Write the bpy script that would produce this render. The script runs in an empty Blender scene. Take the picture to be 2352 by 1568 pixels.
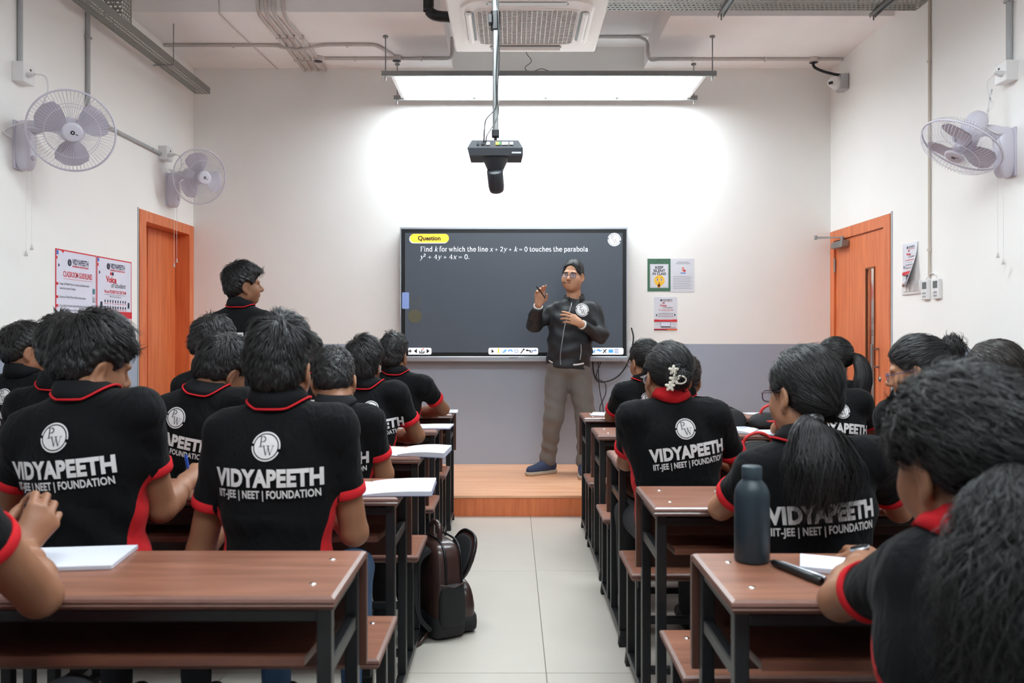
import bpy, bmesh, math, random
import numpy as np
from mathutils import Vector, Matrix
from math import sin, cos, pi, radians, sqrt, atan2

random.seed(7)
RNG = np.random.default_rng(11)
SC = bpy.context.scene
COL = SC.collection

# ------------------------------------------------------------------ camera
F_PX, CX, CY, CAM_Z = 1829.0, 1176.0, 765.0, 1.273     # 2352x1568 frame, 28 mm lens
cam_d = bpy.data.cameras.new('camera')
cam = bpy.data.objects.new('camera', cam_d)
COL.objects.link(cam)
cam.location = (0, 0, CAM_Z)
cam.rotation_euler = (pi / 2, 0, 0)
cam_d.sensor_width = 36.0
cam_d.lens = F_PX / 2352 * 36.0
cam_d.shift_y = -(784 - CY) / 2352.0
cam_d.clip_start = 0.05
cam_d.dof.use_dof = True
cam_d.dof.focus_distance = 5.6
cam_d.dof.aperture_fstop = 4.8
SC.camera = cam

# ------------------------------------------------------------------ world, exposure
w = bpy.data.worlds.new('world')
SC.world = w
w.use_nodes = True
w.node_tree.nodes['Background'].inputs[0].default_value = (0.8, 0.86, 1.0, 1)
w.node_tree.nodes['Background'].inputs[1].default_value = 0.02
SC.view_settings.view_transform = 'Standard'
SC.view_settings.look = 'None'
SC.view_settings.gamma = 1.0
SC.view_settings.exposure = 1.32
SC.view_settings.use_curve_mapping = False
PANEL_FRONT, PANEL_REST = 7.6, 9.5      # emission of the LED panels
try:
    SC.cycles.adaptive_threshold = 0.025
    SC.cycles.max_bounces = 7
    SC.cycles.diffuse_bounces = 6
    SC.cycles.glossy_bounces = 2
    SC.cycles.transmission_bounces = 4
    SC.cycles.caustics_reflective = False
    SC.cycles.caustics_refractive = False
    SC.cycles.use_denoising = True
except Exception:
    pass


def P(u, v, d):
    """world point that photograph pixel (u, v) sees at depth d"""
    return np.array([(u - CX) / F_PX * d, d, CAM_Z - (v - CY) / F_PX * d])


# ------------------------------------------------------------------ materials
def lin(c):
    return tuple(((x / 255) / 12.92 if x / 255 <= 0.04045 else ((x / 255 + 0.055) / 1.055) ** 2.4) for x in c)


MATS = {}


def mat(name, rgb, rough=0.5, metal=0.0, spec=0.5, noise=0.0, nscale=30.0, bump=0.0, bscale=200.0, stretch=(1, 1, 1),
        emit=0.0, coat=0.0, alpha=1.0, trans=0.0, sheen=0.0, sss=0.0, lineargb=False, detail=4.0):
    if name in MATS:
        return MATS[name]
    m = bpy.data.materials.new(name)
    m.use_nodes = True
    nt = m.node_tree
    b = nt.nodes['Principled BSDF']
    c = rgb if lineargb else lin(rgb)
    b.inputs['Base Color'].default_value = (*c, 1)
    b.inputs['Roughness'].default_value = rough
    b.inputs['Metallic'].default_value = metal
    b.inputs['Specular IOR Level'].default_value = spec
    b.inputs['Coat Weight'].default_value = coat
    b.inputs['Alpha'].default_value = alpha
    b.inputs['Transmission Weight'].default_value = trans
    b.inputs['Sheen Weight'].default_value = sheen
    if sss:
        b.inputs['Subsurface Weight'].default_value = sss
        b.inputs['Subsurface Radius'].default_value = (0.012, 0.005, 0.003)
        b.inputs['Subsurface Scale'].default_value = 0.5
    if emit:
        b.inputs['Emission Color'].default_value = (*c, 1)
        b.inputs['Emission Strength'].default_value = emit
    if noise or bump:
        tc = nt.nodes.new('ShaderNodeTexCoord')
        mp = nt.nodes.new('ShaderNodeMapping')
        mp.inputs['Scale'].default_value = stretch
        nt.links.new(tc.outputs['Object'], mp.inputs['Vector'])
    if noise:
        n = nt.nodes.new('ShaderNodeTexNoise')
        n.inputs['Scale'].default_value = nscale
        n.inputs['Detail'].default_value = detail
        nt.links.new(mp.outputs[0], n.inputs['Vector'])
        mx = nt.nodes.new('ShaderNodeMix')
        mx.data_type = 'RGBA'
        mx.inputs[6].default_value = (*[x * (1 - noise) for x in c], 1)
        mx.inputs[7].default_value = (*[min(1, x * (1 + noise)) for x in c], 1)
        nt.links.new(n.outputs['Fac'], mx.inputs[0])
        nt.links.new(mx.outputs[2], b.inputs['Base Color'])
    if bump:
        n2 = nt.nodes.new('ShaderNodeTexNoise')
        n2.inputs['Scale'].default_value = bscale
        n2.inputs['Detail'].default_value = 3
        nt.links.new(mp.outputs[0], n2.inputs['Vector'])
        bp = nt.nodes.new('ShaderNodeBump')
        bp.inputs['Strength'].default_value = bump
        bp.inputs['Distance'].default_value = 0.004
        nt.links.new(n2.outputs['Fac'], bp.inputs['Height'])
        nt.links.new(bp.outputs[0], b.inputs['Normal'])
    MATS[name] = m
    return m


def wood(name, c1, c2, rough=0.35, axis=0, scale=6.0, coat=0.2, ring=9.0):
    if name in MATS:
        return MATS[name]
    m = bpy.data.materials.new(name)
    m.use_nodes = True
    nt = m.node_tree
    b = nt.nodes['Principled BSDF']
    b.inputs['Roughness'].default_value = rough
    b.inputs['Coat Weight'].default_value = coat
    b.inputs['Coat Roughness'].default_value = 0.3
    tc = nt.nodes.new('ShaderNodeTexCoord')
    mp = nt.nodes.new('ShaderNodeMapping')
    s = [ring, ring, ring]
    s[axis] = ring * 0.07
    mp.inputs['Scale'].default_value = s
    nt.links.new(tc.outputs['Object'], mp.inputs['Vector'])
    n = nt.nodes.new('ShaderNodeTexNoise')
    n.inputs['Scale'].default_value = scale
    n.inputs['Detail'].default_value = 6
    n.inputs['Distortion'].default_value = 0.6
    nt.links.new(mp.outputs[0], n.inputs['Vector'])
    cr = nt.nodes.new('ShaderNodeValToRGB')
    cr.color_ramp.elements[0].position = 0.3
    cr.color_ramp.elements[0].color = (*lin(c1), 1)
    cr.color_ramp.elements[1].position = 0.72
    cr.color_ramp.elements[1].color = (*lin(c2), 1)
    nt.links.new(n.outputs['Fac'], cr.inputs[0])
    nt.links.new(cr.outputs[0], b.inputs['Base Color'])
    MATS[name] = m
    return m


M_WALL = mat('wall_cream_paint', (245, 243, 240), 0.7, noise=0.02, nscale=3, bump=0.05, bscale=60, spec=0.25)
M_DADO = mat('wall_grey_paint', (164, 174, 190), 0.5, noise=0.03, nscale=4, bump=0.05, bscale=60, spec=0.35)
M_CEIL = mat('ceiling_paint', (251, 247, 246), 0.8, noise=0.03, nscale=4, bump=0.08, bscale=30, spec=0.2)
M_TILE = mat('floor_tile_glaze', (194, 186, 176), 0.32, noise=0.05, nscale=5, spec=0.4, detail=8)
M_GROUT = mat('tile_grout', (120, 112, 102), 0.8)
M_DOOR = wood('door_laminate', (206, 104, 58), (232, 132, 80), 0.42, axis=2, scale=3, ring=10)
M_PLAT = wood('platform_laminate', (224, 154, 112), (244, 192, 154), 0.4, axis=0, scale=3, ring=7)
M_DESK = wood('desk_laminate', (126, 80, 62), (160, 108, 86), 0.36, axis=0, scale=3, ring=12, coat=0.25)
M_EDGE = mat('desk_edge_band', (122, 88, 78), 0.32, noise=0.15, nscale=40, coat=0.2)
M_IRON = mat('black_painted_steel', (26, 26, 28), 0.38, noise=0.25, nscale=18, spec=0.5)
M_RUB = mat('black_rubber', (18, 18, 18), 0.7)
M_STEEL = mat('bright_screw_steel', (225, 222, 215), 0.25, metal=1.0)
M_GALV = mat('galvanised_steel', (150, 152, 152), 0.42, metal=0.75, noise=0.12, nscale=25)
M_GALVD = mat('dull_galvanised_tray', (140, 140, 136), 0.5, metal=0.55, noise=0.12, nscale=25)
M_WHITEP = mat('white_plastic', (232, 230, 230), 0.35)
M_FANP = mat('fan_lilac_plastic', (214, 210, 222), 0.3)
M_FANB = mat('fan_blade_plastic', (186, 178, 190), 0.3)
M_PIPE = mat('painted_conduit', (206, 198, 194), 0.5, noise=0.12, nscale=20)
M_PVC = mat('grey_conduit', (176, 178, 180), 0.45, noise=0.08, nscale=20)
M_BLK = mat('black_plastic', (22, 22, 24), 0.35)
M_DGREY = mat('dark_grey_plastic', (52, 54, 60), 0.4, bump=0.05, bscale=300)
M_PAPER = mat('paper_white', (222, 222, 230), 0.75, spec=0.2)
M_RED = mat('print_red', (214, 40, 52), 0.6)
M_NAVY = mat('print_navy', (34, 38, 66), 0.6)
M_BLKINK = mat('print_black', (30, 30, 34), 0.6)
M_GREYINK = mat('print_grey', (120, 122, 134), 0.6)
M_GREEN = mat('poster_green', (70, 112, 88), 0.6)
M_YEL = mat('print_yellow', (250, 200, 70), 0.6)
M_ORG = mat('print_orange', (232, 150, 60), 0.6)
M_TEAL = mat('print_teal', (70, 170, 170), 0.6)
M_BLUEINK = mat('print_blue', (70, 120, 200), 0.6)
M_SILV = mat('silver_frame', (190, 194, 202), 0.3, metal=0.7)
M_GLASS = mat('clear_glass', (255, 255, 255), 0.05, trans=1.0)

# ------------------------------------------------------------------ mesh helpers


class MB:
    """collects shapes; build() links them as ONE mesh object"""

    def __init__(self):
        self.v = []
        self.f = []
        self.m = []
        self.s = []

    def add(self, vs, fs, mi=0, smooth=False):
        o = len(self.v)
        self.v += [tuple(float(c) for c in p) for p in vs]
        self.f += [tuple(i + o for i in f) for f in fs]
        self.m += [mi] * len(fs)
        self.s += [smooth] * len(fs)
        return self

    def box(self, lo, hi, mi=0):
        x0, y0, z0 = lo
        x1, y1, z1 = hi
        return self.add([(x0, y0, z0), (x1, y0, z0), (x1, y1, z0), (x0, y1, z0), (x0, y0, z1), (x1, y0, z1), (x1, y1, z1), (x0, y1, z1)],
                        [(3, 2, 1, 0), (4, 5, 6, 7), (0, 1, 5, 4), (1, 2, 6, 5), (2, 3, 7, 6), (3, 0, 4, 7)], mi)

    def rbox(self, lo, hi, r=0.004, mi=0):
        """box with chamfered edges (each corner cut into three vertices)"""
        bm = bmesh.new()
        c = [(a + b) / 2 for a, b in zip(lo, hi)]
        s = [b - a for a, b in zip(lo, hi)]
        bmesh.ops.create_cube(bm, size=1, matrix=Matrix.Translation(c) @ Matrix.Diagonal((*s, 1)))
        bmesh.ops.bevel(bm, geom=bm.edges[:], offset=min(r, min(s) * 0.45), segments=2, profile=0.6, affect='EDGES')
        self.add([v.co[:] for v in bm.verts], [[v.index for v in f.verts] for f in bm.faces], mi) if not bm.verts.index_update() else None
        bm.free()
        return self

    def obox(self, c, ax, half, mi=0):
        """oriented box: centre, three axes, half sizes"""
        c = np.array(c, float)
        ax = [np.array(a, float) for a in ax]
        vs = []
        for sz in (-1, 1):
            for sy, sx in ((-1, -1), (-1, 1), (1, 1), (1, -1)):
                vs.append(c + ax[0] * half[0] * sx + ax[1] * half[1] * sy + ax[2] * half[2] * sz)
        return self.add(vs, [(3, 2, 1, 0), (4, 5, 6, 7), (0, 1, 5, 4), (1, 2, 6, 5), (2, 3, 7, 6), (3, 0, 4, 7)], mi)

    def tube(self, pts, r, n=8, mi=0, cap=True, smooth=True):
        pts = [np.array(p, float) for p in pts]
        rs = r if hasattr(r, '__len__') else [r] * len(pts)
        k = len(pts)
        vs = []
        up = None
        for i in range(k):
            t = pts[min(i + 1, k - 1)] - pts[max(i - 1, 0)]
            t = t / (np.linalg.norm(t) + 1e-12)
            if up is None:
                up = np.array([0, 0, 1.0]) if abs(t[2]) < 0.9 else np.array([1.0, 0, 0])
            a = up - t * (up @ t)
            a /= np.linalg.norm(a) + 1e-12
            up = a
            b = np.cross(t, a)
            for j in range(n):
                q = 2 * pi * j / n
                vs.append(pts[i] + (a * cos(q) + b * sin(q)) * rs[i])
        fs = [(i * n + j, i * n + (j + 1) % n, (i + 1) * n + (j + 1) % n, (i + 1) * n + j) for i in range(k - 1) for j in range(n)]
        self.add(vs, fs, mi, smooth)
        if cap:
            self.add(vs[:n], [tuple(range(n))[::-1]], mi)
            self.add(vs[-n:], [tuple(range(n))], mi)
        return self

    def lathe(self, prof, c=(0, 0, 0), ax=(0, 0, 1), n=24, mi=0, smooth=True):
        """prof: (radius, height) pairs along axis ax from c"""
        c = np.array(c, float)
        t = np.array(ax, float)
        t /= np.linalg.norm(t)
        a = np.cross(t, [0, 0, 1.0]) if abs(t[2]) < 0.9 else np.cross(t, [1.0, 0, 0])
        a /= np.linalg.norm(a)
        b = np.cross(t, a)
        vs = [c + t * h + (a * cos(2 * pi * j / n) + b * sin(2 * pi * j / n)) * r for r, h in prof for j in range(n)]
        fs = [(i * n + j, i * n + (j + 1) % n, (i + 1) * n + (j + 1) % n, (i + 1) * n + j) for i in range(len(prof) - 1) for j in range(n)]
        self.add(vs, fs, mi, smooth)
        if prof[0][0] > 1e-5:
            self.add(vs[:n], [tuple(range(n))[::-1]], mi)
        if prof[-1][0] > 1e-5:
            self.add(vs[-n:], [tuple(range(n))], mi)
        return self

    def prism(self, poly, o, ax, ay, depth, mi=0):
        """2-D polygon in plane (ax, ay) at o, extruded by vector depth"""
        o, ax, ay, dv = [np.array(q, float) for q in (o, ax, ay, depth)]
        n = len(poly)
        a = [o + ax * p[0] + ay * p[1] for p in poly]
        b = [q + dv for q in a]
        return self.add(a + b, [tuple(range(n))[::-1], tuple(range(n, 2 * n))] + [(i, (i + 1) % n, n + (i + 1) % n, n + i) for i in range(n)], mi)

    def mesh(self, name, mats):
        me = bpy.data.meshes.new(name)
        me.from_pydata(self.v, [], self.f)
        mats = mats if isinstance(mats, (list, tuple)) else [mats]
        for m in mats:
            me.materials.append(m)
        if len(mats) > 1:
            me.polygons.foreach_set('material_index', self.m)
        me.polygons.foreach_set('use_smooth', self.s)
        me.update()
        return me

    def build(self, name, mats, parent=None, loc=None, **kw):
        o = bpy.data.objects.new(name, self.mesh(name, mats))
        COL.objects.link(o)
        if loc is not None:
            o.location = loc
        if parent is not None:
            o.parent = parent
        tag(o, **kw)
        return o


def tag(o, label=None, cat=None, group=None, kind=None):
    if label:
        o['label'] = label
    if cat:
        o['category'] = cat
    if group:
        o['group'] = group
    if kind:
        o['kind'] = kind
    return o


def empty(name, loc=(0, 0, 0), label=None, cat=None, group=None, kind=None, rot=None):
    o = bpy.data.objects.new(name, None)
    COL.objects.link(o)
    o.location = loc
    if rot is not None:
        o.rotation_euler = rot
    o.empty_display_size = 0.1
    return tag(o, label, cat, group, kind)


def link_mesh(name, me, parent=None, loc=None, **kw):
    o = bpy.data.objects.new(name, me)
    COL.objects.link(o)
    if parent is not None:
        o.parent = parent
    if loc is not None:
        o.location = loc
    return tag(o, **kw)


def bez(pts, n=24):
    """Catmull-Rom through pts"""
    p = [np.array(q, float) for q in pts]
    p = [2 * p[0] - p[1]] + p + [2 * p[-1] - p[-2]]
    out = []
    seg = len(p) - 3
    per = max(2, n // seg)
    for i in range(seg):
        for j in range(per):
            t = j / per
            a, b, c, d = p[i:i + 4]
            out.append(0.5 * ((2 * b) + (-a + c) * t + (2 * a - 5 * b + 4 * c - d) * t * t + (-a + 3 * b - 3 * c + d) * t ** 3))
    out.append(p[-2])
    return out


# ------------------------------------------------------------------ lettering (flat print)
_TXT = {}


def text2d(s, bold=0.0, align='CENTER', spacing=1.0):
    """(verts Nx2, faces) of a line of lettering, cap height = 1"""
    key = (s, bold, align, spacing)
    if key in _TXT:
        return _TXT[key]
    cu = bpy.data.curves.new('lettering', 'FONT')
    cu.body = s
    cu.align_x = align
    cu.resolution_u = 3
    cu.offset = bold
    cu.space_character = spacing
    cu.fill_mode = 'FRONT'
    ob = bpy.data.objects.new('lettering', cu)
    me = ob.to_mesh()
    v = np.zeros(len(me.vertices) * 3)
    me.vertices.foreach_get('co', v)
    v = v.reshape(-1, 3)[:, :2].copy() / 0.70
    f = [tuple(p.vertices) for p in me.polygons]
    ob.to_mesh_clear()
    bpy.data.objects.remove(ob)
    bpy.data.curves.remove(cu)
    _TXT[key] = (v, f)
    return v, f


def arc(cx, cy, rx, ry, a0, a1, n=10):
    return [(cx + rx * cos(radians(a0 + (a1 - a0) * i / n)), cy + ry * sin(radians(a0 + (a1 - a0) * i / n))) for i in range(n + 1)]


# serif glyphs: x-height 0.66, cap 1.0; strokes are (width, points); 'advance'
def _serif_table():
    T, H = 0.105, 0.045
    S = lambda x, y, w=0.26: (H, [(x - w / 2, y), (x + w / 2, y)])
    g = {}
    g['F'] = ([(T, [(.2, 0), (.2, 1)]), S(.2, .02), (H, [(.08, .97), (.66, .97)]), (H, [(.2, .52), (.5, .52)]), (H, [(.66, .97), (.66, .76)])], .72)
    g['P'] = ([(T, [(.2, 0), (.2, 1)]), S(.2, .02, .36), (H, [(.04, .97), (.4, .97)]), (T * .9, arc(.38, .73, .26, .24, 80, -80)), (H, [(.2, .5), (.42, .5)])], .74)
    g['W'] = ([(T, [(.08, 1), (.36, 0)]), (H, [(.36, 0), (.62, 1)]), (T, [(.52, 1), (.8, 0)]), (H, [(.8, 0), (1.08, 1)]), S(.08, .97, .34), S(.56, .97, .34), S(1.08, .97, .3)], 1.2)
    g['i'] = ([(T, [(.15, 0), (.15, .66)]), S(.15, .02), (H, [(.03, .63), (.15, .63)]), (.14, [(.15, .85), (.15, .97)])], .32)
    g['l'] = ([(T, [(.15, 0), (.15, 1.02)]), S(.15, .02), (H, [(.03, .98), (.15, .98)])], .32)
    g['n'] = ([(T, [(.16, 0), (.16, .66)]), S(.16, .02), (H, [(.03, .63), (.16, .63)]), (T * .9, arc(.34, .42, .18, .22, 160, 0) + [(.52, 0)]), S(.52, .02)], .68)
    g['h'] = ([(T, [(.16, 0), (.16, 1.02)]), S(.16, .02), (H, [(.03, .98), (.16, .98)]), (T * .9, arc(.34, .42, .18, .22, 160, 0) + [(.52, 0)]), S(.52, .02)], .68)
    g['u'] = ([(T, [(.16, .64), (.16, .24)] + arc(.33, .24, .17, .22, 180, 300)), (T, [(.5, .64), (.5, 0)]), (H, [(.04, .63), (.16, .63)]), (H, [(.4, .63), (.5, .63)]), (H, [(.5, .03), (.62, .03)])], .68)
    g['d'] = ([(T, [(.5, 0), (.5, 1.02)]), (T * .9, arc(.3, .33, .22, .32, 60, 300, 14)), (H, [(.38, .98), (.5, .98)]), (H, [(.5, .03), (.62, .03)])], .66)
    g['b'] = ([(T, [(.16, 0), (.16, 1.02)]), (T * .9, arc(.36, .33, .22, .32, 120, -120, 14)), (H, [(.03, .98), (.16, .98)])], .66)
    g['p'] = ([(T, [(.16, -.3), (.16, .66)]), (T * .9, arc(.36, .33, .22, .32, 120, -120, 14)), (H, [(.03, .63), (.16, .63)]), S(.16, -.28)], .66)
    g['k'] = ([(T, [(.16, 0), (.16, 1.02)]), S(.16, .02), (H, [(.03, .98), (.16, .98)]), (H, [(.16, .28), (.5, .63)]), (T, [(.28, .38), (.56, .02)]), S(.5, .63, .22), S(.56, .02, .22)], .64)
    g['f'] = ([(T, [(.18, 0), (.18, .8)] + arc(.36, .8, .18, .2, 180, 60)), S(.18, .02), (H, [(.04, .63), (.36, .63)])], .42)
    g['r'] = ([(T, [(.16, 0), (.16, .66)]), S(.16, .02), (H, [(.03, .63), (.16, .63)]), (T * .8, arc(.36, .42, .2, .22, 170, 80))], .46)
    g['o'] = ([(T * .9, arc(.33, .33, .25, .32, 0, 360, 20))], .66)
    g['e'] = ([(T * .9, arc(.32, .33, .24, .32, 0, 320, 18)), (H, [(.1, .36), (.56, .36)])], .62)
    g['c'] = ([(T * .9, arc(.32, .33, .24, .32, 50, 315, 16))], .58)
    g['a'] = ([(T * .9, arc(.28, .46, .18, .19, 150, 0) + [(.46, .04), (.56, .03)]), (T * .8, arc(.28, .18, .2, .18, 70, 330, 12))], .6)
    g['s'] = ([(T * .8, arc(.26, .48, .16, .17, 40, 270, 10) + arc(.26, .16, .18, .16, 90, -150, 10))], .52)
    g['t'] = ([(T, [(.18, .84), (.18, .18)] + arc(.32, .18, .14, .17, 180, 300)), (H, [(.02, .63), (.36, .63)])], .44)
    g['w'] = ([(T, [(.06, .64), (.24, 0)]), (H, [(.24, 0), (.44, .64)]), (T, [(.4, .64), (.58, 0)]), (H, [(.58, 0), (.78, .64)]), S(.06, .63), S(.42, .63), S(.78, .63, .2)], .86)
    g['x'] = ([(T, [(.1, .64), (.5, 0)]), (H, [(.52, .64), (.08, 0)]), S(.1, .63, .2), S(.5, .63, .18), S(.1, .02, .2), S(.5, .02, .2)], .62)
    g['y'] = ([(T, [(.1, .64), (.32, .06)]), (H, [(.54, .64), (.3, -.02), (.2, -.26), (.06, -.26)]), S(.1, .63, .22), S(.52, .63, .2)], .62)
    g['0'] = ([(T * .9, arc(.32, .46, .24, .46, 0, 360, 22))], .66)
    g['2'] = ([(T * .9, arc(.32, .68, .22, .24, 160, -30) + [(.1, .06)]), (T * .8, [(.08, .05), (.58, .05)])], .66)
    g['4'] = ([(T, [(.46, 0), (.46, .92)]), (H, [(.46, .9), (.06, .28), (.64, .28)]), S(.46, .02, .24)], .68)
    g['+'] = ([(H * 1.2, [(.08, .36), (.68, .36)]), (H * 1.2, [(.38, .06), (.38, .66)])], .78)
    g['='] = ([(H * 1.2, [(.08, .27), (.68, .27)]), (H * 1.2, [(.08, .47), (.68, .47)])], .78)
    g['.'] = ([(.14, [(.12, .0), (.12, .13)])], .26)
    g[' '] = ([], .26)
    return g


SERIF = _serif_table()


def strokes2d(strokes):
    vs, fs = [], []
    for wd, pts in strokes:
        for i in range(len(pts) - 1):
            a, b = np.array(pts[i]), np.array(pts[i + 1])
            t = b - a
            L = np.linalg.norm(t)
            if L < 1e-9:
                continue
            t /= L
            ext = t * wd * (0.28 if len(pts) > 2 else 0.0)
            n = np.array([-t[1], t[0]]) * wd / 2
            o = len(vs)
            vs += [a - ext - n, b + ext - n, b + ext + n, a - ext + n]
            fs.append((o, o + 1, o + 2, o + 3))
    return np.array(vs).reshape(-1, 2), fs


def serif2d(s, italic=''):
    """serif line, cap height 1; characters of s named in italic indices are slanted; '^' raises the next glyph"""
    x, V, Fc = 0.0, [], []
    i = 0
    while i < len(s):
        ch = s[i]
        sup = it = False
        while ch in '^/':
            if ch == '^':
                sup = True
            else:
                it = True
            i += 1
            ch = s[i]
        st, adv = SERIF[ch]
        if st:
            v, f = strokes2d(st)
            if it:
                v[:, 0] += v[:, 1] * 0.22
            if sup:
                v = v * 0.62 + np.array([0, 0.5])
                adv *= 0.62
            o = sum(len(q) for q in V)
            V.append(v + np.array([x, 0]))
            Fc += [tuple(k + o for k in q) for q in f]
        x += adv + 0.03
        i += 1
    return np.vstack(V), Fc, x


def disc2d(r, n=28, rings=3, cx=0, cy=0):
    vs = [(cx, cy)]
    for k in range(1, rings + 1):
        vs += [(cx + r * k / rings * cos(2 * pi * j / n), cy + r * k / rings * sin(2 * pi * j / n)) for j in range(n)]
    fs = [(0, 1 + j, 1 + (j + 1) % n) for j in range(n)]
    for k in range(rings - 1):
        a, b = 1 + k * n, 1 + (k + 1) * n
        fs += [(a + j, b + j, b + (j + 1) % n, a + (j + 1) % n) for j in range(n)]
    return np.array(vs), fs


def emblem2d():
    """round badge: white disc with two open arcs; dark P over W.  radius 1 overall -> (white v,f), (dark v,f)"""
    v, f = disc2d(0.82, 32, 4)
    A = strokes2d([(0.1, arc(0, 0, .95, .95, -8, 165, 22)), (0.1, arc(0, 0, .95, .95, 180, 335, 20))])
    f2 = [tuple(i + len(v) for i in q) for q in A[1]]
    white = (np.vstack([v, A[0]]), f + f2)
    vp, fp = strokes2d(SERIF['P'][0])
    vw, fw = strokes2d(SERIF['W'][0])
    vp = vp * 0.72 + np.array([-.5, -.02])
    vw = vw * 0.66 + np.array([-.2, -.58])
    dark = (np.vstack([vp, vw]), fp + [tuple(i + len(vp) for i in q) for q in fw])
    return white, dark


def flat_print(mb, vf, o, ax, ay, size, mi=0, dx=0.0, dy=0.0, sx=1.0):
    """lay 2-D (v, f) on plane o, ax, ay"""
    o, ax, ay = [np.array(q, float) for q in (o, ax, ay)]
    v, f = vf[0], vf[1]
    vs = [o + ax * (dx + p[0] * size * sx) + ay * (dy + p[1] * size) for p in v]
    mb.add(vs, f, mi)


def rect2d(x0, y0, x1, y1):
    return np.array([(x0, y0), (x1, y0), (x1, y1), (x0, y1)]), [(0, 1, 2, 3)]


def rrect2d(x0, y0, x1, y1, r, n=6):
    pts = arc(x1 - r, y0 + r, r, r, -90, 0, n) + arc(x1 - r, y1 - r, r, r, 0, 90, n) + arc(x0 + r, y1 - r, r, r, 90, 180, n) + arc(x0 + r, y0 + r, r, r, 180, 270, n)
    return np.array(pts), [tuple(range(len(pts)))]


def superbox(c, ax, half, p=4.0, nu=28, nv=16, taper=0.0, puff=0.0):
    """rounded pillow solid; ax rows = local axes; returns (v, f)"""
    ax = np.array(ax, float)
    vs, fs = [], []
    for j in range(nv + 1):
        ph = -pi / 2 + pi * j / nv
        for i in range(nu):
            th = 2 * pi * i / nu
            sg = lambda q: math.copysign(abs(q) ** (2 / p), q)
            x = sg(cos(ph)) * sg(cos(th))
            y = sg(cos(ph)) * sg(sin(th))
            z = sg(sin(ph))
            k = 1 - taper * max(0, z)
            q = np.array([x * half[0] * k, y * half[1] * k, z * half[2]])
            vs.append(np.array(c) + q @ ax)
    for j in range(nv):
        for i in range(nu):
            fs.append((j * nu + i, j * nu + (i + 1) % nu, (j + 1) * nu + (i + 1) % nu, (j + 1) * nu + i))
    return vs, fs


def wtext(s, bold, width, height, spacing=1.0):
    """line of lettering scaled to an exact width and cap height, centred"""
    v, f = text2d(s, bold, 'CENTER', spacing)
    v = v.copy()
    x0, x1 = v[:, 0].min(), v[:, 0].max()
    v[:, 0] = (v[:, 0] - (x0 + x1) / 2) / (x1 - x0) * width
    v[:, 1] *= height
    return v, f


# ================================================================== the room
XL, XR, YB, YF = -2.75, 2.75, 6.87, -2.6
DADO = 1.18
ZC = 4.1          # high ceiling
ZD = 3.555        # lowered beams along the front wall


def two_tone(mb, lo, hi):
    """wall block: grey paint below DADO, cream above"""
    if lo[2] < DADO:
        mb.box(lo, (hi[0], hi[1], min(hi[2], DADO)), 1)
    if hi[2] > DADO:
        mb.box((lo[0], lo[1], max(lo[2], DADO)), hi, 0)


WM = [M_WALL, M_DADO]
m = MB()
two_tone(m, (XL - 0.3, YB, 0), (XR + 0.3, YB + 0.2, ZC))
m.build('wall_back', WM, kind='structure', label='cream wall with grey lower band behind the screen')
m = MB()
two_tone(m, (XL - 0.3, YF - 0.2, 0), (XR + 0.3, YF, ZC))
m.build('wall_rear', WM, kind='structure')
m = MB()       # left wall with a door opening
two_tone(m, (XL - 0.2, YF, 0), (XL, 5.858, ZC))
two_tone(m, (XL - 0.2, 5.858, 2.19), (XL, YB, ZC))
m.box((XL - 0.2, 6.858, 0), (XL, YB, 2.19), 0)
m.build('wall_left', WM, kind='structure')
m = MB()       # right wall with a door opening
two_tone(m, (XR, YF, 0), (XR + 0.2, 5.765, ZC))
two_tone(m, (XR, 5.765, 2.145), (XR + 0.2, YB, ZC))
m.box((XR, 6.858, 0), (XR + 0.2, YB, 2.145), 0)
m.build('wall_right', WM, kind='structure')
m = MB()       # ceiling: high part, two lowered beams, shallow recess between them
m.box((XL - 0.2, YF, ZC), (XR + 0.2, YB + 0.2, ZC + 0.1))
m.build('ceiling', M_CEIL, kind='structure')
MB().box((XL, 5.66, ZD), (-0.51, YB, ZC)).build('beam_left', M_CEIL, kind='structure')
MB().box((1.14, 5.73, ZD), (XR, YB, ZC)).build('beam_right', M_CEIL, kind='structure')
MB().box((-0.51, 5.66, 3.74), (1.14, YB, ZC)).build('beam_middle', M_CEIL, kind='structure')

# floor: slab of grout and single tiles
floor = MB().box((XL - 0.2, YF, -0.12), (XR + 0.2, YB + 0.2, -0.004)).build('floor', M_GROUT, kind='structure')
TX0, TY0, TW, TD = 0.128, 2.985, 1.2, 1.285
tme = MB().rbox((0.0015, 0.0015, -0.012), (TW - 0.0015, TD - 0.0015, 0.0), 0.0012).mesh('tile', M_TILE)
for i in range(-3, 3):
    for j in range(-3, 3):
        x0, y0 = TX0 + i * TW, TY0 + j * TD
        if x0 + TW < XL or x0 > XR or y0 + TD < 1.2 or y0 > 5.55:
            continue
        if x0 < XL - 0.2 or x0 + TW > XR + 0.2:
            link_mesh('tile', MB().rbox((max(0.0015, XL - x0), 0.0015, -0.012), (min(TW - 0.0015, XR - x0), TD - 0.0015, 0), 0.0012).mesh('tile', M_TILE), floor, (x0, y0, 0))
        else:
            link_mesh('tile', tme, floor, (x0, y0, 0))
MB().box((XL, YF, -0.012), (XR, TY0 - TD - 0.003, 0)).build('tile', M_TILE, floor)

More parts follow.
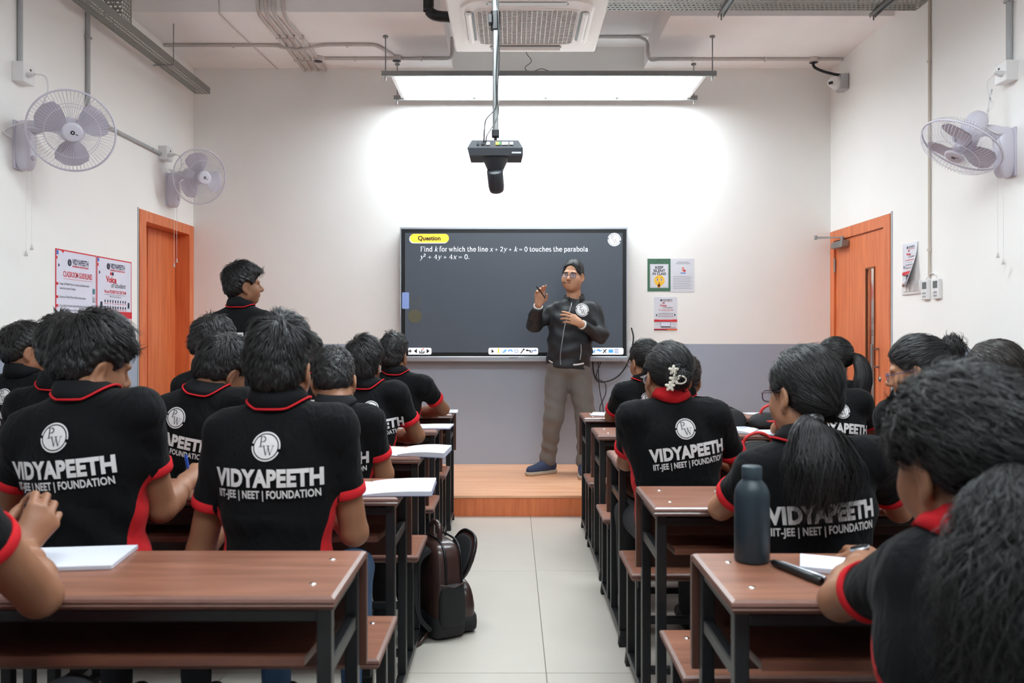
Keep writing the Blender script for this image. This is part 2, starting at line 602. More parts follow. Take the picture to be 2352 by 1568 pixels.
# teaching platform
plat = empty('platform', (0, 0, 0), kind='structure', label='low orange wood teaching platform below the screen')
MB().rbox((-1.9, 5.535, 0.127), (2.1, 6.868, 0.145), 0.003).build('platform_top', M_PLAT, plat)
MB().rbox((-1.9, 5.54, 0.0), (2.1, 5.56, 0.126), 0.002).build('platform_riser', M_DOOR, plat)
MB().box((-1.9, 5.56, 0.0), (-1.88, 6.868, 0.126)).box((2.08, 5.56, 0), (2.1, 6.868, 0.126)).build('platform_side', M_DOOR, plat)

# ---- left door (recessed, with a lit gap between its leaves)
d1 = empty('door_1', (XL, 6.36, 0), kind='structure', label='orange laminate double door set back in the left wall')


def w2(o, p):
    return [p[i] - o.location[i] for i in range(3)]


def bx(name, lo, hi, m_, par, r=0.002):
    L = par.location if par is not None else (0, 0, 0)
    while par is not None and par.parent is not None:
        L = [L[i] + par.parent.location[i] for i in range(3)]
        break
    return MB().rbox([lo[i] - L[i] for i in range(3)], [hi[i] - L[i] for i in range(3)], r).build(name, m_, par)


bx('jamb', (XL - 0.14, 5.86, 0), (XL + 0.012, 5.965, 2.19), M_DOOR, d1)
bx('jamb', (XL - 0.14, 6.765, 0), (XL + 0.012, 6.856, 2.19), M_DOOR, d1)
bx('lintel', (XL - 0.14, 5.965, 2.11), (XL + 0.012, 6.765, 2.19), M_DOOR, d1)
bx('door_leaf', (XL - 0.145, 5.967, 0.005), (XL - 0.11, 6.238, 2.108), M_DOOR, d1)
bx('door_leaf', (XL - 0.145, 6.258, 0.005), (XL - 0.11, 6.763, 2.108), M_DOOR, d1)
bx('stop_strip', (XL - 0.150, 6.225, 1.80), (XL - 0.1455, 6.27, 2.108), M_DOOR, d1)
bx('plaster_edge', (XL, 5.845, 0), (XL + 0.006, 5.859, 2.2), M_PVC, d1)

# ---- right door
d2 = empty('door_2', (XR, 6.32, 0), kind='structure', label='orange laminate door with narrow glass slot in the right wall')
bx('jamb', (XR - 0.012, 5.772, 0), (XR + 0.12, 5.875, 2.14), M_DOOR, d2)
bx('jamb', (XR - 0.012, 6.775, 0), (XR + 0.12, 6.856, 2.14), M_DOOR, d2)
bx('lintel', (XR - 0.012, 5.875, 2.055), (XR + 0.12, 6.775, 2.14), M_DOOR, d2)
bx('plaster_edge', (XR - 0.006, 5.752, 0), (XR, 5.7715, 2.155), M_PVC, d2)
leaf = MB()
for lo, hi in (((0, 5.881, 0.005), (0.04, 6.045, 2.049)), ((0, 6.19, 0.005), (0.04, 6.770, 2.049)), ((0, 6.045, 1.775), (0.04, 6.19, 2.049)), ((0, 6.045, 0.005), (0.04, 6.19, 0.62))):
    leaf.box((lo[0] + 0.005, lo[1] - 6.32, lo[2]), (hi[0] + 0.005, hi[1] - 6.32, hi[2]))
leaf = leaf.build('door_leaf', M_DOOR, d2)
bd = MB()
for lo, hi in (((-.003, 6.040, .615), (.012, 6.05, 1.78)), ((-.003, 6.185, .615), (.012, 6.195, 1.78)), ((-.003, 6.05, 1.77), (.012, 6.185, 1.78)), ((-.003, 6.05, .615), (.012, 6.185, .625))):
    bd.box((lo[0], lo[1] - 6.32, lo[2]), (hi[0], hi[1] - 6.32, hi[2]))
bd.build('glazing_bead', mat('dark_wood_bead', (128, 72, 42), 0.4), leaf)
MB().box((0.022, 6.05 - 6.32, 0.625), (0.027, 6.185 - 6.32, 1.77)).build('glass_pane', M_GLASS, leaf)
h = MB()
hx, hy = -0.045, 5.985 - 6.32
h.tube([(hx, hy, 0.985), (hx, hy, 1.19)], 0.010, 12).tube([(hx, hy, 1.02), (0.006, hy, 1.02)], 0.008, 8).tube([(hx, hy, 1.155), (0.006, hy, 1.155)], 0.008, 8)
h.build('handle', M_GALV, leaf)
MB().lathe([(0.018, 0), (0.018, 0.006), (0.008, 0.006), (0.008, 0.01)], (0.005, 5.96 - 6.32, 0.93), (-1, 0, 0), 16).build('lock_plate', M_GALV, leaf)
for z in (1.85, 0.35):
    MB().tube([(-0.006, 6.772 - 6.32, z - 0.06), (-0.006, 6.772 - 6.32, z + 0.06)], 0.008, 8).build('hinge', M_GALV, leaf)
dc = empty('door_closer', (XR, 6.62, 2.02), 'grey metal door closer with folding arm on the right door', 'door closer')
MB().rbox((-0.062, -0.12, -0.04), (0.003, 0.10, 0.015), 0.008).build('closer_body', M_GALV, dc)
MB().obox((-0.09, -0.02, 0.045), ((-.92, .38, 0), (-.38, -.92, 0), (0, 0, 1)), (0.14, 0.011, 0.004)).obox((-0.09, 0.09, 0.06), ((-.83, .05, 0), (-.05, -.83, 0), (0, 0, 1)), (0.13, 0.011, 0.004)).tube([(-0.21, 0.04, 0.035), (-0.21, 0.04, 0.068)], 0.012, 10).tube([(-0.03, -0.06, 0.005), (-0.03, -0.06, 0.05)], 0.014, 10).build('closer_arm', M_GALV, dc)

# ---- corridors behind the doors (each with an added, unseen lamp to brighten it)
for s, n in ((-1, 'corridor_left'), (1, 'corridor_right')):
    c = MB()
    x0, x1 = sorted((s * 3.9, s * 4.0))
    two_tone(c, (x0, 4.6, -0.01), (x1, 9.6, 2.9)) if s < 0 else c.box((3.3, 4.6, -0.01), (3.4, 9.6, 2.9), 0)
    xa, xb = sorted((s * 2.96, s * 3.9))
    c.box((xa, 4.6, -0.05), (xb, 9.6, -0.01), 0).box((xa, 4.6, 2.9), (xb, 9.6, 2.95), 0).box((xa, 4.55, 0), (xb, 4.6, 2.9), 0).box((xa, 9.6, 0), (xb, 9.65, 2.9), 0)
    c.build('wall_' + n, WM, kind='structure')
    lmp = empty('corridor_fill_light', (s * 3.15, 6.6, 2.88), 'added unseen lamp brightening the corridor beyond the %s door' % ('left' if s < 0 else 'right'), 'light')  # added source that makes the door gap and glass slot bright from behind
    MB().box((-0.12, -0.6, 0), (0.12, 0.6, 0.02)).build('fill_lamp_housing', M_WHITEP, lmp)
    MB().box((-0.11, -0.58, -0.006), (0.11, 0.58, -0.001)).build('diffuser', mat('corridor_fill_glow', (255, 250, 240), emit=22.0 if s < 0 else 7.0), lmp)
cs = empty('corridor_sign', (3.298, 7.26, 1.4), 'white notice with red mark seen through the door glass', 'sign')
MB().box((-0.004, -0.35, -0.34), (0.0, 0.35, 0.36)).build('notice_sheet', M_PAPER, cs)
m = MB()
flat_print(m, text2d('DY', 0.02), (-0.0055, -0.0, -0.04), (0, -1, 0), (0, 0, 1), 0.055, 0)
flat_print(m, text2d('ESI', 0.02), (-0.0055, 0.0, -0.15), (0, -1, 0), (0, 0, 1), 0.055, 0)
flat_print(m, disc2d(0.09, 20, 1), (-0.0055, 0.07, 0.25), (0, -1, 0), (0, 0, 1), 1, 1)
flat_print(m, rect2d(-.02, -.012, .03, .012), (-0.0055, -0.03, 0.245), (0, -1, 0), (0, 0, 1), 1, 1)
m.build('lettering', [M_GREYINK, mat('print_pink', (226, 120, 120), 0.6)], cs)

# ================================================================== ceiling lights
M_LED = mat('led_panel_glow', (235, 247, 252), emit=PANEL_FRONT)
M_LED2 = mat('led_panel_glow_rest', (235, 247, 252), emit=PANEL_REST)


def led_row(loc, label, glow, ztop):
    t = empty('ceiling_light', loc, label, 'ceiling light', 'rows of four square light panels')
    L, W = 2.47, 0.64
    for y in (-0.315, 0.315):
        MB().box((-L / 2 - 0.05, y - 0.012, -0.026), (L / 2 + 0.05, y + 0.012, 0.012)).build('frame_rail', M_GALV, t)
    for i in range(5):
        x = -1.208 + i * 0.604
        MB().box((x - 0.012, -0.302, -0.012), (x + 0.012, 0.302, 0.012)).build('frame_bar', M_WHITEP, t)
    for i in range(4):
        x = -0.906 + i * 0.604
        MB().box((x - 0.288, -0.299, 0.0), (x + 0.288, 0.299, 0.008)).build('diffuser', glow, t)
        MB().box((x - 0.288, -0.299, 0.0085), (x + 0.288, 0.299, 0.02)).build('back_plate', M_WHITEP, t)
    for x in (-L / 2 - 0.02, L / 2 + 0.02):
        for y in (-0.315, 0.315):
            MB().tube([(x, y, -0.06), (x, y, ztop - loc[2])], 0.005, 6).lathe([(0.012, -0.02), (0.012, -0.012)], (x, y, 0), n=6).build('hanging_rod', M_GALV, t)
            MB().lathe([(0.02, ztop - loc[2] - 0.012), (0.02, ztop - loc[2] - 0.001)], (x, y, 0), n=10).build('rod_anchor', M_GALVD, t)
    return t


led_row((0.284, 6.43, 3.272), 'row of four glowing square panels hung before the front wall', M_LED, ZD)
led_row((0.284, 3.35, 3.272), 'row of four glowing square panels hung above the student desks', M_LED2, ZC)
led_row((0.284, 0.4, 3.272), 'row of four glowing square panels hung above the back rows', M_LED2, ZC)
m = MB()
m.tube(bez([(0.14, 6.12, 3.50), (0.11, 6.12, 3.43), (0.15, 6.11, 3.36), (0.10, 6.11, 3.31), (0.14, 6.11, 3.275), (0.22, 6.11, 3.30), (0.28, 6.11, 3.285)], 40), 0.0025, 5)
m.tube(bez([(0.14, 6.115, 3.74), (0.13, 6.12, 3.6), (0.14, 6.12, 3.50)], 8), 0.0025, 5)
m.build('loose_wire', M_BLK, label='thin loose black wire dangling above the front light panels', cat='wire')

# ================================================================== conduits, trays
def pipe(name, pts, r, m_, label, cat='pipe', group=None, clips=(), n=10, clip_axis='y'):
    t = empty(name, tuple(pts[0]), label, cat, group)
    o = np.array(pts[0])
    MB().tube([np.array(p) - o for p in pts], r, n).build('pipe', m_, t)
    for c in clips:
        MB().obox(np.array(c) - o, ((1, 0, 0), (0, 1, 0), (0, 0, 1)), (r * 1.25, 0.008, r * 1.25) if clip_axis == 'y' else ((0.008, r * 1.25, r * 1.25) if clip_axis == 'x' else (r * 1.25, r * 1.25, 0.008))).build('clip', m_, t)
    return t


zc = ZD - 0.013
for k, x in enumerate((-1.79, -1.735, -1.68, -1.61)):
    pts = bez([(x, YB - 0.005, zc), (x, 6.3, zc), (x - (0.01 if k < 3 else 0.02), 5.8, zc)], 8) + bez([(x - .012, 5.70, zc + 0.002), (x - .012, 5.648, zc + 0.03), (x - .012, 5.642, zc + 0.12), (x - .012, 5.642, ZC)], 10)
    pipe('conduit', pts, 0.014, M_PIPE, ['outermost of four painted conduits running along the ceiling beam', 'second of four painted conduits on the ceiling beam counted from the wall posters',
                                         'third of four painted conduits on the ceiling beam counted from the wall posters', 'painted conduit of the ceiling bundle nearest the air conditioner'][k], clips=[(x, 6.6, zc), (x, 6.1, zc)])
pts = bez([(-2.745, 6.28, zc), (-1.95, 6.28, zc), (-1.82, 6.29, zc - 0.01), (-1.7, 6.30, zc - 0.027), (-1.58, 6.29, zc - 0.01), (-1.45, 6.27, zc), (-1.12, 6.27, zc), (-1.06, 6.31, zc), (-0.97, 6.5, zc)], 40)
pipe('conduit', pts, 0.013, M_PIPE, 'painted conduit crossing over the bundle and bending to a round box', clips=[(-2.2, 6.28, zc), (-1.3, 6.27, zc)], clip_axis='x')
pipe('conduit', [(-1.55, 6.585, zc), (-1.0, 6.585, zc), (-0.56, 6.585, zc)] + bez([(-0.53, 6.585, zc + 0.002), (-0.497, 6.585, zc + 0.03), (-0.494, 6.585, 3.72)], 6), 0.013, M_PIPE, 'painted conduit joining two round boxes beside the ceiling lights', clips=[(-1.3, 6.585, zc), (-0.75, 6.585, zc)], clip_axis='x')
pipe('conduit', [(0.62, 6.6, 3.727), (1.02, 6.6, 3.727)] + bez([(1.06, 6.6, 3.725), (1.118, 6.6, 3.69), (1.122, 6.6, 3.60), (1.15, 6.6, zc - 0.004), (1.22, 6.6, zc)], 14) + [(2.74, 6.6, zc)], 0.013, M_PIPE, 'painted conduit stepping down the right ceiling beam to the wall camera', clips=[(1.5, 6.6, zc), (2.1, 6.6, zc), (2.5, 6.6, zc)], clip_axis='x')
for p_, lb in (((-1.6, 6.57), 'round junction box at the ceiling conduit bundle'), ((-0.95, 6.56), 'round junction box above the left end of the light panels'), ((2.50, 6.6), 'round junction box above the wall camera')):
    t = empty('junction_box', (p_[0], p_[1], ZD), lb, 'junction box')
    MB().lathe([(0.036, -0.04), (0.036, 0)], n=20).build('box_body', M_PIPE, t)
    MB().lathe([(0.0, -0.042), (0.034, -0.042), (0.034, -0.040)], n=20).build('box_cover', M_DGREY, t)
pipe('thin_cable', bez([(-2.02, YB - 0.005, zc + 0.006), (-2.05, 6.4, zc + 0.006), (-2.08, 5.75, zc + 0.006), (-2.08, 5.655, zc + 0.06), (-2.08, 5.652, ZC)], 16), 0.0045, M_PIPE, 'thin painted cable pinned along the ceiling beam', 'cable', n=6)
# conduits down the walls
pipe('wall_conduit', [(XL + 0.014, 4.43, ZC), (XL + 0.014, 4.43, 2.76)], 0.014, M_PVC, 'grey conduit dropping to the socket above the near left fan', clips=[(XL + 0.014, 4.43, 3.2)], clip_axis='z')
pipe('wall_conduit', [(XL + 0.014, 5.14, ZC), (XL + 0.014, 5.14, 2.69)] + bez([(XL + 0.014, 5.15, 2.675), (XL + 0.014, 5.19, 2.67)], 3) + [(XL + 0.014, 6.2, 2.67)], 0.014, M_PVC, 'grey conduit turning along the left wall towards the far fan', clips=[(XL + 0.014, 5.14, 3.18), (XL + 0.014, 6.05, 2.67)], clip_axis='z')
pipe('wall_conduit', [(XR - 0.014, 4.38, ZC), (XR - 0.014, 4.38, 2.76)], 0.017, M_PVC, 'thick grey conduit dropping to the socket above the right fan', clips=[(XR - 0.014, 4.38, 3.1)], clip_axis='z')
pipe('wall_conduit', [(XR - 0.009, 5.23, ZC), (XR - 0.009, 5.23, 1.64)], 0.009, mat('cream_conduit', (205, 194, 180), 0.5), 'thin cream conduit running down the right wall to the remotes', clips=[(XR - 0.009, 5.23, 3.06), (XR - 0.009, 5.23, 1.82)], clip_axis='z')


def socket(loc, s, label):
    t = empty('socket_box', loc, label, 'socket')
    MB().rbox((min(0, s * 0.065), -0.055, -0.055), (max(0, s * 0.065), 0.055, 0.055), 0.005).build('box_body', M_WHITEP, t)
    MB().lathe([(0.017, 0), (0.016, 0.02), (0.01, 0.045), (0.006, 0.06)], (s * 0.065, -0.015, -0.012), (s, -0.35, 0), 12).build('plug', M_WHITEP, t)
    MB().box((min(s * 0.0655, s * 0.068), 0.004, 0.018), (max(s * 0.0655, s * 0.068), 0.016, 0.028)).build('switch_hole', M_BLK, t)
    return t


socket((XL, 4.43, 2.715), 1, 'white socket box with plug above the near left fan')
socket((XL, 6.25, 2.68), 1, 'white socket box with plug above the far left fan')
socket((XR, 4.38, 2.705), -1, 'white socket box with plug above the right fan')

# perforated cable trays
def holes_plate(mb, o, ax, ay, lx, ly, nx, ny, hw, hh, mi=0):
    """flat sheet with punched slots: grid of strips (one layer)"""
    o, ax, ay = [np.array(q, float) for q in (o, ax, ay)]
    vs, fs = [], []
    px, py = lx / nx, ly / ny

    def q(x0, y0, x1, y1):
        k = len(vs)
        vs.extend([o + ax * x0 + ay * y0, o + ax * x1 + ay * y0, o + ax * x1 + ay * y1, o + ax * x0 + ay * y1])
        fs.append((k, k + 1, k + 2, k + 3))
    for j in range(ny):
        y0 = j * py
        q(0, y0, lx, y0 + (py - hh) / 2)
        q(0, y0 + (py + hh) / 2, lx, y0 + py)
        off = 0.5 * px if j % 2 else 0.0
        x = -off
        while x < lx:
            a, b = x + (px - hw) / 2, x + (px + hw) / 2
            q(max(0, x), y0 + (py - hh) / 2, min(lx, max(a, 0)), y0 + (py + hh) / 2)
            if b < lx:
                q(b, y0 + (py - hh) / 2, min(lx, x + px), y0 + (py + hh) / 2)
            x += px
    mb.add(vs, fs, mi)


t = empty('cable_tray', (-2.57, 6.62, 3.26), 'long perforated steel cable tray hung along the left wall', 'cable tray')
L = 3.6
m = MB()
holes_plate(m, (-0.06, 0, 0), (0, -1, 0), (1, 0, 0), L, 0.12, 120, 4, 0.018, 0.008)
m.build('tray_bottom', M_GALVD, t)
MB().box((-0.0615, -L, 0), (-0.06, 0, 0.05)).build('tray_side', M_GALVD, t)
MB().box((0.06, -L, 0), (0.0615, 0, 0.05)).build('tray_side', M_GALVD, t)
for y in (-0.75, -2.3):
    MB().tube([(0.075, y, -0.012), (0.075, y, ZD - 3.262 if y > -0.9 else ZC - 3.262)], 0.004, 6).tube([(-0.075, y, -0.012), (0.075, y, -0.012)], 0.005, 6).build('tray_hanger', M_GALV, t)
m = MB()
holes_plate(m, (0.062, -1.37, 0.052), (0, -1, 0), (0, 0, 1), 0.12, 0.78, 4, 30, 0.016, 0.011)
holes_plate(m, (-0.06, -1.49, 0.052), (1, 0, 0), (0, 0, 1), 0.12, 0.78, 4, 30, 0.016, 0.011)
m.box((0.058, -1.376, 0.0), (0.062, -1.37, 0.8)).box((-0.06, -1.376, 0.0), (-0.056, -1.37, 0.8))
m.build('riser', M_GALVD, t)
t = empty('cable_tray', (1.75, 5.2, 3.46), 'wide perforated steel cable tray crossing the ceiling to the right wall', 'cable tray')
m = MB()
holes_plate(m, (-1.15, -0.42, 0), (1, 0, 0), (0, 1, 0), 2.14, 0.62, 70, 18, 0.016, 0.012)
m.build('tray_bottom', M_GALVD, t)
MB().box((-1.15, 0.20, 0), (0.99, 0.202, 0.05)).build('tray_side', M_GALVD, t)
MB().box((-1.15, -0.422, 0), (0.99, -0.42, 0.05)).build('tray_side', M_GALVD, t)
for x in (-0.32, 0.72):
    MB().box((x - 0.02, -0.5, -0.026), (x - 0.016, 0.26, -0.001)).box((x + 0.016, -0.5, -0.026), (x + 0.02, 0.26, -0.001)).box((x - 0.02, -0.5, -0.005), (x + 0.02, 0.26, -0.001)).tube([(x, 0.24, -0.05), (x, 0.24, ZC - 3.462)], 0.005, 6).build('support_channel', M_GALV, t)

# ---- ceiling cassette air conditioner
ac = empty('air_conditioner', (0.09, 4.975, 3.195), 'white ceiling cassette air conditioner with square intake grille', 'air conditioner')
M_ACW = mat('ac_white_plastic', (248, 245, 242), 0.4)
m = MB()
s = 0.475
prof = [(s, 0.012), (s - 0.004, 0.0), (s - 0.12, -0.004)]
m.add([(-s, -s, 0.03), (s, -s, 0.03), (s, s, 0.03), (-s, s, 0.03), (-s, -s, 0.008), (s, -s, 0.008), (s, s, 0.008), (-s, s, 0.008), (-s + .01, -s + .01, 0), (s - .01, -s + .01, 0), (s - .01, s - .01, 0), (-s + .01, s - .01, 0)],
      [(0, 1, 2, 3), (4, 5, 1, 0), (5, 6, 2, 1), (6, 7, 3, 2), (7, 4, 0, 3), (8, 9, 5, 4), (9, 10, 6, 5), (10, 11, 7, 6), (11, 8, 4, 7), (11, 10, 9, 8)])
m.build('front_panel', M_ACW, ac)
MB().box((-0.42, -0.42, 0.03), (0.42, 0.42, 0.29)).build('casing', M_GALV, ac)
pts, _ = rrect2d(-0.40, -0.40, 0.40, 0.40, 0.14, 10)
pin, _ = rrect2d(-0.385, -0.385, 0.385, 0.385, 0.13, 10)
n = len(pts)
MB().add([(p[0], p[1], -0.001) for p in pts] + [(p[0], p[1], -0.009) for p in pin], [(i, n + i, n + (i + 1) % n, (i + 1) % n) for i in range(n)] + [tuple(range(n, 2 * n))]).build('raised_face', M_ACW, ac)
for q in range(4):
    R = Matrix.Rotation(q * pi / 2, 3, 'Z')
    tr = lambda p: tuple(R @ Vector(p))
    pp, _ = rrect2d(-0.24, 0.318, 0.24, 0.375, 0.028, 6)
    MB().add([tr((p[0], p[1], -0.0105)) for p in pp], [tuple(range(len(pp)))]).build('slot_shade', M_BLK, ac)  # flat black face paints the dark recess of the slot
    fl = MB()
    fl.tube([tr((x, 0.352, -0.012)) for x in (-0.232, 0.232)], 0.02, 10)
    fl.build('louvre', M_ACW, ac)
gr = MB()
for i in range(21):
    x = -0.30 + i * 0.03
    gr.box((x - 0.002, -0.26, -0.016), (x + 0.002, 0.27, -0.0095))
for j in range(27):
    y = -0.26 + j * 0.53 / 26
    gr.box((-0.30, y - 0.002, -0.014), (0.30, y + 0.002, -0.0095))
gp, _ = rrect2d(-0.305, -0.265, 0.305, 0.275, 0.05, 6)
gin = gp * 1.0
k = len(gp)
go = gp * 1.04
gr.add([(p[0], p[1], -0.0095) for p in go] + [(p[0], p[1], -0.017) for p in gp], [(i, k + i, k + (i + 1) % k, (i + 1) % k) for i in range(k)])
gr.build('intake_grille', M_ACW, ac)
MB().add([(p[0], p[1], -0.0093) for p in gp], [tuple(range(k))]).build('filter', mat('grille_shade_grey', (112, 104, 98), 0.8), ac)  # flat dark sheet paints the shade behind the grille bars
m = MB()
flat_print(m, text2d('LG', 0.02), (0.0, -0.335, -0.0095), (1, 0, 0), (0, 1, 0), 0.022)
m.build('lettering', M_GREYINK, ac)
for x in (-0.4, 0.4):
    for y in (-0.38, 0.38):
        MB().tube([(x, y, 0.29), (x, y, (ZC if y < 0 else ZC) - 3.197)], 0.005, 6).build('hanging_rod', M_GALV, ac)
pipe('insulated_pipe', bez([(-0.55, 5.25, 4.09), (-0.55, 5.25, 3.47), (-0.545, 5.25, 3.40), (-0.50, 5.25, 3.365), (-0.40, 5.25, 3.355), (-0.335, 5.25, 3.355)], 20), [0.036] * 21, M_BLK, 'black insulated elbow pipe entering the air conditioner side', n=14)

# ---- tracking camera on a pole
cp = empty('ceiling_camera', (-0.083, 4.0, 2.22), 'black tracking camera hung upside down on a steel pole', 'camera')
MB().tube([(0, 0, 0.06), (0, 0, 0.62)], 0.0145, 16).build('pole', M_GALV, cp)
MB().tube([(0, 0, 0.60), (0, 0, 1.87)], 0.018, 16).build('outer_pole', M_GALV, cp)
MB().tube([(0, 0, 0.575), (0, 0, 0.665)], 0.024, 16).rbox((-0.034, -0.03, 0.60), (-0.018, 0.012, 0.645), 0.004).build('pole_clamp', M_BLK, cp)
MB().rbox((-0.019, -0.019, 0.035), (0.019, 0.019, 0.075), 0.006).lathe([(0.008, 0.0), (0.008, 0.04)], n=10).build('pole_head', M_BLK, cp)
m = MB()
wv = [(-0.115, -0.075, 0.004), (0.115, -0.075, 0.004), (0.115, 0.085, 0.004), (-0.115, 0.085, 0.004), (-0.137, -0.085, -0.036), (0.137, -0.085, -0.036), (0.137, 0.095, -0.036), (-0.137, 0.095, -0.036), (-0.127, -0.08, -0.072), (0.137, -0.08, -0.072), (0.13, 0.09, -0.072), (-0.127, 0.09, -0.072)]
m.add(wv, [(3, 2, 1, 0)] + [(a, b, b + 4, a + 4) for o_ in (0, 4) for a, b in ((o_ + 0, o_ + 1), (o_ + 1, o_ + 2), (o_ + 2, o_ + 3))] + [(3, 0, 4, 7), (7, 4, 8, 11), (8, 9, 10, 11)])
bm_ = m.build('camera_base', M_DGREY, cp)
MB().lathe([(0.062, -0.072), (0.06, -0.085), (0.042, -0.125), (0.034, -0.15)], n=24).build('yoke', M_DGREY, cp)
MB().lathe([(0.0, -0.042), (0.036, -0.042), (0.040, -0.036), (0.040, 0.05), (0.036, 0.075), (0.0, 0.078)], (0, -0.005, -0.165), (0.05, 0.45, -0.5), 28).build('lens_barrel', M_DGREY, cp)
m = MB()
for x, w_, mi in ((-0.085, 0.010, 0), (-0.062, 0.012, 0), (-0.035, 0.018, 1), (0.010, 0.014, 2), (0.022, 0.008, 3), (0.040, 0.015, 1), (0.057, 0.015, 1), (0.08, 0.018, 4)):
    m.obox((x, -0.0815, -0.014), ((1, 0, 0), (0, 0.25, 0.97), (0, -0.97, 0.25)), (w_ / 2, 0.0075, 0.003), mi)
m.build('connector_port', [M_BLK, M_WHITEP, M_YEL, mat('port_green', (80, 170, 80)), M_GALV], bm_)
m = MB()
flat_print(m, rect2d(0.082, -0.008, 0.128, 0.0), (0, -0.0835, -0.055), (1, 0, 0), (0, 0, 1), 1)
m.build('label_plate', M_PVC, bm_)
m = MB()
m.tube(bez([(-0.055, -0.09, -0.01), (-0.052, -0.10, 0.05), (-0.045, -0.06, 0.11), (-0.01, -0.028, 0.16), (0.005, -0.022, 0.2), (0.004, -0.02, 0.33), (0.012, -0.022, 0.5), (0.016, -0.028, 0.62), (0.004, -0.022, 0.75), (-0.012, -0.022, 0.85), (0.006, -0.024, 1.0)], 50), 0.0035, 6)
m.build('power_lead', M_BLK, cp)
m = MB()
m.tube(bez([(-0.045, -0.085, -0.01), (-0.04, -0.1, 0.02), (0.0, -0.05, 0.1), (0.016, -0.024, 0.16), (0.008, -0.02, 0.24), (0.018, -0.022, 0.4), (0.018, -0.026, 0.6), (0.006, -0.022, 0.72)], 40), 0.003, 6)
m.build('video_lead', M_BLK, cp)

# ---- security camera in the right corner
cc = empty('security_camera', (2.735, 6.55, 3.33), 'white turret security camera high in the right corner', 'camera')
MB().rbox((-0.05, -0.06, -0.065), (0.012, 0.06, 0.065), 0.01).build('mount_box', M_PVC, cc)
MB().lathe([(0.052, 0.0), (0.055, 0.03), (0.05, 0.05)], (-0.05, 0, 0), (-1, 0, 0), 24).build('collar_ring', M_WHITEP, cc)
MB().lathe([(0.0, -0.03), (0.044, -0.02), (0.046, 0.02), (0.036, 0.05), (0.0, 0.055)], (-0.09, -0.02, 0.0), (-0.72, -0.6, -0.3), 24).build('camera_ball', M_WHITEP, cc)
MB().obox((-0.136, -0.058, -0.017), ((-.64, .77, 0), (-.22, -.18, .96), (-.72, -.6, -.3)), (0.017, 0.011, 0.004)).build('lens_window', M_BLK, cc)
pipe('black_lead', bez([(2.49, 6.59, 3.51), (2.50, 6.58, 3.47), (2.56, 6.56, 3.43), (2.66, 6.56, 3.405), (2.71, 6.56, 3.40)], 14), 0.011, M_BLK, 'short thick black lead from junction box to security camera', 'cable', n=8)
# ================================================================== wall fans
def unit(v):
    v = np.array(v, float)
    return v / np.linalg.norm(v)


